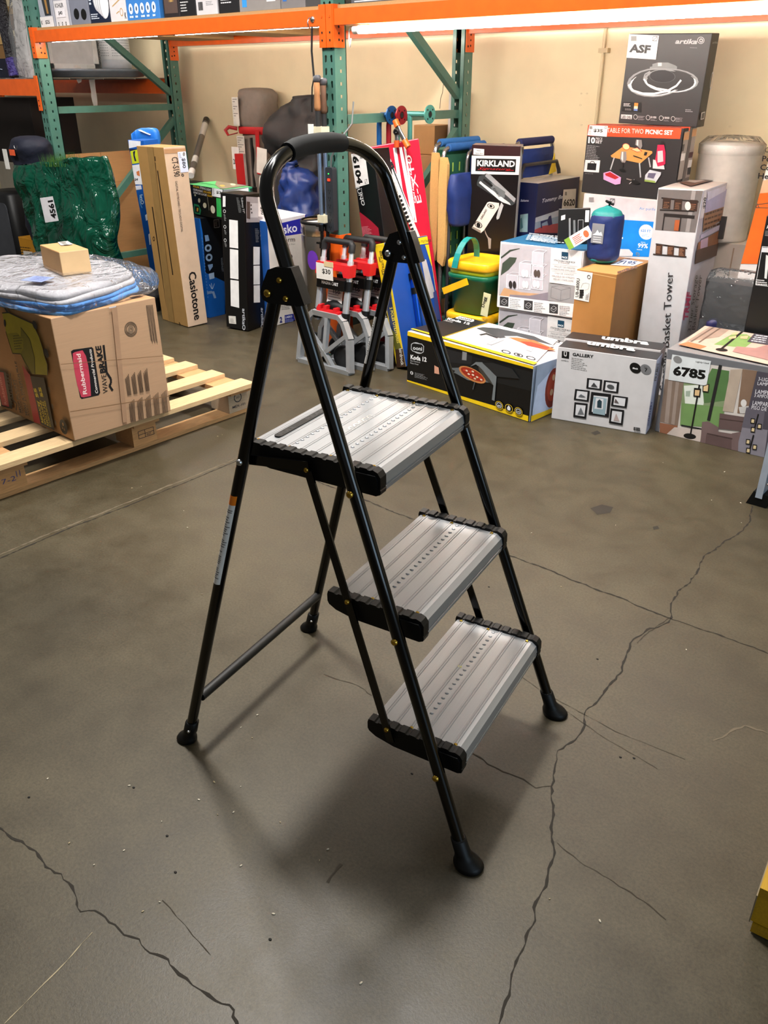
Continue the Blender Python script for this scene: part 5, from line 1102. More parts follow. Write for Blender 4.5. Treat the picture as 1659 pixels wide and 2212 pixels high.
STICK = {
'casio': [
 ('price_label','white $80 price label',[('p','r','#d6dcf0',[(0.0798,0.9325),(0.1315,0.9323),(0.133,0.8297),(0.0833,0.8296)]),('t','r','#0c0c0d','$80',(0.0985,0.9004),(0.0961,0.8497),(0.1227,0.9003),0.02,0.0),('c','r','#8d8c8b',(0.1177,0.9193),(0.1257,0.9188),(0.1194,0.9297),0),('x','r','#8d8c8b',(0.0862,0.9274),(0.1027,0.9262),(0.0863,0.9013),4,0.45,1)]),
],
'subway': [
 ('price_label','white $50 price label',[('p','r','#e6e2e0',[(0.1188,0.7128),(0.158,0.7067),(0.158,0.6065),(0.1166,0.6124)]),('t','r','#0c0c0d','$50',(0.1346,0.661),(0.1384,0.6189),(0.1641,0.6597),0.03,0.0)]),
],
'kirk': [
 ('paper_label','white open box label',[('p','f','#f1efee',[(0.0084,0.9808),(0.0597,0.9781),(0.0603,0.9515),(0.0089,0.9536)]),('t','f','#0c0c0d','Open Box',(0.0157,0.9563),(0.0547,0.9553),(0.0154,0.9627),0.02,0.0),('t','f','#0c0c0d','New',(0.0242,0.9689),(0.0442,0.9684),(0.0239,0.9738),0.02,0.0)]),
],
'ub': [
 ('paper_label','white shipping label with a barcode',[('p','f','#dfdcd6',[(0.0019,0.5551),(0.0747,0.5534),(0.0711,0.4311),(0.001,0.434)]),('t','f','#161616','UB-6800U',(0.0215,0.444),(0.0199,0.5228),(0.0058,0.4435),0.025,0.0),('x','f','#0c0c0d',(0.0436,0.4799),(0.0482,0.4409),(0.0221,0.477),1,0.9,1),('x','f','#0c0c0d',(0.0263,0.4407),(0.0439,0.4403),(0.0258,0.4775),1,0.9,5),('l','f','#161616',0.0015,[(0.0224,0.4742),(0.041,0.475)]),('l','f','#161616',0.0028,[(0.0245,0.4671),(0.0426,0.4673)]),('l','f','#161616',0.0012,[(0.0239,0.4614),(0.042,0.4616)]),('l','f','#161616',0.003,[(0.0241,0.4546),(0.0422,0.4548)]),('l','f','#161616',0.0015,[(0.0235,0.4488),(0.0423,0.4486)]),('l','f','#161616',0.0022,[(0.0235,0.4431),(0.0422,0.4435)]),('l','f','#777',0.001,[(0.0287,0.4846),(0.0346,0.5039),(0.0495,0.5087),(0.0651,0.5062),(0.0633,0.4853),(0.047,0.4775)]),('x','f','#444',(0.0546,0.439),(0.054,0.47),(0.0689,0.4393),4,0.45,1),('c','f','#333',(0.0598,0.535),(0.0678,0.5349),(0.0589,0.5432),0.7)]),
 ('paper_label','white label numbered 7195',[('p','t','#e9ecf4',[(0.0791,0.1573),(0.07,0.322),(0.1683,0.3005),(0.1687,0.1892)]),('t','t','#1d3a66','7195',(0.0911,0.185),(0.1589,0.2257),(0.0722,0.2652),0.03,0.0)]),
],
'koda': [
 ('paper_label','white number label',[('p','t','#ece8e4',[(0.555,0.3235),(0.5223,0.366),(0.5809,0.366),(0.6157,0.327)]),('t','t','#151515','72',(0.5651,0.3293),(0.6072,0.3422),(0.5524,0.3653),0.03,0.0)]),
],
'lamp': [
 ('paper_label','white number label reading 6785',[('p','f','#d9dcdc',[(0.0231,0.3259),(0.1731,0.3275),(0.1725,0.2298),(0.0234,0.2234)]),('t','f','#0c0c0d','6785',(0.0379,0.2443),(0.1638,0.2504),(0.0352,0.2838),0.05,0.0),('c','f','#8d8c8b',(0.0471,0.309),(0.0644,0.3096),(0.0437,0.3233),0),('t','f','#333','Lightly Used',(0.1174,0.3101),(0.1672,0.3123),(0.1171,0.318),0.01,0.0)]),
],
'small': [
 ('paper_label','white shipping label',[('p','t','#cfccc4',[(0.001,0.0676),(0.001,0.106),(0.0882,0.0938),(0.0813,0.0509)]),('x','t','#2c2c2c',(0.0026,0.0733),(0.0138,0.0974),(0.0901,0.0614),4,0.7,5)]),
],
'juno': [
 ('paper_label','white number label reading 6104',[('p','f','#e4e0de',[(0.001,0.9758),(0.0903,0.9698),(0.0908,0.8314),(0.001,0.823)]),('t','f','#0c0c0d','6104',(0.0057,0.9636),(0.013,0.8372),(0.0451,0.9621),0.05,0.0),('p','f','#8d8c8b',[(0.0581,0.9641),(0.0757,0.9618),(0.0724,0.9456),(0.0549,0.9479)]),('l','f','#333',0.0015,[(0.067,0.8522),(0.0814,0.8531),(0.0806,0.8352),(0.0656,0.8342),(0.067,0.8522),(0.0814,0.8531),(0.0656,0.8342)])]),
],
'ex10': [
 ('paper_label','white number label ending in 9',[('p','f','#e6e3e2',[(0.001,0.9608),(0.054,0.9792),(0.0607,0.8801),(0.0379,0.8274),(0.001,0.8294)]),('t','f','#0c0c0d','9',(0.0115,0.8688),(0.0076,0.8445),(0.0363,0.8687),0.05,0.0),('p','f','#8d8c8b',[(0.001,0.8723),(0.0055,0.8698),(0.0012,0.8436),(0.001,0.8462)])]),
],
'tommy': [
 ('paper_label','white number label reading 6620',[('p','r','#dcdad8',[(0.2528,0.7729),(0.3864,0.7659),(0.3927,0.6665),(0.2512,0.6725)]),('t','r','#0c0c0d','6620',(0.2662,0.6902),(0.3873,0.6811),(0.264,0.7259),0.04,0.0),('p','r','#8d8c8b',[(0.2688,0.7607),(0.2898,0.7589),(0.2932,0.7412),(0.2722,0.7431)])]),
],
'airp': [
 ('paper_label','faint sorting label',[('l','f','#555',0.002,[(0.1432,0.7874),(0.166,0.7881),(0.1665,0.7702),(0.1443,0.7701),(0.1432,0.7874)]),('l','f','#555',0.002,[(0.1456,0.7702),(0.164,0.7879)]),('p','f','#9a9a9c',[(0.0302,0.7842),(0.0559,0.7863),(0.0583,0.7676),(0.0326,0.7655)])]),
],
'picnic': [
 ('price_label','white $35 price label',[('p','f','#e8e4e2',[(0.0103,0.287),(0.1058,0.287),(0.1056,0.2423),(0.0052,0.2456)]),('t','f','#0c0c0d','$35',(0.0345,0.2583),(0.0825,0.2573),(0.0346,0.2732),0.03,0.0),('p','f','#8d8c8b',[(0.0112,0.2831),(0.0259,0.2835),(0.0275,0.2714),(0.0127,0.2709)]),('x','f','#8d8c8b',(0.0112,0.2672),(0.0268,0.2666),(0.0102,0.2485),4,0.45,1),('l','f','#555',0.0015,[(0.0908,0.2838),(0.1013,0.2835),(0.1011,0.2757),(0.0912,0.2759),(0.0908,0.2838)])]),
],
'asf': [
 ('paper_label','white ASF label',[('p','f','#dddadb',[(0.001,0.3486),(0.1371,0.342),(0.1378,0.2533),(0.001,0.2595)]),('t','f','#17171b','ASF',(0.0098,0.28),(0.1069,0.2747),(0.0114,0.312),0.05,0.0),('p','f','#8d8c8b',[(0.0105,0.3408),(0.0359,0.3407),(0.0388,0.3225),(0.0133,0.3226)]),('l','f','#444',0.002,[(0.1117,0.3398),(0.1308,0.3388),(0.1307,0.3223),(0.1116,0.3233),(0.1117,0.3398)]),('l','f','#444',0.002,[(0.1127,0.3238),(0.1298,0.3383)])]),
],
'solar': [
 ('price_label','white $30 price label',[('p','f','#dcdfe4',[(0.2698,0.164),(0.379,0.164),(0.379,0.1454),(0.366,0.1198),(0.2604,0.1202)]),('t','f','#0c0c0d','$30',(0.308,0.1359),(0.3871,0.1346),(0.3131,0.1536),0.03,0.0),('x','f','#8d8c8b',(0.2779,0.163),(0.2986,0.1623),(0.271,0.1258),5,0.45,1)]),
],
'bask': [
 ('price_label','white $20 price label',[('p','r','#e4e2e6',[(0.001,0.874),(0.045,0.874),(0.067,0.7649),(0.001,0.7655)]),('t','r','#0c0c0d','$20',(0.076,0.798),(0.0632,0.8434),(0.0235,0.8037),0.03,0.0)]),
],
'yel': [
 ('price_label','white $25 price label',[('p','f','#dcd8d2',[(0.0405,0.0634),(0.1673,0.0704),(0.156,0.0263),(0.0298,0.0072)]),('t','f','#0c0c0d','$25',(0.068,0.0225),(0.1395,0.028),(0.0788,0.0425),0.04,0.0)]),
],
}
def S(k): return STICK.get(k, [])

# ---------------------------------------------------------------- the room
def concrete():
    m = bpy.data.materials.new('polished_concrete'); m.use_nodes = True
    nt = m.node_tree; b = nt.nodes['Principled BSDF']; N = nt.nodes.new; L = nt.links.new
    tc = N('ShaderNodeTexCoord')
    def nz(s, det, rough=.55):
        n = N('ShaderNodeTexNoise'); n.inputs['Scale'].default_value = s; n.inputs['Detail'].default_value = det; n.inputs['Roughness'].default_value = rough
        L(tc.outputs['Object'], n.inputs['Vector']); return n
    a, c, f = nz(1.3, 6), nz(9, 6, .65), nz(160, 4, .8)
    def ramp(n, stops):
        r = N('ShaderNodeValToRGB'); e = r.color_ramp.elements
        e[0].position, e[0].color = stops[0][0], (*lin(stops[0][1]), 1); e[1].position, e[1].color = stops[1][0], (*lin(stops[1][1]), 1)
        L(n.outputs['Fac'], r.inputs['Fac']); return r
    r1 = ramp(a, ((.3, '#3f3828'), (.7, '#59503c')))
    r2 = ramp(c, ((.3, '#cfcbc4'), (.62, '#ffffff'))); r3 = ramp(f, ((.3, '#a8a49c'), (.62, '#ffffff')))
    def mul(x, y, k):
        q = N('ShaderNodeMix'); q.data_type = 'RGBA'; q.blend_type = 'MULTIPLY'; q.inputs[0].default_value = k
        L(x, q.inputs[6]); L(y, q.inputs[7]); return q.outputs[2]
    col = mul(mul(r1.outputs['Color'], r2.outputs['Color'], .8), r3.outputs['Color'], .75)
    L(col, b.inputs['Base Color'])
    mr = N('ShaderNodeMapRange'); mr.inputs['To Min'].default_value = .3; mr.inputs['To Max'].default_value = .6
    L(c.outputs['Fac'], mr.inputs['Value']); L(mr.outputs['Result'], b.inputs['Roughness'])
    b.inputs['Specular IOR Level'].default_value = .4
    bp = N('ShaderNodeBump'); bp.inputs['Strength'].default_value = .12; bp.inputs['Distance'].default_value = .004
    L(f.outputs['Fac'], bp.inputs['Height']); L(bp.outputs['Normal'], b.inputs['Normal'])
    return m
CONC = concrete()
mb = MB()
mb.box((-11, -6, -.12), (7, 4.25, 0), CONC)
rn = random.Random(3)
def strip(pts, wid, mat, jag=.006, z=.0006, sub=5, edge=.75):
    P = [Vector((p[0], p[1], 0)) for p in pts]; Q = []
    for a, b_ in zip(P, P[1:]):
        n = max(2, int((b_ - a).length / .011)) if sub else 1
        for i in range(n): Q.append(a.lerp(b_, i / n))
    Q.append(P[-1]); vs = []
    off = 0
    for i, q in enumerate(Q):
        d = (Q[min(i + 1, len(Q) - 1)] - Q[max(i - 1, 0)]).normalized(); nrm = Vector((-d.y, d.x, 0))
        off = off * .75 + rn.uniform(-jag, jag) * .9; ww = wid * .62 * rn.uniform(1 - edge, 1 + edge) / 2
        vs += [q + nrm * (off - ww) + Vector((0, 0, z)), q + nrm * (off + ww) + Vector((0, 0, z))]
    mb.add(vs, [(2 * i, 2 * i + 2, 2 * i + 3, 2 * i + 1) for i in range(len(Q) - 1)], mat)
CR = M('#2c261c', .9); CR2 = M('#40382b', .9); CR3 = M('#6a5f4c', .8)
strip([(-2.273, 0.793, 0), (-2.278, 0.88, 0), (-2.29, 1.085, 0), (-2.285, 1.377, 0), (-2.286, 1.635, 0), (-2.292, 1.882, 0), (-2.287, 2.123, 0), (-2.274, 2.439, 0)], .007, CR, .002)
strip([(-2.292, 1.882, 0), (-2.034, 1.879, 0), (-1.812, 1.885, 0), (-1.6, 1.879, 0), (-1.106, 1.886, 0), (-0.888, 1.884, 0), (-0.618, 1.881, 0), (-0.481, 1.896, 0), (-0.365, 1.892, 0), (-0.254, 1.89, 0)], .007, CR, .003)
strip([(-2.294, 0.803, 0), (-2.31, 1.097, 0), (-2.306, 1.391, 0), (-2.306, 1.65, 0), (-2.309, 1.897, 0)], .012, CR3, .002, .0004)
strip([(-0.68, 2.687, 0), (-0.645, 2.553, 0), (-0.646, 2.472, 0), (-0.663, 2.364, 0), (-0.669, 2.231, 0), (-0.646, 2.154, 0), (-0.648, 2.075, 0), (-0.648, 1.987, 0), (-0.637, 1.936, 0), (-0.615, 1.886, 0), (-0.618, 1.836, 0), (-0.641, 1.795, 0), (-0.646, 1.732, 0), (-0.64, 1.686, 0), (-0.624, 1.64, 0), (-0.612, 1.593, 0), (-0.607, 1.543, 0), (-0.605, 1.485, 0), (-0.601, 1.454, 0), (-0.608, 1.41, 0), (-0.584, 1.363, 0), (-0.585, 1.309, 0), (-0.592, 1.256, 0), (-0.575, 1.218, 0), (-0.563, 1.187, 0), (-0.55, 1.158, 0), (-0.516, 1.106, 0), (-0.467, 1.032, 0), (-0.445, 0.97, 0), (-0.431, 0.907, 0), (-0.414, 0.863, 0), (-0.396, 0.791, 0), (-0.378, 0.736, 0), (-0.361, 0.679, 0)], .006, CR, .004)
strip([(-0.615, 1.886, 0), (-0.626, 1.827, 0), (-0.634, 1.766, 0), (-0.632, 1.721, 0)], .004, CR2, .003)
strip([(-0.731, 1.131, 0), (-0.684, 1.125, 0), (-0.647, 1.129, 0), (-0.605, 1.141, 0), (-0.573, 1.138, 0), (-0.556, 1.16, 0)], .004, CR2, .003)
strip([(-0.469, 1.044, 0), (-0.419, 1.032, 0), (-0.371, 1.029, 0), (-0.282, 1.028, 0), (-0.246, 1.023, 0)], .0025, CR2, .003)
strip([(-1.343, 0.365, 0), (-1.297, 0.378, 0), (-1.239, 0.391, 0), (-1.185, 0.395, 0), (-1.152, 0.388, 0), (-1.116, 0.399, 0), (-1.077, 0.399, 0), (-1.04, 0.386, 0), (-1.021, 0.383, 0), (-1.003, 0.395, 0), (-0.966, 0.4, 0), (-0.927, 0.407, 0), (-0.9, 0.417, 0), (-0.866, 0.416, 0), (-0.833, 0.425, 0), (-0.815, 0.421, 0), (-0.784, 0.426, 0), (-0.752, 0.425, 0), (-0.721, 0.434, 0), (-0.687, 0.443, 0), (-0.67, 0.433, 0), (-0.643, 0.426, 0)], .0055, CR, .004)
strip([(-1.153, 1.118, 0), (-1.107, 1.132, 0), (-1.064, 1.139, 0), (-1.014, 1.131, 0)], .003, CR2, .003)
strip([(-0.652, 1.381, 0), (-0.541, 1.357, 0), (-0.408, 1.344, 0)], .0018, CR2, .001)
strip([(-0.351, 1.5, 0), (-0.314, 1.589, 0), (-0.268, 1.599, 0)], .006, M('#6d6250', .8), .004)
strip([(-0.81, 1.423, 0), (-0.706, 1.4, 0), (-0.525, 1.39, 0), (-0.375, 1.407, 0)], .0016, CR2, .001)
strip([(-0.937, 0.201, 0), (-0.952, 0.286, 0), (-0.97, 0.373, 0)], .0022, M('#a89c80', .8), .001)
strip([(-0.932, 0.486, 0), (-0.862, 0.482, 0), (-0.786, 0.475, 0)], .002, CR2, .001)
strip([(-0.739, 0.7, 0), (-0.741, 0.725, 0), (-0.743, 0.745, 0)], .009, M('#4a4235', .8), .003)
strip([(-2.16, 2.43, 0), (-2.146, 2.547, 0), (-2.146, 2.657, 0)], .004, CR3, .003)
for poly in ([(-1.407, 2.929, 0), (-1.399, 2.968, 0), (-1.374, 2.951, 0), (-1.383, 2.917, 0)], [(-1.085, 2.322, 0), (-1.069, 2.372, 0), (-1.03, 2.378, 0), (-1.019, 2.334, 0), (-1.045, 2.295, 0)], [(-0.87, 2.334, 0), (-0.861, 2.35, 0), (-0.849, 2.336, 0), (-0.859, 2.316, 0)]):
    mb.add([(p[0], p[1], .0005) for p in poly], [tuple(range(len(poly)))], M('#2c261a', .6))
fl = mb.build('floor'); fl['kind'] = 'structure'

mb = MB()
mb.box((-11, 4.25, -.12), (7, 4.45, 5), M('#e8d9b8', .75, kind='wall', scale=5, var=.05))
HL = M('#5a4c38', .9)
for (x_, y_, z_), r_ in (((-2.315, 4.25, 1.211), .004), ((-2.283, 4.25, 1.211), .004), ((-2.314, 4.25, 1.158), .005), ((-2.297, 4.25, 1.066), .004), ((-1.534, 4.25, 1.079), .004)):
    mb.lathe([(0, -.002), (r_, -.002), (r_, 0)], (x_, y_ - .0012, z_), HL, 8, 'y')
ck = [(-3.193, 4.25, 1.253), (-3.198, 4.25, 1.211), (-3.21, 4.25, 1.183), (-3.215, 4.25, 1.128)]
for a, b_ in zip(ck, ck[1:]): mb.beam((a[0], 4.2495, a[2]), (b_[0], 4.2495, b_[2]), .003, .001, HL, (0, 1, 0))
wl = mb.build('wall_back'); wl['kind'] = 'structure'
mb = MB()
mb.box((-11, 4.243, 0), (7, 4.25, .1), M('#8f8468', .6))
o = mb.build('baseboard_back'); o['kind'] = 'structure'
mb = MB()
c0 = (-2.209, 4.23, 1.488)
mb.rod((c0[0], 4.235, 0), (c0[0], 4.235, 2.6), .008, M('#d8c8a6', .5))
mb.box((c0[0] - .02, 4.22, 1.39), (c0[0] + .03, 4.25, 1.41), M('#cdbc98', .5))
o = mb.build('trim_1'); o['kind'] = 'structure'

# ---------------------------------------------------------------- pallet rack
GRN = M('#517a6e', .38, 0, 'plain', .2); ORG = M('#dd661b', .36, 0, 'plain', .2); DARK = M('#0d0f0e', .8)
rack = thing('pallet_rack', 'green steel pallet rack with orange beams carrying boxed goods along the cream wall', 'storage rack', (-2.935, 3.05, 0))
RT = rack.matrix_world.copy()
def rk(mb, name, par=None):
    for i, v in enumerate(mb.v): mb.v[i] = (v[0] + 2.935, v[1] - 3.05, v[2])
    return mb.build(name, par or rack)
def perf(mb, o, ex, ey, w, h, n, cols, hole, mat):
    # sheet w x h with n rows and the given columns of real holes
    o = Vector(o); ex = Vector(ex); ey = Vector(ey); cw = w / cols; ch = h / n
    for i in range(n):
        for j in range(cols):
            c = o + ex * (cw * (j + .5)) + ey * (ch * (i + .5)); sx = 1 if j == 0 else -1
            out = [(-cw/2, -ch/2), (0, -ch/2), (cw/2, -ch/2), (cw/2, 0), (cw/2, ch/2), (0, ch/2), (-cw/2, ch/2), (-cw/2, 0)]
            mb.add([c + ex * a + ey * b_ for a, b_ in out] + [c + ex * (a * sx if cols > 1 else a) + ey * b_ for a, b_ in (hole if sx > 0 or cols == 1 else [hole[k] for k in (2, 1, 0, 7, 6, 5, 4, 3)])],
                   [(k, (k + 1) % 8, (k + 1) % 8 + 8, k + 8) for k in range(8)], mat)
TEAR = [(-.004, -.014), (.001, -.017), (.006, -.012), (.007, 0), (.009, .008), (.003, .014), (-.004, .010), (-.003, 0)]
SQ = [(-.005, -.007), (0, -.007), (.005, -.007), (.005, 0), (.005, .007), (0, .007), (-.005, .007), (-.005, 0)]
def upright(x0, y0, front):
    x1, y1, z1, n = x0 + .076, y0 + .076, 2.2, 43
    mb = MB(); yw, yo = (y0, y1) if front else (y1, y0)
    perf(mb, (x0, yw, .006), (1, 0, 0), (0, 0, 1), .076, z1, n, 2, TEAR, GRN)
    for x in (x0, x1): perf(mb, (x, y0, .006), (0, 1, 0), (0, 0, 1), .076, z1, n, 1, SQ, GRN)
    d = .004 if front else -.004
    for xa, xb in ((x0, x0 + .022), (x1 - .022, x1)): mb.box((xa, min(yo, yo - d), .006), (xb, max(yo, yo - d), z1), GRN)
    mb.box((x0 - .02, y0 - .02, 0), (x1 + .02, y1 + .02, .007), GRN)
    return rk(mb, 'upright')
XM, XL = -2.974, -5.496
XR = -.45
for x in (XM, XL):
    upright(x, 3.05, True); upright(x, 4.03, False)
def brace(p, q, nm): 
    mb = MB(); mb.beam(p, q, .034, .04, GRN); return rk(mb, nm)
for x in (XM + .038, XL + .038):
    brace((x, 3.12, 1.112), (x, 4.04, 1.112), 'cross_strut')
    brace((x, 3.12, .16), (x, 4.04, .16), 'cross_strut')
    brace((x, 3.12, 1.86), (x, 4.04, 1.20), 'diagonal_brace')
    brace((x, 3.12, .26), (x, 4.04, 1.03), 'diagonal_brace')
def rbeam(x0, x1, y, z0, z1, front=1):
    mb = MB(); s_ = front
    ya, yb = (y, y + .04) if s_ > 0 else (y - .04, y)
    mb.box((x0, ya, z0), (x1, yb, z1), ORG)
    mb.box((x0, (yb if s_ > 0 else ya - .016), z0), (x1, (yb + .016 if s_ > 0 else ya), z1 - .022), ORG)
    o = rk(mb, 'beam')
    for xx, sd in ((x0, -1), (x1, 1)):
        mb = MB(); px = xx - .0 if sd < 0 else xx
        yf = y - .006 if s_ > 0 else y + .002
        # angle bracket: one leaf on the post face, one leaf on its flank
        mb.box((min(px, px + sd * .036), min(yf, yf + .004), z0 - .085), (max(px, px + sd * .036), max(yf, yf + .004) + .002, z1 + .018), ORG)
        yy = (y - .004, y + .066) if s_ > 0 else (y - .066, y + .004)
        mb.box((px - sd * .006 if sd > 0 else px, yy[0], z0 - .085), (px if sd > 0 else px + .006, yy[1], z1 + .018), ORG)
        for k, (dy, dz) in enumerate(((.03, -.03), (.03, -.055), (.052, -.058), (.03, -.005))):
            cx = px + (.0065 if sd < 0 else -.0065); cy = y + dy * s_
            mb.lathe([(0, 0), (.0055 if k else .005, 0)], (cx, cy, z0 + dz), DARK, 10, 'x', False)
        for dz in (-.06, -.03, .03): mb.box((px + sd * .012, yf - .003, z0 + dz), (px + sd * .017, yf, z0 + dz + .007), DARK if dz < 0 else ORG)
        b2 = rk(mb, 'beam_bracket', None); b2.parent = o
    return o
rbeam(XL + .076, XM, 3.044, 1.488, 1.55)
rbeam(XM + .076, XR, 3.044, 1.488, 1.55)
rbeam(XL + .076, XM, 4.106, 1.488, 1.55, -1)
rbeam(XM + .076, XR, 4.106, 1.488, 1.55, -1)
rbeam(-8.0, XL, 3.044, 1.195, 1.29)
rbeam(-8.0, XL, 4.106, 1.195, 1.29, -1)
PLY = M('#a8895c', .7, kind='wood'); WOOD = M('#c9a878', .65, kind='wood', var=.12)
for a, b_ in ((XL + .08, XM - .004), (XM + .08, XR)):
    mb = MB(); mb.box((a, 3.07, 1.551), (b_, 4.1, 1.566), PLY); rk(mb, 'shelf_deck')
for x_, ww in ((-5.12, .38), (-4.33, .36), (-3.5, .3), (-2.3, .36), (-1.5, .36)):
    mb = MB(); mb.box((x_, 3.075, 1.512), (x_ + ww, 4.05, 1.549), WOOD); rk(mb, 'deck_plank')
mb = MB()
for i in range(22): mb.rod((-8 + i * .117, 3.06, 1.295), (-8 + i * .117, 4.1, 1.295), .0028, STEEL, 6)
for y_ in (3.07, 3.3, 3.55, 3.8, 4.09): mb.rod((-8, y_, 1.29), (XL - .02, y_, 1.29), .003, STEEL, 6)
rk(mb, 'wire_deck')
mb = MB()   # column guard
mb.prism([(0, 0), (.10, 0), (.10, .006), (.006, .006), (.006, .08), (0, .08)], (XM - .012, 3.036, .008), (1, 0, 0), (0, 1, 0), (0, 0, .60), ORG)
rk(mb, 'column_guard', None)
mb = MB()
mb.prism([(0, 0), (.006, 0), (.006, .08), (0, .08)], (XM + .082, 3.04, .008), (1, 0, 0), (0, 1, 0), (0, 0, .60), ORG)
rk(mb, 'column_guard', None)

# tube lamps hung from the beams
GLOW = M('#fff6ea', .5, emit=100)
def lamp_tube(nm, label, x0, x1, y, z, r_, emit):
    t = thing(nm, label, 'light', (x0, y, z))
    mb = MB(); mb.rod((.03, 0, 0), (x1 - x0 - .03, 0, 0), r_, emit, 16); mb.build('glowing_tube', t)
    for xx in (0, x1 - x0 - .03):
        mb = MB(); mb.rod((xx, 0, 0), (xx + .03, 0, 0), r_ * 1.02, M('#e8e6e2', .4), 16); mb.build('end_cap', t)
    mb = MB(); mb.box((.1, -.008, r_), (x1 - x0 - .1, .008, min(r_ + .02, 1.4875 - z) if r_ > .014 else r_ + .002), M('#d8d8d8', .4)); mb.build('holder', t)
    return t
lamp_tube('tube_lamp', 'short slim tube lamp under the orange beam next to the left upright', -5.38, -4.25, 3.125, 1.4990, .0105, M('#fff6ea', .5, emit=80))
t = lamp_tube('tube_lamp', 'bright white tube lamp under the orange beam at upper right', -2.79, -.55, 3.062, 1.467, .016, GLOW)
mb = MB(); mb.tube([(.0, 0, 0), (-.02, -.0, .012), (-.038, .01, .0), (-.042, .012, -.04), (-.036, .012, -.062), (-.03, .012, -.03)], .0035, M('#e4e2de', .4), 8); mb.build('power_cord', t)
lamp_tube('tube_lamp', 'slim tube lamp tucked under the orange beam left of the near post', -4.15, -2.99, 3.125, 1.4985, .0105, M('#fff6ea', .5, emit=120))

# ---------------------------------------------------------------- step ladder
LT = Matrix.Translation((-.9411, 1.0592, 0)) @ Matrix.Rotation(R(10.98), 4, 'Z')
lad = thing('step_ladder', 'open black three-step folding ladder with silver treads, standing in the middle of the floor', 'ladder', T=LT)
lY = lambda z: .235 - .05 * z
fX = lambda z: .332 - .357 * z
rX = lambda z: -.33 + .28 * z
# front rail: one bent tube, foot to foot
path = [(fX(z), -lY(z), z) for z in (.02, .3, .6, .9, 1.07, 1.10)]
for i in range(1, 20):
    a = math.pi * i / 20; z = 1.10 + .082 * math.sin(a) ** .9; y = -.180 * math.copysign(abs(math.cos(a)) ** .85, math.cos(a))
    path.append((fX(z), y, z))
path += [(fX(z), lY(z), z) for z in (1.10, 1.07, .9, .6, .3, .02)]
mb = MB(); mb.tube(path, .0112, BLK, 18, up=(1, 0, 0)); mb.build('front_rail', lad)
mb = MB(); g = [p for p in path[6:25] if -.104 < p[1] < .082]
mb.tube(g, [.0142] + [.0155] * (len(g) - 2) + [.0142], M('#070708', .85), 16, up=(1, 0, 0))
hg = mb.build('foam_grip', lad)
for s in (-1, 1):
    mb = MB(); mb.rod((rX(.02), s * (lY(.02) + .0), .02), (rX(.985), s * lY(.985), .985), .0108, BLK, 18); mb.build('rear_leg', lad)
mb = MB(); mb.rod((rX(.125) + .004, -lY(.125) + .008, .125), (rX(.125) + .004, lY(.125) - .008, .125), .0105, M('#151516', .45, var=.5, scale=60), 16); mb.build('rear_crossbar', lad)
# rubber feet
for s in (-1, 1):
    for fx, sg in ((fX, 1), (rX, -1)):
        mb = MB(); k = 1.0 if sg > 0 else .82
        mb.loft([((fx(.058), s * lY(.058), .058), .0122, .0122), ((fx(.056), s * lY(.056), .056), .0145, .0145), ((fx(.028), s * lY(.028), .028), .0152, .0152), ((fx(.018) + sg * .002, s * lY(.018), .019), .019 * k, .018 * k), ((fx(.01) + sg * .004, s * lY(0), .012), .026 * k, .023 * k), ((fx(.0) + sg * .004, s * lY(0), .005), .0285 * k, .025 * k), ((fx(.0) + sg * .004, s * lY(0), .0), .026 * k, .023 * k)], PLA, 24)
        f_ = mb.build('rubber_foot', lad)
        if sg < 0:
            mb = MB(); mb.disc((fx(.042) + .006, s * lY(.042) - .0142, .042), (.3, -1, 0), .003, STEEL); mb.build('rivet', f_)
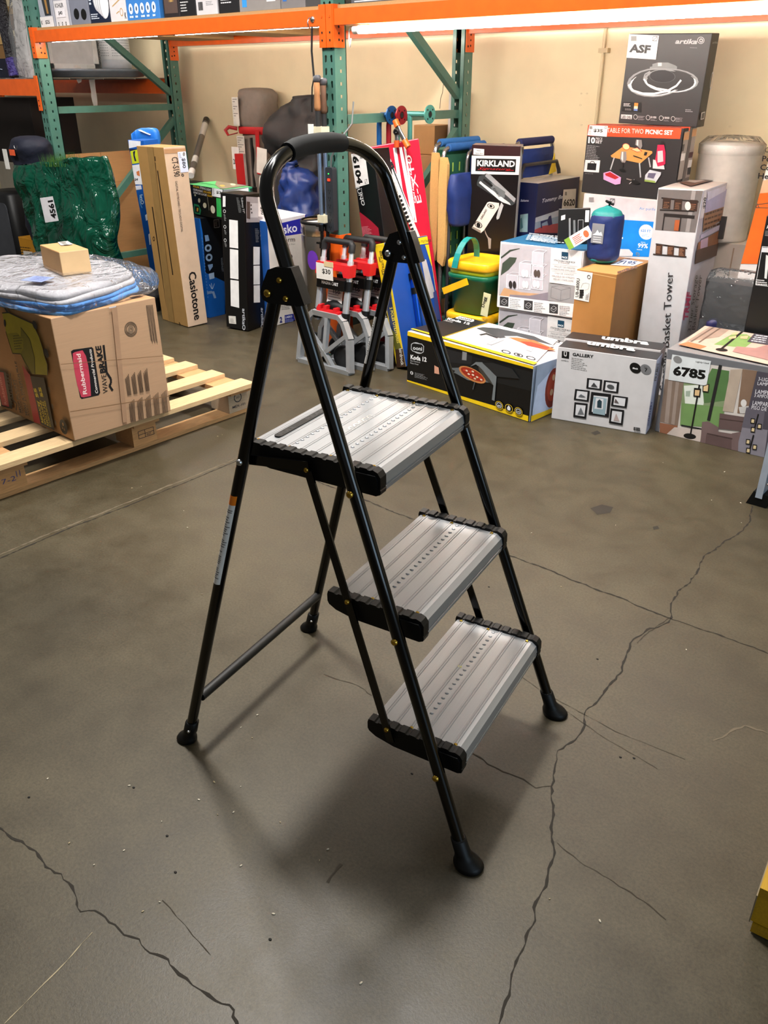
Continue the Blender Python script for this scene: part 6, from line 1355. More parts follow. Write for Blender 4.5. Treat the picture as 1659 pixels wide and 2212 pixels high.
# steps
def step(xr, xf, zt, hw, rows, big=False):
    n = MB(); prof = [(xr, zt - .024), (xr, zt - .003)]
    W_ = xf - xr; k = max(5, round(W_ / .03))
    for i in range(k):
        c = xr + .014 + (W_ - .03) * i / (k - 1)
        prof += [(c - .0042, zt - .0011), (c - .0032, zt), (c - .0014, zt), (c - .0004, zt - .0008), (c + .0004, zt - .0008), (c + .0014, zt), (c + .0032, zt), (c + .0042, zt - .0011)]
    prof += [(xf - .004, zt - .0015), (xf + .006, zt - .009), (xf + .009, zt - .024), (xf + .0065, zt - .0255), (xf + .0065, zt - .028), (xf + .009, zt - .029), (xf + .007, zt - .038), (xf - .006, zt - .038), (xf - .006, zt - .012), (xr + .006, zt - .012), (xr + .006, zt - .024)]
    n.prism([(u, v) for u, v in prof], (0, -hw, 0), (1, 0, 0), (0, 0, 1), (0, 2 * hw, 0), ALU)
    for r_ in rows:
        cnt = int(2 * hw / .0165)
        for j in range(cnt):
            y = -hw + .014 + j * (2 * hw - .028) / (cnt - 1)
            n.loft([((xr + W_ * r_, y, zt - .0015), .0042, .0036), ((xr + W_ * r_, y, zt - .0003), .0036, .0028), ((xr + W_ * r_, y, zt + .0006), .0018, .0014)], ALU, 10)
    tr = n.build('tread', lad)
    for s in (-1, 1):
        m_ = MB(); out = [(xr - .002, zt - .022), (xr - .005, zt - .016), (xr - .005, zt - .002)]
        x = xr - .003; kk = 0
        while x < xf - .01:
            out += [(x, zt + .0048), (x + .012, zt + .0048), (x + .0145, zt + .0025), (x + .019, zt + .0025)]; x += .0215
        out += [(xf - .004, zt + .0045), (xf + .005, zt + .001), (xf + .0105, zt - .007), (xf + .0108, zt - .025), (xf + .0098, zt - .0265), (xf + .0098, zt - .0285), (xf + .0112, zt - .030), (xf + .010, zt - .037), (xf + .002, zt - .041), (xr + .05, zt - .038), (xr + .012, zt - .030)]
        m_.prism(out, (0, s * (hw - .004), 0), (1, 0, 0), (0, 0, 1), (0, s * .019, 0), PLA)
        m_.prism([(xf - .045, zt - .004), (xf + .002, zt - .004), (xf + .006, zt - .012), (xf + .006, zt - .028), (xf - .045, zt - .028)], (0, s * (hw + .0145), 0), (1, 0, 0), (0, 0, 1), (0, s * .004, 0), PLA)
        cp = m_.build('end_cap', lad)
        for fr in ((.04, .3, .62, .94) if big else (.06, .42, .92)):
            m_ = MB(); m_.disc((xr + W_ * fr, s * (hw - .009), zt - .0018), (0, 0, 1), .0036, BRASS, .002, 12); m_.build('screw', tr)
    return tr
step(.110, .288, .216, .186, (.5,))
step(.021, .199, .461, .171, (.5,))
top = step(-.152, .109, .711, .158, (.30, .66), True)
mb = MB(); mb.prism(rrect(-.128, -.125, -.112, .05, .007), (0, 0, .7105), (1, 0, 0), (0, 1, 0), (0, 0, .0022), PLA)
mb.text('FULL', (-.115, -.115, .7129), (0, .045, 0), (-.010, 0, 0), M('#2b2b2b', .5), .02)
mb.text('REAR', (-.115, -.03, .7129), (0, .06, 0), (-.010, 0, 0), M('#2b2b2b', .5), .02)
mb.build('black_sticker', top)
mb = MB(); mb.text('COSCO', (-.018, -.03, .7103), (0, .085, 0), (-.017, 0, 0), M('#efefec', .3, .8), .03); mb.build('embossed_lettering', top)
mb = MB(); mb.lathe([(0, .0004), (.004, .0004)], (.186, .03, .2152), M('#e3e08a', .6), 12); mb.build('yellow_spot', lad)
# pivot brackets with rivets
for s in (-1, 1):
    yb = lY(1.0)
    mb = MB()
    pl = [(-.060, 1.019), (-.045, 1.0245), (-.017, 1.026), (-.0105, 1.012), (.0045, .973), (-.01, .9695), (-.062, .969), (-.073, .973), (-.0765, .985), (-.07, 1.0)]
    mb.prism(pl, (0, s * (yb - .008), 0), (1, 0, 0), (0, 0, 1), (0, s * .0205, 0), PLA)
    br = recalc(mb.build('pivot_bracket', lad))
    for x_, z_, r_ in ((-.0385, 1.006, .0048), (-.0625, .984, .0062), (-.0285, .980, .0046)):
        for sd in ((1,) if s < 0 else (1, -1)):
            mb = MB(); y0 = s * (yb + .0125) if sd > 0 else s * (yb - .008)
            mb.disc((x_, y0, z_), (0, s * sd, 0), r_, BRASS if s < 0 else STEEL, .0028, 16); mb.build('rivet', br)
# linkage bars
cY = lambda z: .179 + (.711 - z) * .0565
for s in (-1, 1):
    mb = MB(); mb.beam((-.020, s * (cY(.70) + .0), .701), (.159, s * (cY(.19)), .195), .0035, .0155, BLK, (1, 0, .36)); 
    lb = mb.build('linkage_bar', lad)
    for z_ in (.693, .463, .221):
        mb = MB(); mb.disc((-.02 + .356 * (.70 - z_), s * (cY(z_) + .0018), z_), (0, s, 0), .005, BRASS); mb.build('rivet', lb)
    mb = MB(); mb.beam((rX(.69) - .004, s * (lY(.69) - .013), .688), (-.012, s * (cY(.7) + .0035), .700), .0035, .018, BLK); 
    lk = mb.build('platform_link', lad)
    mb = MB(); mb.disc((rX(.692), s * (lY(.692) + .0105), .692), (0, s, 0), .0058, STEEL); mb.build('rivet', lk)
    for z_ in (.684, .435, .182):
        mb = MB(); mb.disc((fX(z_) - .002, s * (lY(z_) + .0108), z_), (0, s, 0), .0062, BRASS); mb.build('rivet', lad)
# stickers wrapped on the rear legs
def wrap(za, zb, s, a0, a1, mat, name, lines=None, par=None):
    mb = MB(); n = 8; vs = []
    for z in (za, zb):
        for i in range(n + 1):
            a = R(a0 + (a1 - a0) * i / n); vs.append((rX(z) + math.cos(a) * .0112, s * lY(z) + math.sin(a) * .0112, z))
    mb.add(vs, [(i, i + 1, n + 2 + i, n + 1 + i) for i in range(n)], mat, True)
    if lines:
        z = zb - .012
        while z > za + .01:
            e = a0 + (a1 - a0) * rn.uniform(.5, .9); vs = []
            for zz in (z, z + .0016):
                for i in range(5):
                    a = R(a0 + (a1 - a0) * .12 + (e - a0 - (a1 - a0) * .12) * i / 4); vs.append((rX(zz) + math.cos(a) * .0114, s * lY(zz) + math.sin(a) * .0114, zz))
            mb.add(vs, [(i, i + 1, 6 + i, 5 + i) for i in range(4)], lines); z -= rn.choice((.004, .005, .005, .011))
    return mb.build(name, par or lad)
wl_ = wrap(.430, .605, -1, 200, 312, M('#e6e4e0', .45), 'warning_label', M('#5a5a5c', .6)); wl_['label'] = 'white safety label'
wo = wrap(.605, .624, -1, 200, 312, M('#ef8a1e', .45), 'warning_label', M('#20140a', .6)); wo['label'] = 'orange warning heading'
wp = wrap(.76, .86, 1, 190, 262, M('#e6e4e0', .45), 'paper_label', M('#77777a', .6)); wp['label'] = 'small white label'

# ---------------------------------------------------------------- wooden pallet
PW = M('#cfb48c', .7, kind='wood', var=.16); PW2 = M('#c49a6c', .7, kind='wood', var=.16)
pal = thing('wooden_pallet', 'pale wooden pallet on the floor under the large mop bucket carton', 'pallet', (-3.1, 1.64, 0))
def pp(nm, a, b, mat, par=pal, jag=0):
    mb = MB(); mb.box((a[0] + 3.1, a[1] - 1.64, a[2]), (b[0] + 3.1, b[1] - 1.64, b[2]), mat); return mb.build(nm, par)
for i, x in enumerate((-2.70, -2.89, -3.085, -3.25, -3.42, -3.60)):
    pp('deck_board', (x, 1.05 + .006 * (i % 3), .122), (x + .088, 2.205 - .006 * (i % 2), .140), PW)
for y in (1.07, 1.615, 2.09):
    pp('stringer_board', (-3.6, y, .102), (-2.635, y + .115, .1215), PW2)
    for k, x in enumerate((-3.6, -3.2, -2.78)):
        bl_ = pp('block', (x, y + .004, .018), (x + .12, y + .112, .1018), M('#c9a070' if y < 2 else '#b3a48e', .75, kind='wood', var=.14))
        if k == 2:
            mb = MB(); u0 = x + .1205 + 3.1; yy = y - 1.64; INK = M('#2c2f3c', .8); BLU = M('#2a4f96', .8)
            if y > 2:
                mb.lathe([(.017, 0), (.021, 0)], (u0, yy + .055, .078), INK, 20, 'x', False)
                mb.text('WD', (u0, yy + .045, .073), (0, .02, 0), (0, 0, .010), INK); mb.text('MEX-101', (u0, yy + .022, .036), (0, .07, 0), (0, 0, .011), INK, .02)
            elif y > 1.3:
                for a, b_ in (((.03, .075), (.10, .075)), ((.03, .045), (.10, .045)), ((.03, .045), (.03, .075)), ((.10, .045), (.10, .075)), ((.06, .045), (.06, .075)), ((.03, .06), (.10, .06))):
                    mb.beam((u0, yy + a[0], a[1]), (u0, yy + b_[0], b_[1]), .0015, .001, INK, (1, 0, 0))
                mb.text('INT', (u0, yy + .067, .0475), (0, .02, 0), (0, 0, .009), INK)
            else:
                mb.text("7-2", (u0, yy + .025, .05), (0, .05, 0), (0, 0, .018), BLU, -.01); mb.text("11", (u0, yy + .08, .06), (0, .014, 0), (0, 0, .022), BLU)
            mb.build('ink_stamp', bl_)
for x in (-3.6, -3.2, -2.75):
    pp('bottom_board', (x, 1.05, .001), (x + .09, 2.2, .0175), M('#b89468', .75, kind='wood', var=.22))

# ---------------------------------------------------------------- cartons on the floor
KR = '#b08a5c'
def C_(nm, key, P, label, cols, **k): return carton(nm, label, 'box', P, cols, A(key), S(key), **k)
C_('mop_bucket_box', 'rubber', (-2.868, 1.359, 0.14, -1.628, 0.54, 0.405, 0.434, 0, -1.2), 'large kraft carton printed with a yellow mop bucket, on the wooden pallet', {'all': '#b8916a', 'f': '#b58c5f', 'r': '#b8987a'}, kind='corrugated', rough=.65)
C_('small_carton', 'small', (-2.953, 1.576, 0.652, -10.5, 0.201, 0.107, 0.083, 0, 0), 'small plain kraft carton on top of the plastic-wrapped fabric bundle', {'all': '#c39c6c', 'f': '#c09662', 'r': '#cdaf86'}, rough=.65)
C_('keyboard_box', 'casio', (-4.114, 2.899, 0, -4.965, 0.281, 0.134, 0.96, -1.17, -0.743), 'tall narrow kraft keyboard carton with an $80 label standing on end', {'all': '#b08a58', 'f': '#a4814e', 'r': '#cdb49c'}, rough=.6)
C_('light_fixture_box', 'subway', (-3.717, 3.038, 0, 10.62, 0.16, 0.159, 0.731, 2.0, 1.68), 'tall black lamp carton with three white panels printed on each side', {'all': '#0c0c0e'}, rough=.35)
C_('fan_box', 'lasko', (-3.787, 3.218, 0, 0, 0.35, 0.3, 0.59, -1.5, 2.5), 'white fan carton with a blue band beside the steel trash can', {'all': '#d6d3d0', 'f': '#2a64b0', 't': '#e6e3ea'}, rough=.4)
C_('bidet_seat_box', 'washlet', (-4.21, 3.11, 0, 0, 0.3, 0.21, 0.575, 0, 0), 'black and blue carton under the solar string light box', {'all': '#10131a', 'f': '#1668b8', 'r': '#0e1218'}, rough=.35)
C_('string_light_box', 'solar', (-4.03, 3.15, 0.58, -8, 0.38, 0.19, 0.165, 0, 0), 'green and black solar string light carton with a $30 label', {'all': '#14170f', 't': '#5fb878', 'r': '#8a8e90'}, rough=.35)
C_('toothbrush_box', 'tall', (-4.501, 3.1, 0, 0, 0.16, 0.1, 0.97, -2.0, -1.37), 'tall blue and white carton half hidden behind the keyboard carton', {'all': '#1a62b4'}, rough=.35)
C_('putter_box', 'kirk', (-2.413, 3.63, 0, 26, 0.234, 0.1, 0.997, -0.875, 0.649), 'tall dark maroon carton picturing a golf putter head', {'all': '#1a1113', 'f': '#171012', 'r': '#c8c6c4', 't': '#8a7a78'}, rough=.35)
C_('shoe_organizer_box', 'shoe1', (-1.984, 3.403, 0.305, 3, 0.421, 0.256, 0.303, 0, 0), 'white carton of stackable shoe boxes, blue top in view', {'all': '#d6d3d2', 't': '#2f6f96'}, rough=.4, group=None)
s2 = carton('shoe_organizer_box', 'white shoe organizer carton at the bottom, behind the pizza oven carton', 'box', (-1.975, 3.41, 0, 3, 0.421, 0.256, 0.303, 0, 0), {'all': '#d6d3d2', 't': '#2f86b0'}, A('shoe1'), (), rough=.4)
C_('brown_carton_or_shade_block', 'ub', (-1.631, 3.27, 0, 2.13, 0.181, 0.37, 0.56, 0, 0), 'plain brown carton with a barcode label and the blue sack standing on it', {'all': '#a67a45', 'f': '#a9793f', 'r': '#9c7444', 't': '#b88c56'}, rough=.6)
C_('pizza_oven_box', 'koda', (-2.026, 2.911, 0, -6.7, 0.734, 0.367, 0.243, 0, 0), 'low black and yellow pizza oven carton in the middle of the row', {'all': '#101011', 't': '#dedadb', 'r': '#a9b6c8'}, rough=.35)
C_('picture_frame_box', 'umbra', (-1.421, 3.01, 0, 12.41, 0.395, 0.108, 0.311, 0, 0), 'white carton printed with seven black picture frames, in front', {'all': '#d3d0d0', 't': '#2d2d2f', 'r': '#c3c8e0'}, rough=.4)
C_('picture_frame_box', 'umbra2', (-1.459, 3.13, 0, 12.3, 0.395, 0.108, 0.315, 0, 0), 'second picture frame carton, standing right behind the front one', {'all': '#c9c6c6', 't': '#2d2d2f', 'r': '#b9b8bc'}, rough=.4)
C_('floor_lamp_box', 'lamp', (-0.743, 3.13, 0, 2.155, 0.95, 0.4, 0.344, 0, 0), 'wide lamp carton with a living room photo and number 6785 label', {'all': '#77777a', 't': '#8f8c8c'}, rough=.4)
C_('basket_tower_box', 'bask', (-1.431, 3.53, 0, 6.3, 0.183, 0.391, 0.875, 0, 0), 'tall grey carton lettered up its side, with baskets pictured on top', {'all': '#b9b9bb', 'f': '#bcbcbe', 'r': '#c9c8d2', 't': '#c9c2bf'}, rough=.4)
C_('air_purifier_box', 'airp', (-1.787, 3.75, 0, -4, 0.4, 0.28, 0.8, 0, 0), 'white and blue air purifier carton under the picnic set cartons', {'all': '#dcd9da'}, rough=.4)
C_('picnic_set_box', 'picnic', (-1.776, 3.76, 0.802, -4, 0.467, 0.05, 0.288, 0, 0), 'orange and charcoal picnic set carton with a $35 label', {'all': '#333234', 't': '#d8502c', 'r': '#39383a'}, rough=.45)
C_('picnic_set_box', 'picnic2', (-1.775, 3.83, 0.802, -3.1, 0.46, 0.066, 0.29, 0, 0), 'second picnic set carton, only its right end showing behind the first', {'all': '#333234', 't': '#d8502c', 'r': '#6a645f'}, rough=.45)
C_('ceiling_light_box', 'asf', (-1.705, 3.83, 1.094, 0, 0.363, 0.08, 0.35, -1.5, 1.4), 'charcoal ceiling light carton with two silver rings, topmost by the wall', {'all': '#3b3b3d', 't': '#4a4a4c', 'r': '#2f2f31'}, rough=.45)
C_('heater_box', 'heater', (-1.04, 3.72, 0, 0, 0.4, 0.2, 1.11, 0, 4.3), 'white and orange carton cut off by the right edge of the photo', {'all': '#dfdbd8'}, rough=.4)
C_('black_carton', 'blackr', (-0.883, 3.56, 0, 0, 0.4, 0.14, 0.8, 0, 0), 'tall black carton behind the lamp carton at far right', {'all': '#141416'}, rough=.4)
C_('beach_chair_box', 'tommy', (-2.41, 3.8, 0, 0, 0.3, 0.42, 0.823, 0, 0), 'navy beach chair carton with a number 6620 label', {'all': '#1c2652', 't': '#c9c6c2'}, rough=.4)
C_('yellow_box', 'yel', (-5.62, 2.92, 0.16, 0, 0.5, 0.11, 0.155, 0, 0), 'upper yellow carton with a $25 label left of the green bag', {'all': '#c08a22', 't': '#b98420'}, rough=.5)
carton('yellow_box', 'lower yellow carton, under the one with the $25 label', 'box', (-5.6, 2.92, 0, 0, 0.5, 0.11, 0.159, 0, 0), {'all': '#bb8822'}, rough=.5)
C_('stage_piano_box', 'juno', (-2.694, 3.185, 0, 0, 0.14, 0.12, 0.981, 0, -10.14), 'black and crimson keyboard carton numbered 6104 leaning by the green post', {'all': '#0d0d10', 't': '#a08c6c', 'l': '#8f1c34'}, rough=.35)
C_('arranger_keyboard_box', 'ex10', (-2.645, 3.4, 0, 40, 0.238, 0.07, 1.0, 2, -8.9), 'red striped keyboard carton picturing a black keyboard, leaning back', {'all': '#bd1c3c', 't': '#b02040'}, rough=.35)
C_('utility_pole_box', 'poles', (-2.523, 3.073, 0, 0, 0.063, 0.33, 0.591, 1.0, -14.6), 'narrow yellow and blue pole carton with an open blue side', {'all': '#c9b02c', 'f': '#d8be28', 'r': '#2456a8'}, rough=.4)
T0 = frame((-2.523, 3.073, 0, 0, 0.063, 0.33, 0.591, 1.0, -14.6))
up = thing('utility_pole', 'metallic blue pole strapped in the open side of the yellow carton', 'pole', T=T0)
mb = MB(); mb.rod((.046, .13, .02), (.046, .15, .42), .016, M('#1d5cc0', .25, .7), 16); mb.rod((.046, .15, .42), (.046, .155, .50), .012, M('#2f7ae0', .25, .7), 16); mb.build('shaft', up)
for z in (.33, .40):
    mb = MB(); mb.rod((.046, .146, z), (.046, .147, z + .03), .0185, PLA, 16); mb.build('clamp_ring', up)

# ---------------------------------------------------------------- wrapped bundle on the carton
def slab(mb, out, z0, z1, mat, inset=.02, amp=.006, seed=0, rings=7, tilt=0):
    n = 72; P = [Vector((p[0], p[1], 0)) for p in out]; per = [0]
    for i in range(len(P)): per.append(per[-1] + (P[(i + 1) % len(P)] - P[i]).length)
    pts = []
    for k in range(n):
        d = per[-1] * k / n; i = max(j for j in range(len(P)) if per[j] <= d); pts.append(P[i].lerp(P[(i + 1) % len(P)], (d - per[i]) / (per[i + 1] - per[i])))
    for _ in range(3): pts = [(pts[k - 1] + pts[k] * 2 + pts[(k + 1) % n]) / 4 for k in range(n)]
    c = sum(pts, Vector()) / n; vs = []; rows = []
    for sc, z in ((.1, z0), (1 - inset * 1.5, z0), (1 - inset * .3, z0 + (z1 - z0) * .2), (1, z0 + (z1 - z0) * .5), (1 - inset * .3, z0 + (z1 - z0) * .8), (1 - inset * 1.3, z1), (.85, z1), (.65, z1), (.4, z1), (.15, z1)):
        rows.append([c + (p - c) * sc + Vector((0, 0, z)) for p in pts])
    for r_ in rows:
        for p in r_:
            q = p + Vector((seed, seed * 2, 0)); vs.append(p + Vector((noise.noise(q * 9) * amp, noise.noise(q * 9 + Vector((5, 5, 5))) * amp, noise.noise(q * 6 + Vector((9, 1, 1))) * amp * (1.2 if p.z > (z0 + z1) / 2 else .3))))
    m = len(rows)
    mb.add(vs, [(i * n + k, i * n + (k + 1) % n, (i + 1) * n + (k + 1) % n, (i + 1) * n + k) for i in range(m - 1) for k in range(n)] + [tuple(range(n - 1, -1, -1)), tuple(range((m - 1) * n, m * n))], mat, True)
bo = [(-2.585, 1.385), (-2.63, 1.60), (-2.72, 1.79), (-2.95, 1.86), (-3.3, 1.80), (-3.45, 1.62), (-3.35, 1.42), (-3.1, 1.31), (-2.85, 1.33)]
bd = thing('fabric_bundle', 'grey and blue folded fabric sealed in clear plastic, on the mop bucket carton', 'bundle', (-3.0, 1.56, .58))
def bl(mb, nm, par=bd):
    mb.v = [(v[0] + 3.0, v[1] - 1.56, v[2] - .58) for v in mb.v]; return mb.build(nm, par)
BLUE = M('#5f96cf', .8, kind='fabric', scale=40); GRYF = M('#b2b0b4', .8, kind='fabric', scale=40)
def scl(o, k): return [(-3.0 + (x + 3.0) * k, 1.56 + (y - 1.56) * k) for x, y in o]
mb = MB(); slab(mb, bo, .576, .596, BLUE, .015, .006, 1); slab(mb, scl(bo, .985), .594, .612, M('#4f88c4', .8, kind='fabric', scale=40), .015, .006, 5); bl(mb, 'blue_fabric')
mb = MB(); slab(mb, scl(bo, .975), .608, .628, GRYF, .015, .007, 9); slab(mb, scl(bo, .95), .624, .648, M('#a9a7ab', .8, kind='fabric', scale=40), .02, .010, 14); bl(mb, 'grey_fabric')
mb = MB(); wo_ = [(-2.575, 1.375), (-2.615, 1.62), (-2.655, 1.85), (-2.95, 1.875), (-3.31, 1.81), (-3.47, 1.62), (-3.36, 1.40), (-3.1, 1.30), (-2.83, 1.32)]
slab(mb, wo_, .574, .657, clear_plastic('clear_wrap', .09), .05, .016, 21); bl(mb, 'plastic_wrap')
mb = MB(); mb.prism([(0, 0), (.085, .03), (.05, .10), (-.03, .07)], (-2.86, 1.40, .6615), (1, 0, 0), (0, 1, 0), (0, 0, .001), M('#8f9cc8', .5)); 
for k in range(3): mb.text('CUSHION SET', (-2.845 - .012 * k, 1.425 + .016 * k, .663), (.055, .02, 0), (-.003, .008, 0), M('#3a4878', .6))
o = bl(mb, 'care_card'); o['label'] = 'lavender printed card'

# ---------------------------------------------------------------- left corner
gb = MB()
GB = M('#064a38', .14, kind='crinkle', scale=6, var=.1)
tc_, bc_ = Vector((-4.96, 2.80, .86)), Vector((-4.80, 2.74, 0))
secs = []
for i in range(48):
    k = i / 47; c = bc_.lerp(tc_, k); secs.append((tuple(c), .43 + .06 * k - .03 * math.sin(k * 6), .13 * (1 - .55 * k), .04 * math.sin(k * 9)))
gb.loft(secs, GB, 200, 3.0, .012, 5.0, 2)
for i, v in enumerate(gb.v):
    q_ = Vector((v[0] * 7 + v[2] * 2.2, v[1] * 3, v[2] * 2.2)); q2 = Vector((v[0] * 22 - v[2] * 5, v[1] * 5, v[2] * 8))
    gb.v[i] = (v[0], v[1] + .055 * abs(noise.noise(q_)) + .018 * noise.noise(q2), v[2])
g_ = thing('turf_bag', 'big glossy dark green plastic bag with a white number 4561 tag', 'bag', (-4.88, 2.78, 0))
for i, v in enumerate(gb.v):
    up_ = max(0, (v[2] - .7) / .16); gb.v[i] = (v[0] + 4.88, v[1] - 2.78, v[2] + (.05 * (v[0] + 4.9) * 2.2 + .008 * math.sin(v[0] * 17)) * min(1, up_))
recalc(gb.build('bag_film', g_))
mb = MB(); a = Vector((-4.908, 2.62, 0.667)); b_ = Vector((-4.757, 2.62, 0.688)); c_ = Vector((-4.738, 2.62, 0.555)); d_ = Vector((-4.896, 2.62, 0.53))
a, b_, c_, d_ = (q - Vector((4.88 * -1, 2.78, 0)) for q in (a, b_, c_, d_))
n_ = (b_ - a).cross(d_ - a).normalized() * -.001
mb.add([a, b_, c_, d_], [(0, 1, 2, 3)], M('#e2e0e4', .4))
e1 = (a - d_); e2 = (c_ - d_)
mb.text('4561', d_ + e1 * .12 + e2 * .92 + Vector((0, -.0015, 0)), e1 * .72, -e2 * .40, M('#101012', .5), .03)
o = mb.build('number_tag', g_); o['label'] = 'white number tag reading 4561'
mb = MB(); rn2 = random.Random(5)
for i in range(260):
    x = rn2.uniform(-.18, .12); y = rn2.uniform(-.04, .06); z = .83 + .05 * x; p = Vector((x, y, z)); q = p + Vector((rn2.uniform(-.02, .02), rn2.uniform(-.02, .02), rn2.uniform(.05, .085)))
    mb.add([p, p + Vector((.004, 0, 0)), q], [(0, 1, 2)], M('#4f7a34', .7))
o = mb.build('turf_blades', g_); o['kind'] = 'stuff'
# cardboard sheets standing beside the left upright
q = [(-5.56, 3.242, 0.872), (-5.56, 3.714, 0.847), (-5.56, 3.709, 0.068)]
for i, (dx, y0, y1, h_, cc) in enumerate(((0, 3.16, 4.02, .84, '#b0875a'), (-.05, 3.2, 4.1, .80, '#9c774d'))):
    mb = MB(); mb.box((-5.56 + dx, y0, 0), (-5.545 + dx, y1, h_), M(cc, .7, kind='corrugated'))
    mb.box((-5.5448 + dx, y0 + .3, h_ - .17), (-5.5442 + dx, y0 + .305, h_), M('#8a6842', .8)); mb.box((-5.5448 + dx, y0, h_ - .2), (-5.5442 + dx, y1, h_ - .197), M('#94714a', .8))
    o = mb.build('cardboard_sheet'); tag(o, ('large kraft cardboard sheet standing behind the green bag', 'second cardboard sheet standing behind the front one, further from the keyboard carton')[i], 'cardboard')
mb = MB(); c0 = Vector((-5.511, 2.935, 0.868))
mb.loft([((0, 0, .318 - c0.z), .12, .05), ((0, 0, .36 - c0.z), .15, .07), ((0, 0, -.2), .15, .08), ((0, 0, -.08), .155, .09), ((0, 0, 0), .165, .10), ((.01, 0, .05), .155, .10), ((.02, 0, .085), .12, .085), ((.02, 0, .10), .06, .05)], M('#141a30', .75, kind='fabric'), 32, 2.6, .03, 9, 3)
t = thing('navy_bag', 'navy bag with an orange patch standing up behind the green bag', 'bag', c0)
mb.build('body', t)
mb = MB(); mb.box((-.045, -.1175, -.01), (.02, -.115, .025), M('#e0643a', .6)); mb.build('patch', t)['label'] = 'orange patch'
mb = MB(); mb.box((-.19, -.09, -.10), (-.14, -.085, .02), M('#dddbd6', .6)); mb.build('paper_tag', t)['label'] = 'white paper tag'
mb = MB(); mb.tube([(.05 + .02 * math.cos(a_ / 8 * math.pi), -.118, .05 - .022 * math.sin(a_ / 8 * math.pi)) for a_ in range(9)], .003, STEEL, 8); mb.build('ring', t)
# stand-up case at the far left
mb = MB(); x0 = -5.78
mb.loft([((0, 0, 0), .17, .12), ((0, 0, .02), .18, .13), ((-.03, 0, .55), .18, .13), ((-.03, 0, .57), .16, .11)], M('#101013', .5), 32, 5)
t = thing('black_case', 'upright black case with grey panel at far left behind the green bag', 'case', (-6.266, 3.15, 0.382)); t.location.z = 0
mb.build('shell', t)
mb = MB(); mb.prism(rrect(-.12, .08, .13, .5, .04), (-.02, -.134, 0), (1, 0, 0), (0, 0, 1), (0, .008, 0), M('#4a4c52', .6)); mb.build('panel', t)['label'] = 'grey panel'
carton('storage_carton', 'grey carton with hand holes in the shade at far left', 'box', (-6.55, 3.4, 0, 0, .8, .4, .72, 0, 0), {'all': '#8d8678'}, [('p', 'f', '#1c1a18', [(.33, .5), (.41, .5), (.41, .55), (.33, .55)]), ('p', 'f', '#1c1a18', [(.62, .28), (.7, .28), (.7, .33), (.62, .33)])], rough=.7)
carton('brown_carton_or_shade_block', 'added dark brown block standing in for shade, on the grey carton with hand holes', 'box', (-6.68, 3.42, .721, 0, .74, .36, .45, 0, 0), {'all': '#241a14'}, rough=.8)  # made-up block, keeps the gap under the left shelf dark
mb = MB(); mb.loft([((0, 0, 0), .10, .07), ((0, 0, .05), .12, .09), ((.02, 0, .11), .09, .07), ((.03, 0, .15), .03, .03)], M('#17171a', .8, kind='fabric'), 24, 2, .04, 10, 4)
o = mb.build('black_pouch'); o.location = Vector((-4.54, 3, 0.237)); o.location.z = .0; tag(o, 'black soft pouch on the floor beside the tall blue carton', 'pouch')
mb = MB(); mb.loft([((0, -.05, .02), .005, .02), ((-.0, 0, .02), .02, .045), ((.09, .0, .024), .018, .05), ((.17, 0, .024), .022, .05), ((.19, 0, .02), .01, .03)], M('#2b78c8', .4, kind='fabric'), 24, 3, .006, 14, 6, 'x')
t = thing('blue_pouch', 'bright blue pouch lying on the tall blue carton', 'pouch', (-4.678, 3.2, 0.956)); mb.build('body', t)
mb = MB(); mb.box((.03, -.03, .066), (.14, .0, .069), M('#e8e6e0', .5), Matrix.Rotation(.2, 4, 'Y')); mb.build('paper_tag', t)['label'] = 'white paper tag'
# black carton behind the string light box, with a tube leaning on it
carton('black_crate', 'wide black carton against the wall behind the solar string light carton', 'box', (-4.84, 3.55, 0, 0, .68, .40, .645, 0, 0), {'all': '#15161a', 't': '#202124'}, rough=.5)
t = thing('shade_tube', 'slim grey packaged tube leaning against the wall', 'tube', (-4.901, 3.72, 0.71))
p1 = Vector((-5.302, 4.215, 1.028)) - t.location; dr = p1.normalized()
mb = MB(); mb.rod(dr * .02, p1 * .93, .021, M('#6e6a66', .3, .3), 16); mb.build('body', t)
mb = MB(); mb.rod((0, 0, 0), dr * .06, .0225, M('#d8d6d2', .4), 16); mb.build('cap', t)['label'] = 'white cap'
mb = MB(); mb.rod(p1 * .93, p1, .0225, M('#1a1a1c', .4), 16); mb.build('cap', t)['label'] = 'black cap'
for a, b_ in ((.68, .9), (.2, .3)):
    mb = MB(); mb.rod(p1 * a, p1 * b_, .0215, M('#cfcdc8', .5), 16); mb.build('paper_label', t)['label'] = 'white wrap label'

# ---------------------------------------------------------------- soft bags along the wall
t = thing('tent_bag', 'tall grey duffel bag with red strap standing against the wall', 'bag', (-4.63, 4.11, 0))
mb = MB(); DUF = M('#857c74', .85, kind='fabric', scale=30)
mb.loft([((.04, 0, 0), .10, .08), ((.04, 0, .04), .115, .095), ((.02, 0, .4), .12, .10), ((.01, 0, .8), .125, .10), ((0, 0, .98), .115, .092), ((0, 0, 1.02), .13, .10), ((0, 0, 1.17), .145, .105), ((0, 0, 1.215), .125, .095), ((0, 0, 1.23), .09, .07), ((0, 0, 1.235), .02, .02)], DUF, 40, 3.0, .02, 9, 2); mb.build('body', t)
mb = MB(); mb.loft([((0, 0, .960), .124, .101), ((0, 0, .965), .127, .104), ((0, 0, 1.0), .129, .106), ((0, 0, 1.005), .126, .103)], M('#c01c24', .6), 40, 3.2, 0, cap=False); mb.build('strap', t)['label'] = 'red strap'
mb = MB(); mb.box((.03, -.108, .03), (.044, -.09, .94), M('#2a2624', .8)); mb.build('zip_flap', t)['label'] = 'dark zip flap'
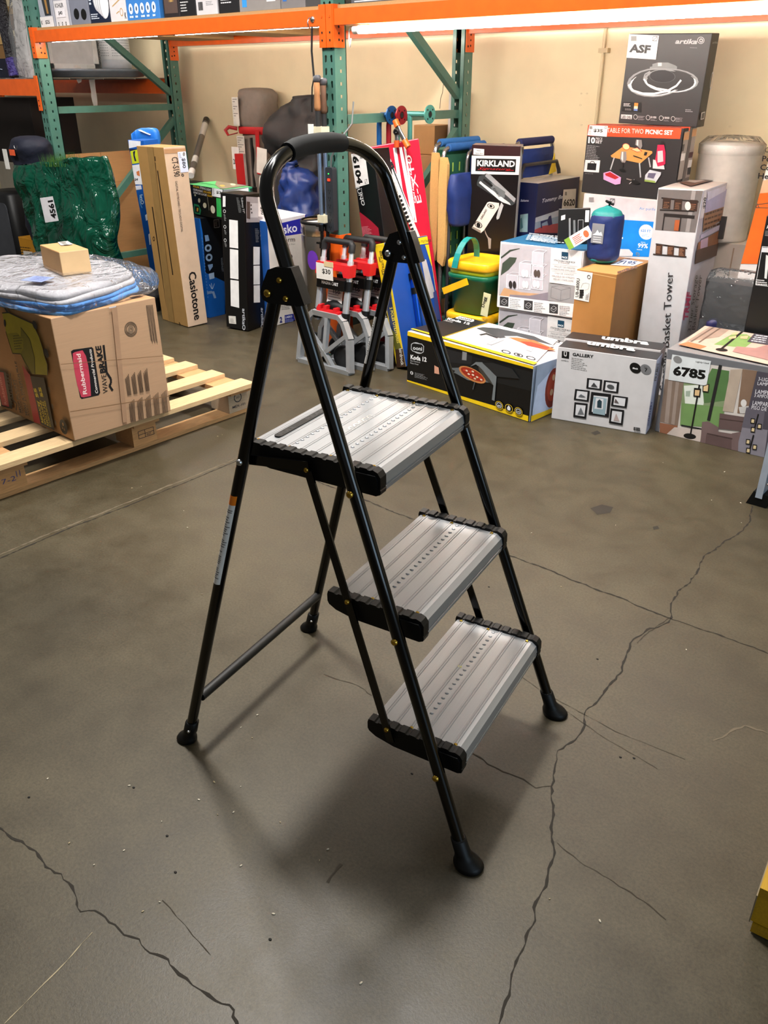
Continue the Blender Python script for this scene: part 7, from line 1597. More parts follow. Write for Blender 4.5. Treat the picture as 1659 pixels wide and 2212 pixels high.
mb = MB(); mb.tube([(-.11, -.09, .99), (-.16, -.12, 1.0), (-.185, -.13, .98), (-.16, -.13, .95), (-.10, -.10, .965)], .012, M('#a0181f', .6), 8, sx=.3); mb.build('grab_loop', t)['label'] = 'red and black loop'
mb = MB(); mb.beam((.105, -.105, .99), (.10, -.107, .72), .034, .006, M('#c01c24', .6), (0, 1, 0)); mb.build('strap', t)['label'] = 'hanging red strap'
for a, b_, cc, nm in (((-.105, 1.01), (-.045, 1.18), '#d6d3cc', 'care_label'), ((-.085, .68), (-.01, .95), '#cfccc4', 'care_label'), ((-.14, .74), (-.065, .88), '#e6e4e0', 'number_tag')):
    mb = MB(); mb.box((a[0], -.122 - .006 * (nm == 'number_tag'), a[1]), (b_[0], -.119 - .006 * (nm == 'number_tag'), b_[1]), M(cc, .6))
    if nm == 'number_tag': mb.text('2807', (a[0] + .008, -.1285, a[1] + .03), (.06, 0, .004), (0, 0, .035), M('#131313', .5), .02)
    else:
        for k in range(9): mb.box((a[0] + .008, -.1225, b_[1] - .015 - k * .014), (b_[0] - .01 - .02 * (k % 3), -.122, b_[1] - .010 - k * .014), M('#8d8a84', .7))
    mb.build(nm, t)
carton('red_box', 'slim red carton standing in front of the tall grey duffel bag', 'box', (-4.655, 3.968, 0, 0, .09, .022, .84, 0, -2), {'all': '#b82a2c', 'r': '#d4cfc8'}, rough=.4)
t = thing('black_pack', 'big slumped dark grey bag between the duffel and the green post', 'bag', (-4.02, 3.93, 0))
DK = M('#2e2e30', .7, kind='fabric', scale=24)
mb = MB(); mb.loft([((.0, 0, 0), .24, .11), ((0, 0, .05), .30, .13), ((0, 0, .5), .31, .14), ((.0, -.0, .74), .30, .14), ((.0, .01, .83), .26, .12), ((.0, -.01, .92), .27, .14), ((-.01, 0, 1.02), .25, .13), ((.04, .01, 1.12), .21, .12), ((.09, .01, 1.18), .14, .09), ((.12, .01, 1.20), .03, .03)], DK, 56, 2.4, .075, 6, 8); mb.build('body', t)
mb = MB(); mb.tube([(-.27, -.08, .80), (-.18, -.13, .83), (-.05, -.155, .86), (.05, -.15, .885), (.12, -.14, .91)], .014, M('#c9c5bd', .7), 8, sx=.35); mb.tube([(-.27, -.08, .80), (-.27, -.13, .72), (-.26, -.15, .58), (-.27, -.15, .45)], .014, M('#c9c5bd', .7), 8, sx=.35); mb.build('webbing', t)['label'] = 'pale webbing'
mb = MB(); mb.box((-.37, -.15, .72), (-.28, -.147, .87), M('#d2cfc8', .6), Matrix.Rotation(.12, 4, 'Y')); mb.build('care_label', t)
t = thing('blue_stuff_sack', 'blue drawstring sack seen through the ladder handle', 'bag', (-3.80, 3.66, .20))
mb = MB(); mb.loft([((0, 0, .36), .09, .07), ((0, 0, .38), .12, .085), ((.0, 0, .46), .13, .09), ((-.01, 0, .55), .125, .085), ((-.03, 0, .605), .075, .06), ((-.045, 0, .63), .032, .03), ((-.055, 0, .655), .055, .04), ((-.06, 0, .665), .02, .02)], M('#10306a', .5, kind='fabric', scale=18), 48, 2.4, .045, 11, 5); mb.build('body', t)
mb = MB(); mb.tube([(-.045 + .034 * math.cos(a_ / 10 * 6.3), .032 * math.sin(a_ / 10 * 6.3), .63) for a_ in range(11)], .006, PLA, 8); mb.build('drawstring', t)
carton('plastic_bin', 'low white lidded bin under the blue drawstring sack, behind the fan carton', 'box', (-3.80, 3.54, 0, 0, .34, .24, .555, 0, 0), {'all': '#c9c8cc', 't': '#e6e5e8'}, rough=.35)

# steel trash can
t = thing('trash_can', 'round stainless steel trash can with a purple sticker left of the green post', 'trash can', (-3.29, 3.34, 0))
mb = MB(); mb.lathe([(.118, .0), (.122, .004), (.122, .535), (.120, .54)], (0, 0, 0), M('#a8a29a', .28, 1, 'brushed', var=.06), 48); mb.build('body', t)
mb = MB(); mb.lathe([(.118, .0), (.126, .0), (.126, .025), (.122, .03)], (0, 0, 0), PLA, 48); mb.build('base_ring', t)
mb = MB(); mb.lathe([(.1225, .54), (.1235, .545), (.1235, .60), (.117, .612), (.11, .608), (.108, .606), (.0, .606)], (0, 0, 0), M('#c9c4bc', .2, 1), 48); mb.build('lid', t)
mb = MB(); mb.lathe([(.124, .598), (.1255, .606), (.122, .616), (.116, .614)], (0, 0, 0), PLA, 48); mb.build('rim', t)
mb = MB(); n_ = 18; aa = -78
vs = []
for k in range(n_ + 1):
    c_ = math.cos(math.pi * k / n_); s_ = math.sin(math.pi * k / n_)
    for sg in (-1, 1): vs.append((math.cos(R(aa - 16 * c_)) * .1228, math.sin(R(aa - 16 * c_)) * .1228, .42 + sg * .05 * s_))
mb.add(vs, [(2 * k, 2 * k + 2, 2 * k + 3, 2 * k + 1) for k in range(n_)], M('#6a3aa8', .4)); mb.build('sticker', t)['label'] = 'purple oval sticker'
mb = MB(); mb.prism([(-.05, -.08), (.03, -.10), (.07, -.03), (-.02, .0)], (0, -.01, .6065), (1, 0, 0), (0, 1, 0), (0, 0, .0015), M('#e4e2de', .6)); mb.build('paper_slip', t)
# poles hanging from the beam
hk = thing('beam_hook', 'small steel hook on the orange beam next to the green post', 'hook', (-3.021, 3.04, 1.514))
mb = MB(); mb.lathe([(.0, -.004), (.012, -.004), (.012, 0), (0, 0)], (0, -.0, 0), STEEL, 16, 'y'); mb.build('base_plate', hk)
mb = MB(); mb.tube([(0, -.005, .006), (0, -.02, .004), (.002, -.03, -.012), (0, -.024, -.03), (0, -.012, -.034)], .0028, STEEL, 8); mb.build('hook_wire', hk)
def pole(x, y, label, zt, grip, strap):
    t = thing('trekking_pole', label, 'pole', (x, y, 0), 'trekking poles by the green post')
    mb = MB(); mb.loft([((0, 0, zt - .115), .013, .013), ((0, 0, zt - .10), .016, .015), ((0, 0, zt - .05), .013, .013), ((0, 0, zt), .014, .014)], M(grip, .8), 16); mb.build('cork_grip', t)
    mb = MB(); mb.loft([((0, 0, zt), .014, .013), ((.002, 0, zt + .012), .020, .015), ((.004, 0, zt + .024), .020, .014), ((.006, 0, zt + .03), .010, .008)], M('#5a5a5e', .5), 16); mb.build('grip_top', t)
    mb = MB(); mb.rod((0, 0, zt - .185), (0, 0, zt - .115), .012, M('#1a1a1c', .8), 14); mb.build('foam_grip', t)
    mb = MB(); mb.rod((-.0, 0, .63), (0, 0, zt - .185), .0095, M('#93a5bd', .25, .8), 14); mb.build('upper_shaft', t)
    mb = MB(); mb.rod((-.005, 0, .47), (0, 0, .66), .008, PLA, 14); mb.build('lower_shaft', t)
    for z in (.56, .64):
        mb = MB(); mb.rod((-.003, 0, z - .015), (-.003, 0, z + .015), .0135, PLA, 14); mb.box((-.03, -.012, z + .004), (.0, -.002, z + .012), PLA); mb.build('flip_lock', t)
    if strap:
        mb = MB(); a = Vector((-3.003, 3.02, 1.481)); o_ = t.location
        P_ = [Vector((-2.998, 3.015, 1.484)) - o_, Vector((-3.001, 3.01, 1.391)) - o_, Vector((-2.983, 3, 1.285)) - o_]
        mb.tube(P_, .0065, M('#131314', .8), 8, sx=.35); mb.tube([P_[2] + Vector((0, 0, -.0)), Vector((-.02, -.01, zt - .02)), Vector((-.024, -.012, zt - .09)), Vector((-.026, -.01, zt - .12))], .003, PLA, 8); mb.build('wrist_strap', t)
    return t
pq = (-2.967, 3, 1.266)
p1 = pole(pq[0], 3.0, 'trekking pole with light cork grip hanging from the beam by its strap', pq[2], '#9c7048', True)
p2 = pole(pq[0] + .018, 3.022, 'trekking pole with darker cork grip, nearer the green post', pq[2] - .012, '#5f4430', False)
mb = MB(); mb.box((-.02, -.018, pq[2] - .215), (.036, .036, pq[2] - .18), M('#cfc9b0', .3)); mb.box((-.045, -.022, pq[2] - .225), (-.012, -.018, pq[2] - .17), M('#e0ddd6', .6)); mb.build('tape_band', p1)['label'] = 'clear tape and paper tag'
mb = MB(); mb.box((-.014, -.014, .665), (.03, .034, .70), M('#cfc9b0', .3)); mb.build('tape_band', p1)['label'] = 'lower tape band'
# power strip on the post
pb = (-2.92, 3.03, 0.768)
t = thing('power_strip', 'dark power strip with a red switch light fixed to the green post', 'power strip', (pb[0], 3.043, pb[2]))
mb = MB(); mb.prism(rrect(-.023, -.145, .023, .145, .01), (0, -.032, 0), (1, 0, 0), (0, 0, 1), (0, .030, 0), M('#2e3238', .5)); mb.build('housing', t)
for k in range(6):
    mb = MB(); z = -.125 + k * .033
    for dx, dz in ((-.006, .004), (.006, .004), (0, -.007)): mb.box((dx - .0015, -.0328, z + dz - .004), (dx + .0015, -.0318, z + dz + .004), M('#0a0a0b', .6))
    mb.build('outlet', t)
mb = MB(); mb.box((-.006, -.036, .086), (.007, -.032, .096), M('#ff2a12', .4, emit=3)); mb.build('switch', t)['label'] = 'lit red switch'
mb = MB(); mb.box((-.004, -.034, .115), (.002, -.032, .120), M('#3ae05a', .4, emit=1.5)); mb.build('indicator_lamp', t)['label'] = 'green pilot light'
mb = MB(); mb.tube([(.0, -.016, .145), (.01, -.02, .19), (.05, -.022, .25), (.077, .0, .29), (.079, .05, .33), (.077, .065, .42)], .004, M('#6a6c6c', .5), 8); mb.build('cord', t)

# ---------------------------------------------------------------- folding hand trucks
def cart(x, y, label):
    t = thing('folding_hand_truck', label, 'hand truck', (x, y, 0), 'folded hand trucks in a row')
    AL = M('#b4b7ba', .38, .55); RED = M('#c81f26', .45)
    lean = lambda z: .2 * max(0, z - .05)          # the frame leans back
    V = lambda u, z, dy=0: Vector((u, lean(z * .915) + dy, z * .915))
    # toe plate folded up: rounded frame with spokes
    out = [(-.175, .012), (-.168, .18), (-.13, .255), (-.098, .285), (.07, .285), (.105, .26), (.155, .18), (.175, .012)]
    mb = MB()
    for a, b_ in zip(out, out[1:] + out[:1]): mb.beam(V(*a), V(*b_), .026, .032, AL, (0, 1, .1))
    hub = (0, .085)
    for e in ((-.135, .19), (-.005, .285), (.135, .2), (-.1, .012), (.06, .012)): mb.beam(V(*hub), V(*e), .020, .022, AL, (0, 1, .1))
    mb.prism([(-.178, 0), (.178, 0), (.178, .03), (-.178, .03)], (0, 0, .002), (1, 0, 0), (0, 1, 0), (0, 0, .012), AL)
    mb.build('toe_plate', t)
    for s in (-1, 1):
        mb = MB(); mb.lathe([(0, -.012), (.028, -.014), (.050, -.016), (.058, -.01), (.058, .01), (.050, .016), (.028, .014), (0, .012)], (s * .085, .048, .062), M('#131315', .6), 24, 'y'); w_ = mb.build('wheel', t)
        for k in (.026, .04): 
            mb = MB(); mb.lathe([(k, -.0165), (k + .004, -.0165)], (s * .085, .048, .062), M('#3a3a3e', .5), 24, 'y'); mb.build('tread_ring', w_)
        u0, u1 = s * .092, s * .078
        mb = MB()
        mb.rod(V(u0, .24, .02), V(u0 * .99, .42, .02), .0165, AL, 14); mb.rod(V(u0 * .99, .42, .02), V(u0 * .97, .56, .02), .0155, M('#d4d6d8', .35, .5), 14)
        mb.rod(V(u0 * .97, .56, .02), V(u0 * .96, .615, .02), .0115, M('#dadcde', .3, .5), 14); mb.build('side_tube', t)
        for z, h_ in ((.275, .05), (.435, .05)):
            mb = MB(); mb.rod(V(u0, z - h_ / 2, .02), V(u0, z + h_ / 2, .02), .021, PLA, 14); mb.build('tube_collar', t)
    mb = MB(); mb.box((-.09, -.012, -.028), (.09, .03, .022), PLA, Matrix.Translation(V(0, .445))); 
    mb.text('MAGNA CART', V(-.055, .437, -.0128), (.11, 0, 0), (0, .0, .016), M('#e2e2e2', .5), .04); mb.build('cross_brace', t)
    mb = MB(); o_ = V(0, .515)
    mb.prism([(-.112, -.03), (-.075, -.03), (-.062, -.005), (.062, -.005), (.075, -.03), (.112, -.03), (.112, .025), (-.112, .025)], o_ + Vector((0, -.006, 0)), (1, 0, 0), (0, .2, 1), (0, .045, 0), RED); mb.build('release_bracket', t)['label'] = 'red plastic bracket'
    mb = MB(); mb.prism([(-.075, 0), (.075, 0), (.075, .03), (.055, .03), (.055, .045), (.035, .045), (.035, .03), (-.01, .03), (-.01, .048), (-.03, .048), (-.03, .03), (-.05, .03), (-.05, .05), (-.065, .05), (-.075, .035)], V(0, .275, -.012), (1, 0, 0), (0, .2, 1), (0, .03, 0), RED); mb.build('latch', t)['label'] = 'red toothed latch'
    mb = MB(); mb.loft([(V(0, .29, .05), .075, .04), (V(0, .335, .05), .06, .035), (V(0, .35, .05), .02, .02)], PLA, 20); mb.build('axle_cover', t)
    mb = MB(); a, b_ = V(-.088, .645, .02), V(.088, .645, .02)
    mb.tube([V(-.088, .60, .02), V(-.088, .635, .02), V(-.078, .648, .02), V(.078, .648, .02), V(.088, .635, .02), V(.088, .60, .02)], [.016, .017, .016, .0155, .017, .016], M('#161618', .6), 14); mb.build('handle', t)
    mb = MB(); mb.prism(rrect(-.055, .295, .045, .43, .03), (0, .026, 0), (1, 0, 0), (0, .183, .915), (0, .002, 0), M('#dcd8d6', .5)); 
    mb.prism([(.05, .285), (.085, .285), (.085, .42), (.06, .42)], (0, .027, 0), (1, 0, 0), (0, .183, .915), (0, .002, 0), M('#c02a34', .5))
    for k in range(8): mb.box((-.045, -.0012, -.0015), (.02 + .015 * (k % 2), 0, .0015), M('#77777a', .6), Matrix.Translation(V(0, .405 - k * .013, .0335)))
    mb.text('150', V(-.015, .385, .0325), (.045, 0, 0), (0, .0, .018), M('#2a2a4a', .5), .02); mb.build('hang_card', t)['label'] = 'white and red hang card'
    return t
c1 = cart(-2.835, 2.85, 'front folded hand truck with a white $30 label')
TP = Matrix.Translation((0, .052, 0))
mb = MB(); mb.box((-.075, -.0085, .425), (.035, -.0072, .50), M('#e3dfd8', .5), TP); mb.text('$30', (-.035, .043, .45), (.055, 0, 0), (0, 0, .026), M('#131313', .5), .02)
mb.box((-.02, -.0105, .488), (.04, -.0085, .512), M('#d9c39a', .6), TP); mb.build('price_label', c1)['label'] = 'white $30 price label'
cart(-2.795, 2.95, 'middle one of the three folded hand trucks')
cart(-2.735, 3.025, 'rear one of the three folded hand trucks, nearest the keyboard cartons')

# ---------------------------------------------------------------- painted pipe shelf brackets
def pipe(nm, label, path, fl, col, posts=()):
    t = thing(nm, label, 'pipe fitting', fl, 'pipe brackets behind the red keyboard carton'); o_ = Vector(fl); m_ = M(col, .35, .3)
    mb = MB(); mb.tube([Vector(p) - o_ for p in path], .013, m_, 12)
    for q in posts: mb.rod(Vector(q[0]) - o_, Vector(q[1]) - o_, .012, m_, 12)
    mb.build('pipe', t)
    mb = MB(); mb.lathe([(.0, -.004), (.016, -.004), (.016, .0), (.042, .0), (.042, .006), (.016, .006), (.016, -.02)], (0, 0, 0), m_, 28, 'x', False); f_ = mb.build('flange', t)
    mb = MB()
    for k in range(4): mb.lathe([(0, .0065), (.0045, .0065)], (0, .028 * math.cos(k * 1.57 + .8), .028 * math.sin(k * 1.57 + .8)), DARK, 10, 'x', False)
    mb.lathe([(0, .0068), (.012, .0068)], (0, 0, 0), DARK, 14, 'x', False)
    mb.build('screw_hole', f_)
    return t
b0 = Vector((-2.882, 3.42, 1.123)); r0 = Vector((-2.845, 3.45, 1.123)); g0 = Vector((-2.749, 3.55, 1.126))
pipe('pipe_bracket', 'blue painted pipe bracket with round flange, leftmost of three', [b0, b0 + Vector((-.06, 0, 0)), b0 + Vector((-.075, 0, -.015)), b0 + Vector((-.078, 0, -.05)), b0 + Vector((-.078, 0, -.5))], b0, '#1d5f98')
pipe('pipe_bracket', 'red painted pipe bracket with round flange', [r0, r0 + Vector((-.06, 0, 0)), r0 + Vector((-.075, 0, -.015)), r0 + Vector((-.078, 0, -.05)), r0 + Vector((-.078, 0, -.5))], r0, '#982430')
pipe('pipe_bracket', 'pale teal pipe bracket with long horizontal pipe and round flange', [g0, g0 + Vector((-.2, 0, 0)), g0 + Vector((-.24, 0, 0))], g0, '#5aa8a0', [(g0 + Vector((-.12, 0, 0)), g0 + Vector((-.12, 0, -.5))), (g0 + Vector((-.20, 0, 0)), g0 + Vector((-.20, 0, -.5)))])
k0 = Vector((-2.783, 3.32, 1.046))
t = thing('spring_clamp', 'metal spring clamp with orange tips behind the red keyboard carton', 'clamp', k0)
OT = M('#e8641a', .5); GM = M('#8d8f92', .3, .9)
pts = [Vector((-2.763, 3.32, 1.09)) - k0, Vector((-2.743, 3.32, 1.057)) - k0, Vector((-2.715, 3.32, 1.022)) - k0, Vector((-2.692, 3.32, 0.993)) - k0]
mb = MB(); mb.tube(pts, [.011, .012, .012, .011], GM, 10, sx=.6); mb.build('jaw', t)
mb = MB(); mb.rod(pts[0] - (pts[1] - pts[0]) * .5, pts[0] + (pts[1] - pts[0]) * .3, .0145, OT, 12); mb.build('tip', t)['label'] = 'orange tip'
mb = MB(); mb.rod(pts[2], pts[3], .0145, OT, 12); mb.build('tip', t)['label'] = 'lower orange tip'
p2_ = [Vector((-2.777, 3.32, 1.06)) - k0, Vector((-2.763, 3.32, 1.043)) - k0, Vector((-2.763, 3.32, 1.02)) - k0, Vector((-2.763, 3.32, 0.99)) - k0]
mb = MB(); mb.tube(p2_, .011, GM, 10, sx=.6); mb.build('jaw', t)
mb = MB(); mb.rod(p2_[2], p2_[3], .013, M('#b8501a', .5), 12); mb.build('tip', t)['label'] = 'orange handle tip'
mb = MB(); mb.lathe([(.006, -.012), (.014, -.012), (.014, .012), (.006, .012)], pts[1].lerp(p2_[0], .5), PLA, 16, 'y'); mb.build('spring', t)
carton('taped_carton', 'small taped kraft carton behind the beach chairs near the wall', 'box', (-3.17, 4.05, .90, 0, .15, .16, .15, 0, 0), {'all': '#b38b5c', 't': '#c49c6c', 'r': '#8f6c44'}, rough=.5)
carton('kraft_carton', 'kraft carton under the small taped carton near the wall', 'box', (-3.17, 4.0, 0, 0, .24, .22, .899, 0, 0), {'all': '#a8835a'}, rough=.6)
mb = MB(); q0 = (-3.054, 4.14, 0.98); q1 = (-3.048, 4.16, 1.224)
mb.beam(Vector((q0[0], 4.14, .0)), Vector((q1[0] + .0, 4.17, q1[2])), .07, .02, M('#d6d4d4', .6), (0, 1, 0)); o = mb.build('foam_strip'); tag(o, 'white foam strip standing behind the rear green post', 'foam')

# ---------------------------------------------------------------- folded beach chairs
def chair(label, near, far, pad, fab, fx=0, arms=2, pouch=False, fz=.30, pat=None, zb=0.0):
    n0, f0 = Vector(near), Vector(far); o_ = Vector((n0.x, n0.y, 0)); t = thing('folding_beach_chair', label, 'chair', o_, 'folded beach chairs against the wall')
    w_ = f0.y - n0.y; zt = n0.z; AL_ = M('#b9bbbe', .25, .9)
    mb = MB()
    mb.tube([(0, 0, zb), (0, 0, zt - .045), (0, .012, zt - .012), (0, .045, zt), (0, w_ - .045, zt), (0, w_ - .012, zt - .012), (0, w_, zt - .045), (0, w_, zb)], .0105, AL_, 12, up=(1, 0, 0)); mb.build('back_frame', t)
    mb = MB(); q_ = .14 if zb == 0 else .10
    mb.tube([(.05, 0, zb + .01), (.045, 0, zt - q_ - .04), (.045, .03, zt - q_), (.045, w_ - .03, zt - q_), (.045, w_, zt - q_ - .04), (.05, w_, zb + .01)], .0095, M('#4a4a4e', .4, .6), 12, up=(1, 0, 0)); mb.build('seat_frame', t)
    mb = MB(); mb.rod((0, .04, zt), (0, w_ - .02, zt), .019, M(pad, .8), 16); mb.build('foam_pad', t)['label'] = 'foam headrest'
    mb = MB(); m_ = M(fab, .8, kind='fabric', scale=24)
    vs = []; n1, n2 = 10, 14
    for i in range(n2 + 1):
        for j in range(n1 + 1):
            u, v = j / n1, i / n2; vs.append((.012 + .02 * math.sin(u * math.pi) + .008 * noise.noise(Vector((u * 5, v * 7, fx))), .012 + u * (w_ - .024), fz + v * (zt - fz - .03)))
    k = len(vs); vs += [(x - .004, y, z) for x, y, z in vs]
    fs = [(i * (n1 + 1) + j, i * (n1 + 1) + j + 1, (i + 1) * (n1 + 1) + j + 1, (i + 1) * (n1 + 1) + j) for i in range(n2) for j in range(n1)]
    mb.add(vs, fs + [tuple(q + k for q in f) for f in fs], m_, True)
    if pat:
        for i in range(9):
            for j in range(6):
                z = fz + .06 + i * (zt - fz - .1) / 9; y = .03 + j * (w_ - .06) / 5.5
                mb.box((.034, y, z), (.037, y + .006, z + .04), M(pat, .8), Matrix.Translation((0, 0, 0)))
    mb.build('sling', t)
    for a in range(arms):
        y = -.026 + a * (w_ + .03)
        mb = MB(); ex = .0 if a == 0 else .0
        mb.prism([(-.022, .0), (.012, -.02), (.022, .03), (.026, .30), (.024, .46), (.012, .49), (-.02, .49), (-.026, .36)], (.02, y, zt - .53), (1, 0, 0), (0, 0, 1), (0, .02, 0), M('#c9a56c', .55, kind='wood')); mb.build('armrest', t)['label'] = 'pale wooden armrest'
    if pouch:
        q = Vector((-2.533, 3.54, 0.758)) - o_
        mb = MB(); mb.loft([((q.x, q.y, q.z - .13), .02, .04), ((q.x, q.y, q.z - .11), .032, .075), ((q.x, q.y, q.z), .036, .09), ((q.x, q.y, q.z + .10), .028, .09), ((q.x, q.y, q.z + .115), .012, .08)], M('#10306e', .6, kind='fabric', scale=22), 28, 3, .012, 12, 3); mb.build('pouch', t)['label'] = 'blue zip pouch'
    return t
cA = (-2.686, 3.52, 1); cB = (-2.619, 3.5, 0.983); cC = (-2.562, 3.62, 0.966); cD = (-2.408, 3.8, 0.998)
chair('beach chair with light blue headrest and green sling, leftmost', cA, (cA[0], 3.90, cA[2]), '#2f74b4', '#1f6648', 1, 2, False, .3, '#9cbc4a')
chair('beach chair with light blue headrest, second from the left', cB, (cB[0], 3.86, cB[2]), '#2a6cb0', '#1a5a44', 2, 2, False, .3, '#8aa848')
chair('beach chair with navy headrest and blue zip pouch', cC, (cC[0], 3.96, cC[2]), '#20245c', '#12357c', 3, 0, True)
t = chair('blue beach chair with a yellow triangle, on top of the navy carton', cD, (cD[0], 4.17, cD[2]), '#20245c', '#17397e', 4, 0, False, .835, None, .826)
mb = MB(); mb.prism([(0, 0), (.07, .01), (.04, .10)], (.046, .27, cD[2] - .16), (0, 1, 0), (0, 0, 1), (.003, 0, 0), M('#d8c034', .6)); mb.build('patch', t)['label'] = 'yellow triangle'

# ---------------------------------------------------------------- buckets
def bucket(z, label, full):
    t = thing('lidded_bucket', label, 'bucket', (-2.345, 3.46, z))
    YL = M('#e6b414', .4); GR = M('#0a6a4a', .35); TL = M('#1f8f8c', .4)
    mb = MB(); mb.loft([((0, 0, 0), .095, .095), ((0, 0, .004), .10, .10), ((0, 0, .165), .118, .118), ((0, 0, .166), .126, .126), ((0, 0, .186), .128, .128), ((0, 0, .19), .122, .122)], GR, 40, 5); mb.build('pail', t)
    mb = MB(); mb.loft([((0, 0, .186), .118, .118), ((0, 0, .215), .121, .121)], M('#b4b81c', .4), 40, 5); mb.build('inner_rim', t)['label'] = 'lime green rim'
    mb = MB(); mb.loft([((0, 0, .212), .126, .126), ((0, 0, .218), .130, .130), ((0, 0, .245), .130, .130), ((0, 0, .252), .124, .124), ((0, 0, .253), .11, .11), ((0, 0, .249), .10, .10)], YL, 40, 5); mb.build('lid', t)
    if full:
        mb = MB(); ph = [R(a) for a in range(0, 181, 15)]
        vs = []
        for a in ph:
            for dx in (-.016, .016):
                for rr in (.0, .004): vs.append(Vector((-.055 + dx + .02 * math.sin(a), math.cos(a) * (.088 + rr) - .03, .22 + math.sin(a) * (.13 + rr))))
        fs = []
        for i in range(len(ph) - 1):
            b_ = i * 4; n_ = b_ + 4; fs += [(b_, n_, n_ + 2, b_ + 2), (b_ + 1, b_ + 3, n_ + 3, n_ + 1), (b_, b_ + 1, n_ + 1, n_), (b_ + 2, n_ + 2, n_ + 3, b_ + 3)]
        for v in vs:
            if v.y < -.1: pass
        mb.add([v + Vector((0, -.02, 0)) for v in vs], fs, TL); mb.build('handle', t)['label'] = 'teal strap handle'
        mb = MB(); mb.beam((-.12, -.135, .10), (.02, -.135, .165), .032, .010, YL, (0, -1, 0)); mb.build('handle', t)['label'] = 'yellow lower handle'
        mb = MB(); mb.box((.10, -.132, .03), (.14, -.129, .14), M('#c9c6a0', .5), Matrix.Rotation(.12, 4, 'Y')); mb.text('Dogg', (.128, -.1335, .055), (.012, 0, .05), (-.022, 0, .004), M('#151515', .6), .02); mb.build('brand_tag', t)
    else:
        mb = MB(); mb.loft([((0, 0, .196), .131, .131), ((0, 0, .208), .134, .134), ((0, 0, .210), .130, .130)], TL, 40, 5, cap=False); mb.build('handle', t)['label'] = 'teal handle lying flat'
    return t
bucket(.0, 'lower square bucket, mostly hidden behind the pizza oven carton', False)
bucket(.252, 'upper square green bucket with yellow lid and teal handle', True)

# ---------------------------------------------------------------- small things on the right
sk = (-1.707, 3.465, 0.562)
t = thing('blue_sleep_sack', 'small blue packed sack with teal top on the brown carton', 'bag', (sk[0], sk[1], .565))
mb = MB(); SB = M('#102c66', .6, kind='fabric', scale=26)
mb.loft([((0, 0, .012), .058, .058), ((0, 0, .03), .068, .066), ((0, 0, .10), .070, .068), ((0, 0, .17), .071, .068), ((0, 0, .195), .066, .063)], SB, 32, 2.2, .006, 14, 3); mb.build('body', t)
mb = MB(); mb.loft([((0, 0, .19), .0665, .0635), ((0, 0, .208), .058, .055), ((0, 0, .218), .04, .038), ((0, 0, .226), .018, .018), ((.0, 0, .232), .006, .006)], M('#12807e', .6, kind='fabric', scale=30), 32, 2.2, .006, 18, 4)
mb.loft([((0, 0, .0), .045, .045), ((0, 0, .006), .056, .056), ((0, 0, .016), .064, .062)], M('#12807e', .6, kind='fabric', scale=30), 32, 2.2); mb.build('end_panel', t)['label'] = 'teal end panels'
mb = MB(); mb.tube([(0, 0, .228), (.012, -.01, .246), (-.006, -.014, .25), (.004, .006, .24), (.02, .004, .236)], .005, PLA, 8); mb.build('cord_lock', t)
mb = MB(); mb.box((-.030, -.0705, .085), (.026, -.068, .165), M('#7f8287', .6)); pk = [(-.026, .118), (-.012, .126), (-.004, .140), (.006, .128), (.014, .134), (.022, .118)]
mb.prism(pk, (0, -.0708, 0), (1, 0, 0), (0, 0, 1), (0, -.0004, 0), M('#d0d2d4', .6))
for k in range(3): mb.box((-.02, -.0712, .108 - k * .009), (.018, -.0706, .111 - k * .009), M('#c0c2c4', .6))
mb.build('logo_patch', t)['label'] = 'grey patch with mountains'
Tq = Matrix.Translation((-.085, -.075, .07)) @ Matrix.Rotation(R(12), 4, 'Z') @ Matrix.Rotation(R(-34), 4, 'Y')
mb = MB(); mb.box((-.045, -.001, 0), (.075, .001, .05), M('#e6e2de', .5), Tq)
mb.add([Tq @ Vector(p) for p in ((-.045, -.0016, 0), (-.02, -.0016, 0), (-.02, -.0016, .05), (-.045, -.0016, .05))], [(0, 1, 2, 3)], M('#8ab04a', .5))
for k in range(5): mb.add([Tq @ Vector(p) for p in ((-.01, -.0016, .008 + k * .007), (.03 - .006 * (k % 2), -.0016, .008 + k * .007), (.03 - .006 * (k % 2), -.0016, .011 + k * .007), (-.01, -.0016, .011 + k * .007))], [(0, 1, 2, 3)], M('#d8604a', .5))
mb.add([Tq @ Vector((.052 + .012 * math.cos(k * .63), -.0016, .024 + .016 * math.sin(k * .63))) for k in range(10)], [tuple(range(10))], M('#d8704a', .5))
mb.build('hang_tag', t)['label'] = 'white paper hang tag'
tb = (-1.898, 3.56, 0.661)
p_ = (tb[0], 3.54, .611, 30, .14, .05, .15, 6, -3)
carton('tool_set_box', 'small black tool carton propped behind the blue sack', 'box', p_, {'all': '#191a1b', 't': '#2a2b2c'}, [('p', 'f', '#8d9294', [(.05, .03), (.058, .03), (.054, .11), (.046, .108)]), ('p', 'f', '#777c7e', [(.07, .03), (.08, .035), (.075, .10), (.066, .10)]), ('l', 'f', '#a5a9aa', .002, [(.09, .03), (.088, .10), (.11, .10), (.112, .03), (.09, .03)]), ('p', 'f', '#c9cbcc', [(.012, .10), (.03, .105), (.03, .125), (.012, .12)]), ('p', 'f', '#c8ccd0', [(.118, .09), (.135, .09), (.135, .14), (.118, .14)]), ('c', 'f', '#4a4c4e', (.125, .04), (.137, .04), (.125, .055), .5)], rough=.4)
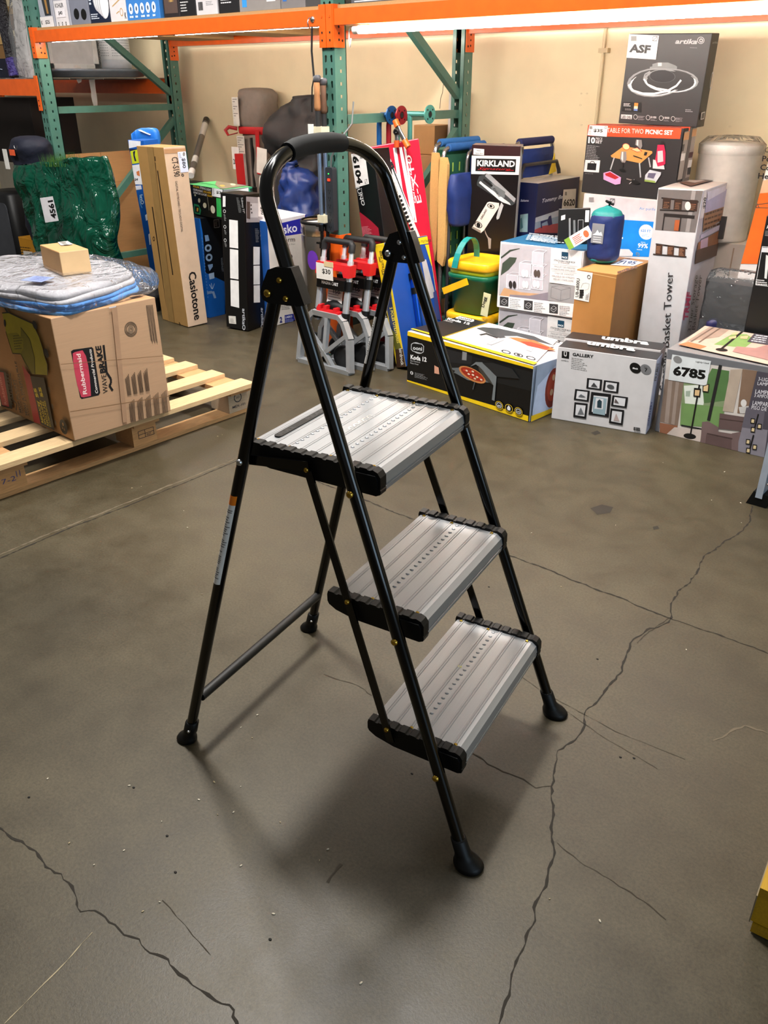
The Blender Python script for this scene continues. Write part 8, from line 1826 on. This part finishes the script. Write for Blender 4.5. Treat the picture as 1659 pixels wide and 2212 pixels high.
def pot(x, y, z, r, h, label, col='#e6e3de'):
    t = thing('white_canister', label, 'canister', (x, y, z))
    mb = MB(); mb.lathe([(0, 0), (r * .93, 0), (r * .95, .01), (r, h - .04), (r * 1.02, h - .038), (r * 1.02, h - .005), (r, h)], (0, 0, 0), M(col, .35), 48)
    mb.lathe([(r, h), (r * .9, h + .006), (0, h + .012)], (0, 0, 0), M(col, .35), 48); mb.build('body', t)
    mb = MB(); mb.lathe([(r * 1.03, h * .9), (r * 1.035, h), (r * .8, h + .03), (r * .3, h + .035), (0, h + .02)], (0, 0, 0), clear_plastic('clear_wrap_b', .10), 48); mb.build('plastic_wrap', t)
    return t
pa = (-1.415, 4, 0.775)
pt = pot(pa[0] - .015, 4.03, .62, .135, .40, 'white round canister in plastic behind the basket tower carton')
mb = MB(); xw = .127; 
mb.box((.03, -.137, .02), (.075, -.120, .115), M('#4a4a4c', .6))
mb.build('printed_lines', pt)
carton('white_tile_box', 'white carton under the round canister, behind the basket tower', 'box', (pa[0], 3.95, 0, 0, .34, .28, .619, 0, 0), {'all': '#d2ccc4'}, [('l', 'f', '#b09c88', .006, [(.0, .42), (.36, .42)]), ('l', 'f', '#b09c88', .006, [(.18, .0), (.18, .6)]), ('l', 'f', '#b09c88', .006, [(.27, .42), (.27, .6)])], rough=.5)
wb = (-1.161, 3.62, 0.367)
t = thing('wrapped_bedding_box', 'dark grey carton in clear plastic right of the basket tower', 'box', (-1.13, 3.58, 0))
mb = MB(); mb.box((-.15, 0, 0), (.07, .12, .52), M('#1b1c1e', .6)); mb.box((-.15, -.0012, .26), (.07, 0, .36), M('#4c4d50', .5)); mb.text('ble', (-.13, -.002, .295), (.05, 0, 0), (0, 0, .03), M('#c8c8c8', .5)); mb.build('carton', t)
mb = MB(); mb.loft([((-.04, .06, .01), .115, .066), ((-.04, .06, .3), .118, .068), ((-.04, .06, .52), .117, .066), ((-.04, .06, .56), .10, .04), ((-.03, .05, .57), .07, .015)], clear_plastic('clear_wrap_c', .09), 40, 6, .012, 12, 6); mb.build('plastic_wrap', t)
mb = MB(); mb.loft([((0, 0, 0), .045, .04), ((0, 0, .2), .05, .045), ((0, 0, .30), .06, .05), ((0, 0, .35), .055, .045), ((0, 0, .375), .03, .025)], M('#2c2a58', .6, kind='fabric'), 28, 2, .02, 10, 2)
o = mb.build('purple_sack'); o.location = (-1.2, 3.53, .345); tag(o, 'dark purple soft sack poking up between basket tower and lamp cartons', 'pouch')
o.location = Vector((-1.206, 3.6, 0.344)); o.location.z = 0

# ---------------------------------------------------------------- goods on the upper shelf
def up(nm, label, x0, x1, h, cols, art=(), st=(), y=3.10, d=.25, z=1.567, tx=0):
    return carton(nm, label, 'box', ((x0 + x1) / 2, y, z, 0, x1 - x0, d, h, tx, 0), cols, art, st, rough=.45)
def T_(c, s, x, y, w, h, b=.02): return ('t', 'f', c, s, (x, y), (x + w, y), (x, y + h), b, 0)
def Q_(c, x0, y0, x1, y1): return ('p', 'f', c, [(x0, y0), (x1, y0), (x1, y1), (x0, y1)])
up('faucet_box', 'grey faucet carton with a $25 label, leftmost on the upper shelf', -5.405, -5.245, .30, {'all': '#a2a3ad'}, [('p', 'f', '#34363c', [(.06, .06), (.13, .06), (.14, .3), (.02, .3)]), ('p', 'f', '#a07a48', [(.085, .07), (.105, .07), (.09, .25), (.06, .25)])],
   [('price_label', 'white $25 price label', [Q_('#d8d4d4', .0, .0, .15, .055), T_('#141414', '$25', .055, .015, .05, .022), T_('#141414', 'K', .008, .015, .016, .022)])])
up('faucet_box', 'grey faucet carton with a $40 label on the upper shelf', -5.235, -5.07, .30, {'all': '#a2a3ad'}, [('p', 'f', '#26282c', [(.07, .14), (.14, .14), (.15, .3), (.06, .3)]), Q_('#d6d2d4', .005, .0, .145, .13), T_('#17171a', 'KOHLER', .018, .095, .09, .022)] + [('c', 'f', '#333', (.03 + .04 * k, .012), (.036 + .04 * k, .012), (.03 + .04 * k, .022), .5) for k in range(3)],
   [('price_label', 'white $40 price label', [Q_('#dedade', .02, .045, .12, .085), T_('#141414', '$40', .045, .055, .045, .022)])])
up('grey_carton', 'slate grey carton with two round black holes on the upper shelf', -5.06, -4.87, .30, {'all': '#7d808c'}, [('c', 'f', '#0a0a0b', (.06, .055), (.088, .055), (.06, .083), 0), ('c', 'f', '#0a0a0b', (.135, .05), (.163, .05), (.135, .078), 0)])
up('downlight_box', 'navy carton picturing white round downlights on the upper shelf', -4.86, -4.665, .26, {'all': '#17233c'}, sum([[('c', 'f', '#b9b9be', (.09 + .02 * k, .13 - .012 * k), (.135 + .02 * k, .13 - .012 * k), (.09 + .02 * k, .205 - .012 * k), 0), ('c', 'f', '#e6e4e4', (.097 + .02 * k, .128 - .012 * k), (.137 + .02 * k, .128 - .012 * k), (.097 + .02 * k, .198 - .012 * k), 0)] for k in range(4)], []) + [('x', 'f', '#c9d0dc', (.01, .05), (.11, .05), (.01, .02), 3, .5, 3), ('x', 'f', '#c9d0dc', (.008, .16), (.03, .16), (.008, .09), 4, .6, 4)])
up('towel_bar_box', 'white carton picturing brass towel bars on the upper shelf', -4.66, -4.505, .20, {'all': '#d2ced0'}, [('l', 'f', '#b89a68', .006, [(.03, .075), (.12, .11)]), ('l', 'f', '#b89a68', .005, [(.06, .04), (.09, .05)]), ('c', 'f', '#b89a68', (.11, .045), (.125, .045), (.11, .065), .75), T_('#141414', 'K', .137, .012, .016, .03), ('l', 'f', '#8d8a8a', .002, [(0, .125), (.155, .125)])])
up('blue_lantern_box', 'light blue carton with a row of five white icons on the upper shelf', -4.50, -4.205, .24, {'all': '#3f7fc0'}, [('c', 'f', '#e4ecf4', (.04 + .052 * k, .055), (.058 + .052 * k, .055), (.04 + .052 * k, .08), 0) for k in range(5)] + [('c', 'f', '#3f5f80', (.04 + .052 * k, .055), (.047 + .052 * k, .055), (.04 + .052 * k, .066), 0) for k in range(5)] + [('x', 'f', '#d0dff0', (.025 + .052 * k, .024), (.06 + .052 * k, .024), (.025 + .052 * k, .012), 1, .8, k) for k in range(5)] + [('p', 'f', '#23262c', [(.0, .115), (.08, .105), (.09, .2), (.0, .2)]), ('p', 'f', '#d8903c', [(.02, .125), (.05, .12), (.05, .19), (.02, .19)]), ('p', 'f', '#6a6c70', [(.08, .11), (.13, .10), (.15, .2), (.1, .2)])])
up('wall_light_box', 'dark brown carton picturing a glowing wall lantern on the upper shelf', -4.17, -4.035, .26, {'all': '#2a2326'}, [Q_('#5a4a44', .01, .02, .12, .26), Q_('#a88a58', .05, .07, .09, .2), ('l', 'f', '#2a2020', .004, [(.055, .07), (.055, .2)]), ('l', 'f', '#2a2020', .004, [(.085, .07), (.085, .2)])])
up('bulb_box', 'small black printed carton beside the brown lantern carton on the upper shelf', -4.03, -3.905, .085, {'all': '#17171a'}, [('x', 'f', '#c8c8c8', (.005, .07), (.08, .07), (.005, .02), 4, .4, 5)])
up('bulb_box', 'small white carton with a barcode on the upper shelf', -3.90, -3.735, .085, {'all': '#c2c0c2'}, [('x', 'f', '#2a2a2a', (.02, .06), (.055, .06), (.02, .02), 1, .9, 2), ('x', 'f', '#8a8a8c', (.08, .06), (.15, .06), (.08, .04), 3, .4, 3)])
up('blue_label_box', 'flat blue and white carton lying on the two small cartons', -4.03, -3.86, .06, {'all': '#3a6cb4'}, [('x', 'f', '#d8e4f4', (.02, .04), (.15, .04), (.02, .01), 3, .5, 6)], z=1.653)
up('black_carton', 'black carton with white print on the upper shelf', -3.725, -3.575, .24, {'all': '#17161a'}, [('x', 'f', '#c9c9cc', (.02, .10), (.11, .10), (.02, .04), 5, .4, 8)])
up('taupe_carton', 'taupe carton with a small blue square and barcode on the upper shelf', -3.57, -3.285, .26, {'all': '#8a8582'}, [Q_('#3a8fd0', .022, .02, .055, .06), Q_('#d8d6d4', .195, .035, .255, .10), ('x', 'f', '#2a2a2a', (.205, .085), (.245, .085), (.205, .045), 1, .9, 3), Q_('#d0cecc', .02, .13, .10, .2)])
up('taupe_carton', 'second taupe carton, nearer the green post on the upper shelf', -3.28, -3.12, .26, {'all': '#7a7676'}, [Q_('#3a6fb0', .015, .03, .04, .06)])
up('dark_carton', 'dark grey carton next to the green post on the upper shelf', -3.115, -2.99, .26, {'all': '#4a4848'})
up('flat_package', 'flat black and silver package on the upper shelf right of the green post', -2.84, -2.2, .05, {'all': '#55565c', 't': '#b8b8bc'}, [('l', 'f', '#d0d0d4', .004, [(.02, .008), (.6, .008)])])
up('flat_package', 'dark flat package at the right end of the upper shelf', -2.18, -1.5, .05, {'all': '#3a3436'})

# ---------------------------------------------------------------- left bay behind the left upright
t = thing('storage_tote', 'grey plastic tote lid lying on the lower wire shelf', 'tote', (-6.1, 3.72, 1.30))
mb = MB(); mb.loft([((0, 0, .0), .40, .30), ((0, 0, .004), .43, .34), ((0, 0, .035), .46, .37), ((0, 0, .04), .475, .385), ((0, 0, .05), .475, .385), ((0, 0, .052), .45, .36)], M('#8b939e', .45), 48, 5); mb.build('lid', t)
t = thing('framed_panel', 'white framed panel in plastic on the grey tote', 'panel', (-5.80, 3.53, 1.353))
mb = MB(); mb.box((-.03, -.20, 0), (0, .18, .40), M('#d9d6d6', .5)); mb.build('board', t)
mb = MB()
for a, b_ in (((-.2, 0), (.18, .03)), ((-.2, .37), (.18, .40)), ((-.2, 0), (-.165, .4)), ((.145, 0), (.18, .4))): mb.box((0, a[0], a[1]), (.008, b_[0], b_[1]), M('#e8e6e4', .4))
mb.build('frame', t)
mb = MB()
for y, w_, l_ in ((-.02, .045, .11), (.075, .05, .26)): 
    vs = []
    for k in range(9):
        z = .02 - l_ * k / 8; vs += [(.022 + .006 * math.sin(k), y + .004 * math.sin(k * 1.7), z), (.022 + .004 * math.sin(k + 1), y + w_ * (1 - .3 * k / 8), z + .01 * math.sin(k))]
    mb.add(vs, [(2 * k, 2 * k + 1, 2 * k + 3, 2 * k + 2) for k in range(8)], M('#cfcdc8', .25, alpha=.75), True)
mb.build('plastic_strip', t)
mb = MB(); mb.box((-.035, -.215, -.0), (.016, .195, .41), clear_plastic('clear_wrap_d', .09)); mb.build('plastic_wrap', t)
carton('black_slim_box', 'slim black carton between the white panel and the air purifier', 'box', (-5.82, 3.715, 1.353, 90, .045, .05, .17, 0, 0), {'all': '#161618'}, rough=.5)
t = thing('air_purifier', 'white cylindrical air purifier on the grey tote', 'air purifier', (-5.99, 3.92, 1.353))
mb = MB(); mb.lathe([(0, 0), (.15, 0), (.158, .01), (.16, .055), (.155, .06)], (0, 0, 0), M('#b9bcc2', .4), 48); mb.build('base', t)
mb = MB(); mb.lathe([(.155, .06), (.157, .065), (.157, .42), (.14, .44), (0, .44)], (0, 0, 0), M('#d6d5d6', .45), 48); mb.build('shell', t)
mb = MB()
for i in range(24):
    for j in range(14):
        a = R(-62 + i * 4.2); a = a if i < 8 else a + R(7)
        z = .085 + j * .016; mb.lathe([(0, .0), (.0035, .0)], (0, 0, 0), M('#8a8c90', .6), 6, 'x', False)
        k = len(mb.v) - 12
        for q in range(k, k + 12):
            v = mb.v[q]; mb.v[q] = (.1575 * math.cos(a) - v[1] * math.sin(a), .1575 * math.sin(a) + v[1] * math.cos(a), z + v[2])
o = mb.build('vent_holes', t); o['kind'] = 'stuff'
mb = MB(); q0 = (-5.7, 3.16, 1.73); q1 = (-5.78, 3.16, 1.325)
t = thing('foam_sheet', 'white foam sheet in plastic leaning by the left upright', 'foam sheet', (q1[0], 3.16, 1.30))
mb.beam((0, 0, 0), (q0[0] - q1[0], .02, .5), .19, .04, M('#bdb9b8', .6), (0, 1, 0)); mb.build('sheet', t)
mb = MB(); mb.loft([((0, 0, -.03), .07, .02), ((0, 0, .0), .105, .03), ((-.02, .0, .25), .105, .03), ((q0[0] - q1[0], .02, .52), .105, .03)], clear_plastic('clear_wrap_e', .2), 32, 4, .012, 14, 2)
mb.prism([(-.06, -.02), (.02, -.02), (-.04, -.11), (-.07, -.10)], (0, -.02, 0), (1, 0, 0), (0, 0, 1), (0, .002, 0), M('#cfcdc8', .25, alpha=.6)); mb.build('plastic_wrap', t)
t = thing('rolled_rug', 'dark rolled rug in clear plastic beside the white foam sheet', 'rug', (-5.901, 3.14, 1.32)); t.location.z = 1.30
mb = MB(); mb.rod((0, 0, .0), (-.10, .03, .56), .04, M('#2c2a30', .5, kind='crinkle', scale=30), 20); mb.build('roll', t)
mb = MB(); mb.rod((.0, 0, .005), (-.022, .006, .11), .043, M('#4a3f80', .5, kind='crinkle', scale=30), 20); mb.build('end_sleeve', t)['label'] = 'purple end sleeve'
t = thing('navy_fabric_box', 'navy fabric box on the wire shelf at the far left', 'box', (-6.30, 3.2, 1.30))
mb = MB(); mb.box((-.22, 0, 0), (.22, .12, .115), M('#141a30', .7, kind='fabric')); mb.build('box_body', t)
mb = MB(); mb.tube([(-.1, -.004, .06), (.0, -.008, .05), (.06, -.006, .055), (.12, -.004, .05)], .003, M('#aab4c8', .6), 6); mb.build('stitching', t)
for k in range(4):
    mb = MB(); z = 1.416 + k * .085
    mb.box((-6.52, 3.22 + .01 * (k % 2), z), (-6.03, 3.32, z + (.08 if k % 2 == 0 else .045)), M(('#8a6a42', '#b89a68')[k % 2], .6, kind='wood')); mb.v = [(v[0] + 6.3, v[1] - 3.2, v[2] - 1.416) for v in mb.v]
    o = mb.build('wood_plank'); o.location = (-6.3, 3.2, 1.416)
    if k % 2: 
        for i, v in enumerate(o.data.vertices): v.co.z += 0
    tag(o, ('brown wood plank lying directly on the navy fabric box', 'pale wood plank, second up in the stack on the navy box', 'brown wood plank, third up in the stack on the navy box', 'pale wood plank on top of the stack on the navy box')[k], 'plank')
SC.collection.objects  # the plank stack continues out of the frame

# ---------------------------------------------------------------- right edge of the frame
f0 = Vector((-0.669, 2.719, 0)); 
t = thing('metal_step_stool', 'grey metal leg with black rubber foot at the right edge, on the floor', 'step stool', f0)
mb = MB(); mb.beam((0.002, 0, .03), (.004, .012, .62), .022, .05, M('#b4bcc8', .4, .3), (0, 1, 0)); mb.disc((.0205, -.018, .085), (0, -1, 0), .004, STEEL); mb.build('leg', t)
mb = MB(); mb.prism([(-.035, 0), (.03, 0), (.034, .045), (-.018, .05)], (0, -.022, 0), (1, 0, 0), (0, 0, 1), (0, .05, 0), PLA); mb.build('rubber_foot', t)
mb = MB(); mb.beam((.012, .04, .10), (.30, .04, .10), .03, .05, M('#12141c', .5)); mb.build('cross_bar', t)
y0 = Vector((-0.134, 1.088, 0)); 
t = thing('yellow_pallet', 'worn yellow painted wooden platform at the lower right edge', 'pallet', y0); t.rotation_euler.z = R(6)
YP = M('#b08c08', .6, kind='wood', var=.15); RAW = M('#8f8268', .8, kind='wood', var=.2)
mb = MB(); mb.box((.004, 0, .004), (.6, .075, .022), YP); mb.build('bottom_board', t)
mb = MB(); mb.box((0, .004, .024), (.12, .10, .088), M('#c09a0c', .6, kind='wood', var=.12)); mb.build('block', t)
mb = MB(); mb.box((-.002, -.0, .024), (.0, .10, .088), RAW); mb.box((.12, .02, .03), (.6, .08, .088), YP); mb.build('stringer', t)
mb = MB(); mb.box((0, 0, .090), (.6, .09, .108), YP); mb.build('deck_board', t)
mb = MB(); mb.box((0, .13, .090), (.6, .22, .108), RAW); mb.build('deck_board', t)
mb = MB(); mb.box((0, .14, .0), (.12, .22, .088), RAW); mb.build('block', t)
mb = MB(); rn3 = random.Random(11)
CH = [M('#cfc6b2', .8), M('#b8a888', .8), M('#1c1a16', .8)]
for px in [(-1.167, 0.447, 0), (-1.074, 0.504, 0), (-1.088, 0.45, 0), (-1.066, 0.672, 0), (-1.077, 0.591, 0), (-1.008, 0.672, 0), (-0.989, 0.696, 0), (-1.029, 0.749, 0), (-0.932, 0.481, 0), (-0.939, 0.451, 0), (-1.348, 0.506, 0), (-0.882, 0.623, 0), (-1.08, 0.722, 0), (-1.204, 0.604, 0), (-0.913, 1.83, 0), (-0.799, 2.641, 0), (-0.716, 2.684, 0), (-0.663, 2.542, 0), (-0.851, 2.898, 0), (-0.526, 1.775, 0), (-0.418, 0.927, 0), (-0.775, 1.217, 0), (-1.118, 0.858, 0), (-1.162, 0.864, 0), (-2.109, 1.431, 0), (-2.005, 1.366, 0), (-1.657, 1.148, 0), (-2.39, 1.421, 0), (-2.375, 1.449, 0), (-2.537, 1.926, 0), (-2.534, 1.947, 0), (-1.144, 2.047, 0), (-0.965, 2.266, 0), (-0.787, 0.752, 0), (-0.567, 0.6, 0), (-0.764, 0.594, 0), (-0.331, 0.945, 0), (-0.781, 0.724, 0), (-0.901, 0.738, 0), (-1.165, 0.915, 0), (-1.057, 2.832, 0)]:
    r_ = rn3.uniform(.0018, .0042); a = rn3.uniform(0, 3)
    mb.loft([((px[0], px[1], .0007), r_, r_ * .5, a), ((px[0], px[1], .0022), r_ * .7, r_ * .35, a)], CH[0 if rn3.random() < .7 else 1], 6)
for px in [(-1.193, 0.607, 0), (-1.331, 0.456, 0), (-1.041, 0.577, 0), (-0.962, 0.537, 0), (-0.481, 1.324, 0), (-0.458, 1.34, 0), (-0.678, 1.597, 0), (-0.787, 1.002, 0), (-0.733, 0.558, 0), (-1.069, 1.698, 0)]:
    mb.loft([((px[0], px[1], .0007), .0032, .0026), ((px[0], px[1], .0015), .002, .0016)], CH[2], 7)
o = mb.build('floor_chips'); tag(o, 'tiny pale wood and paper chips scattered over the floor', 'debris', None, 'stuff')
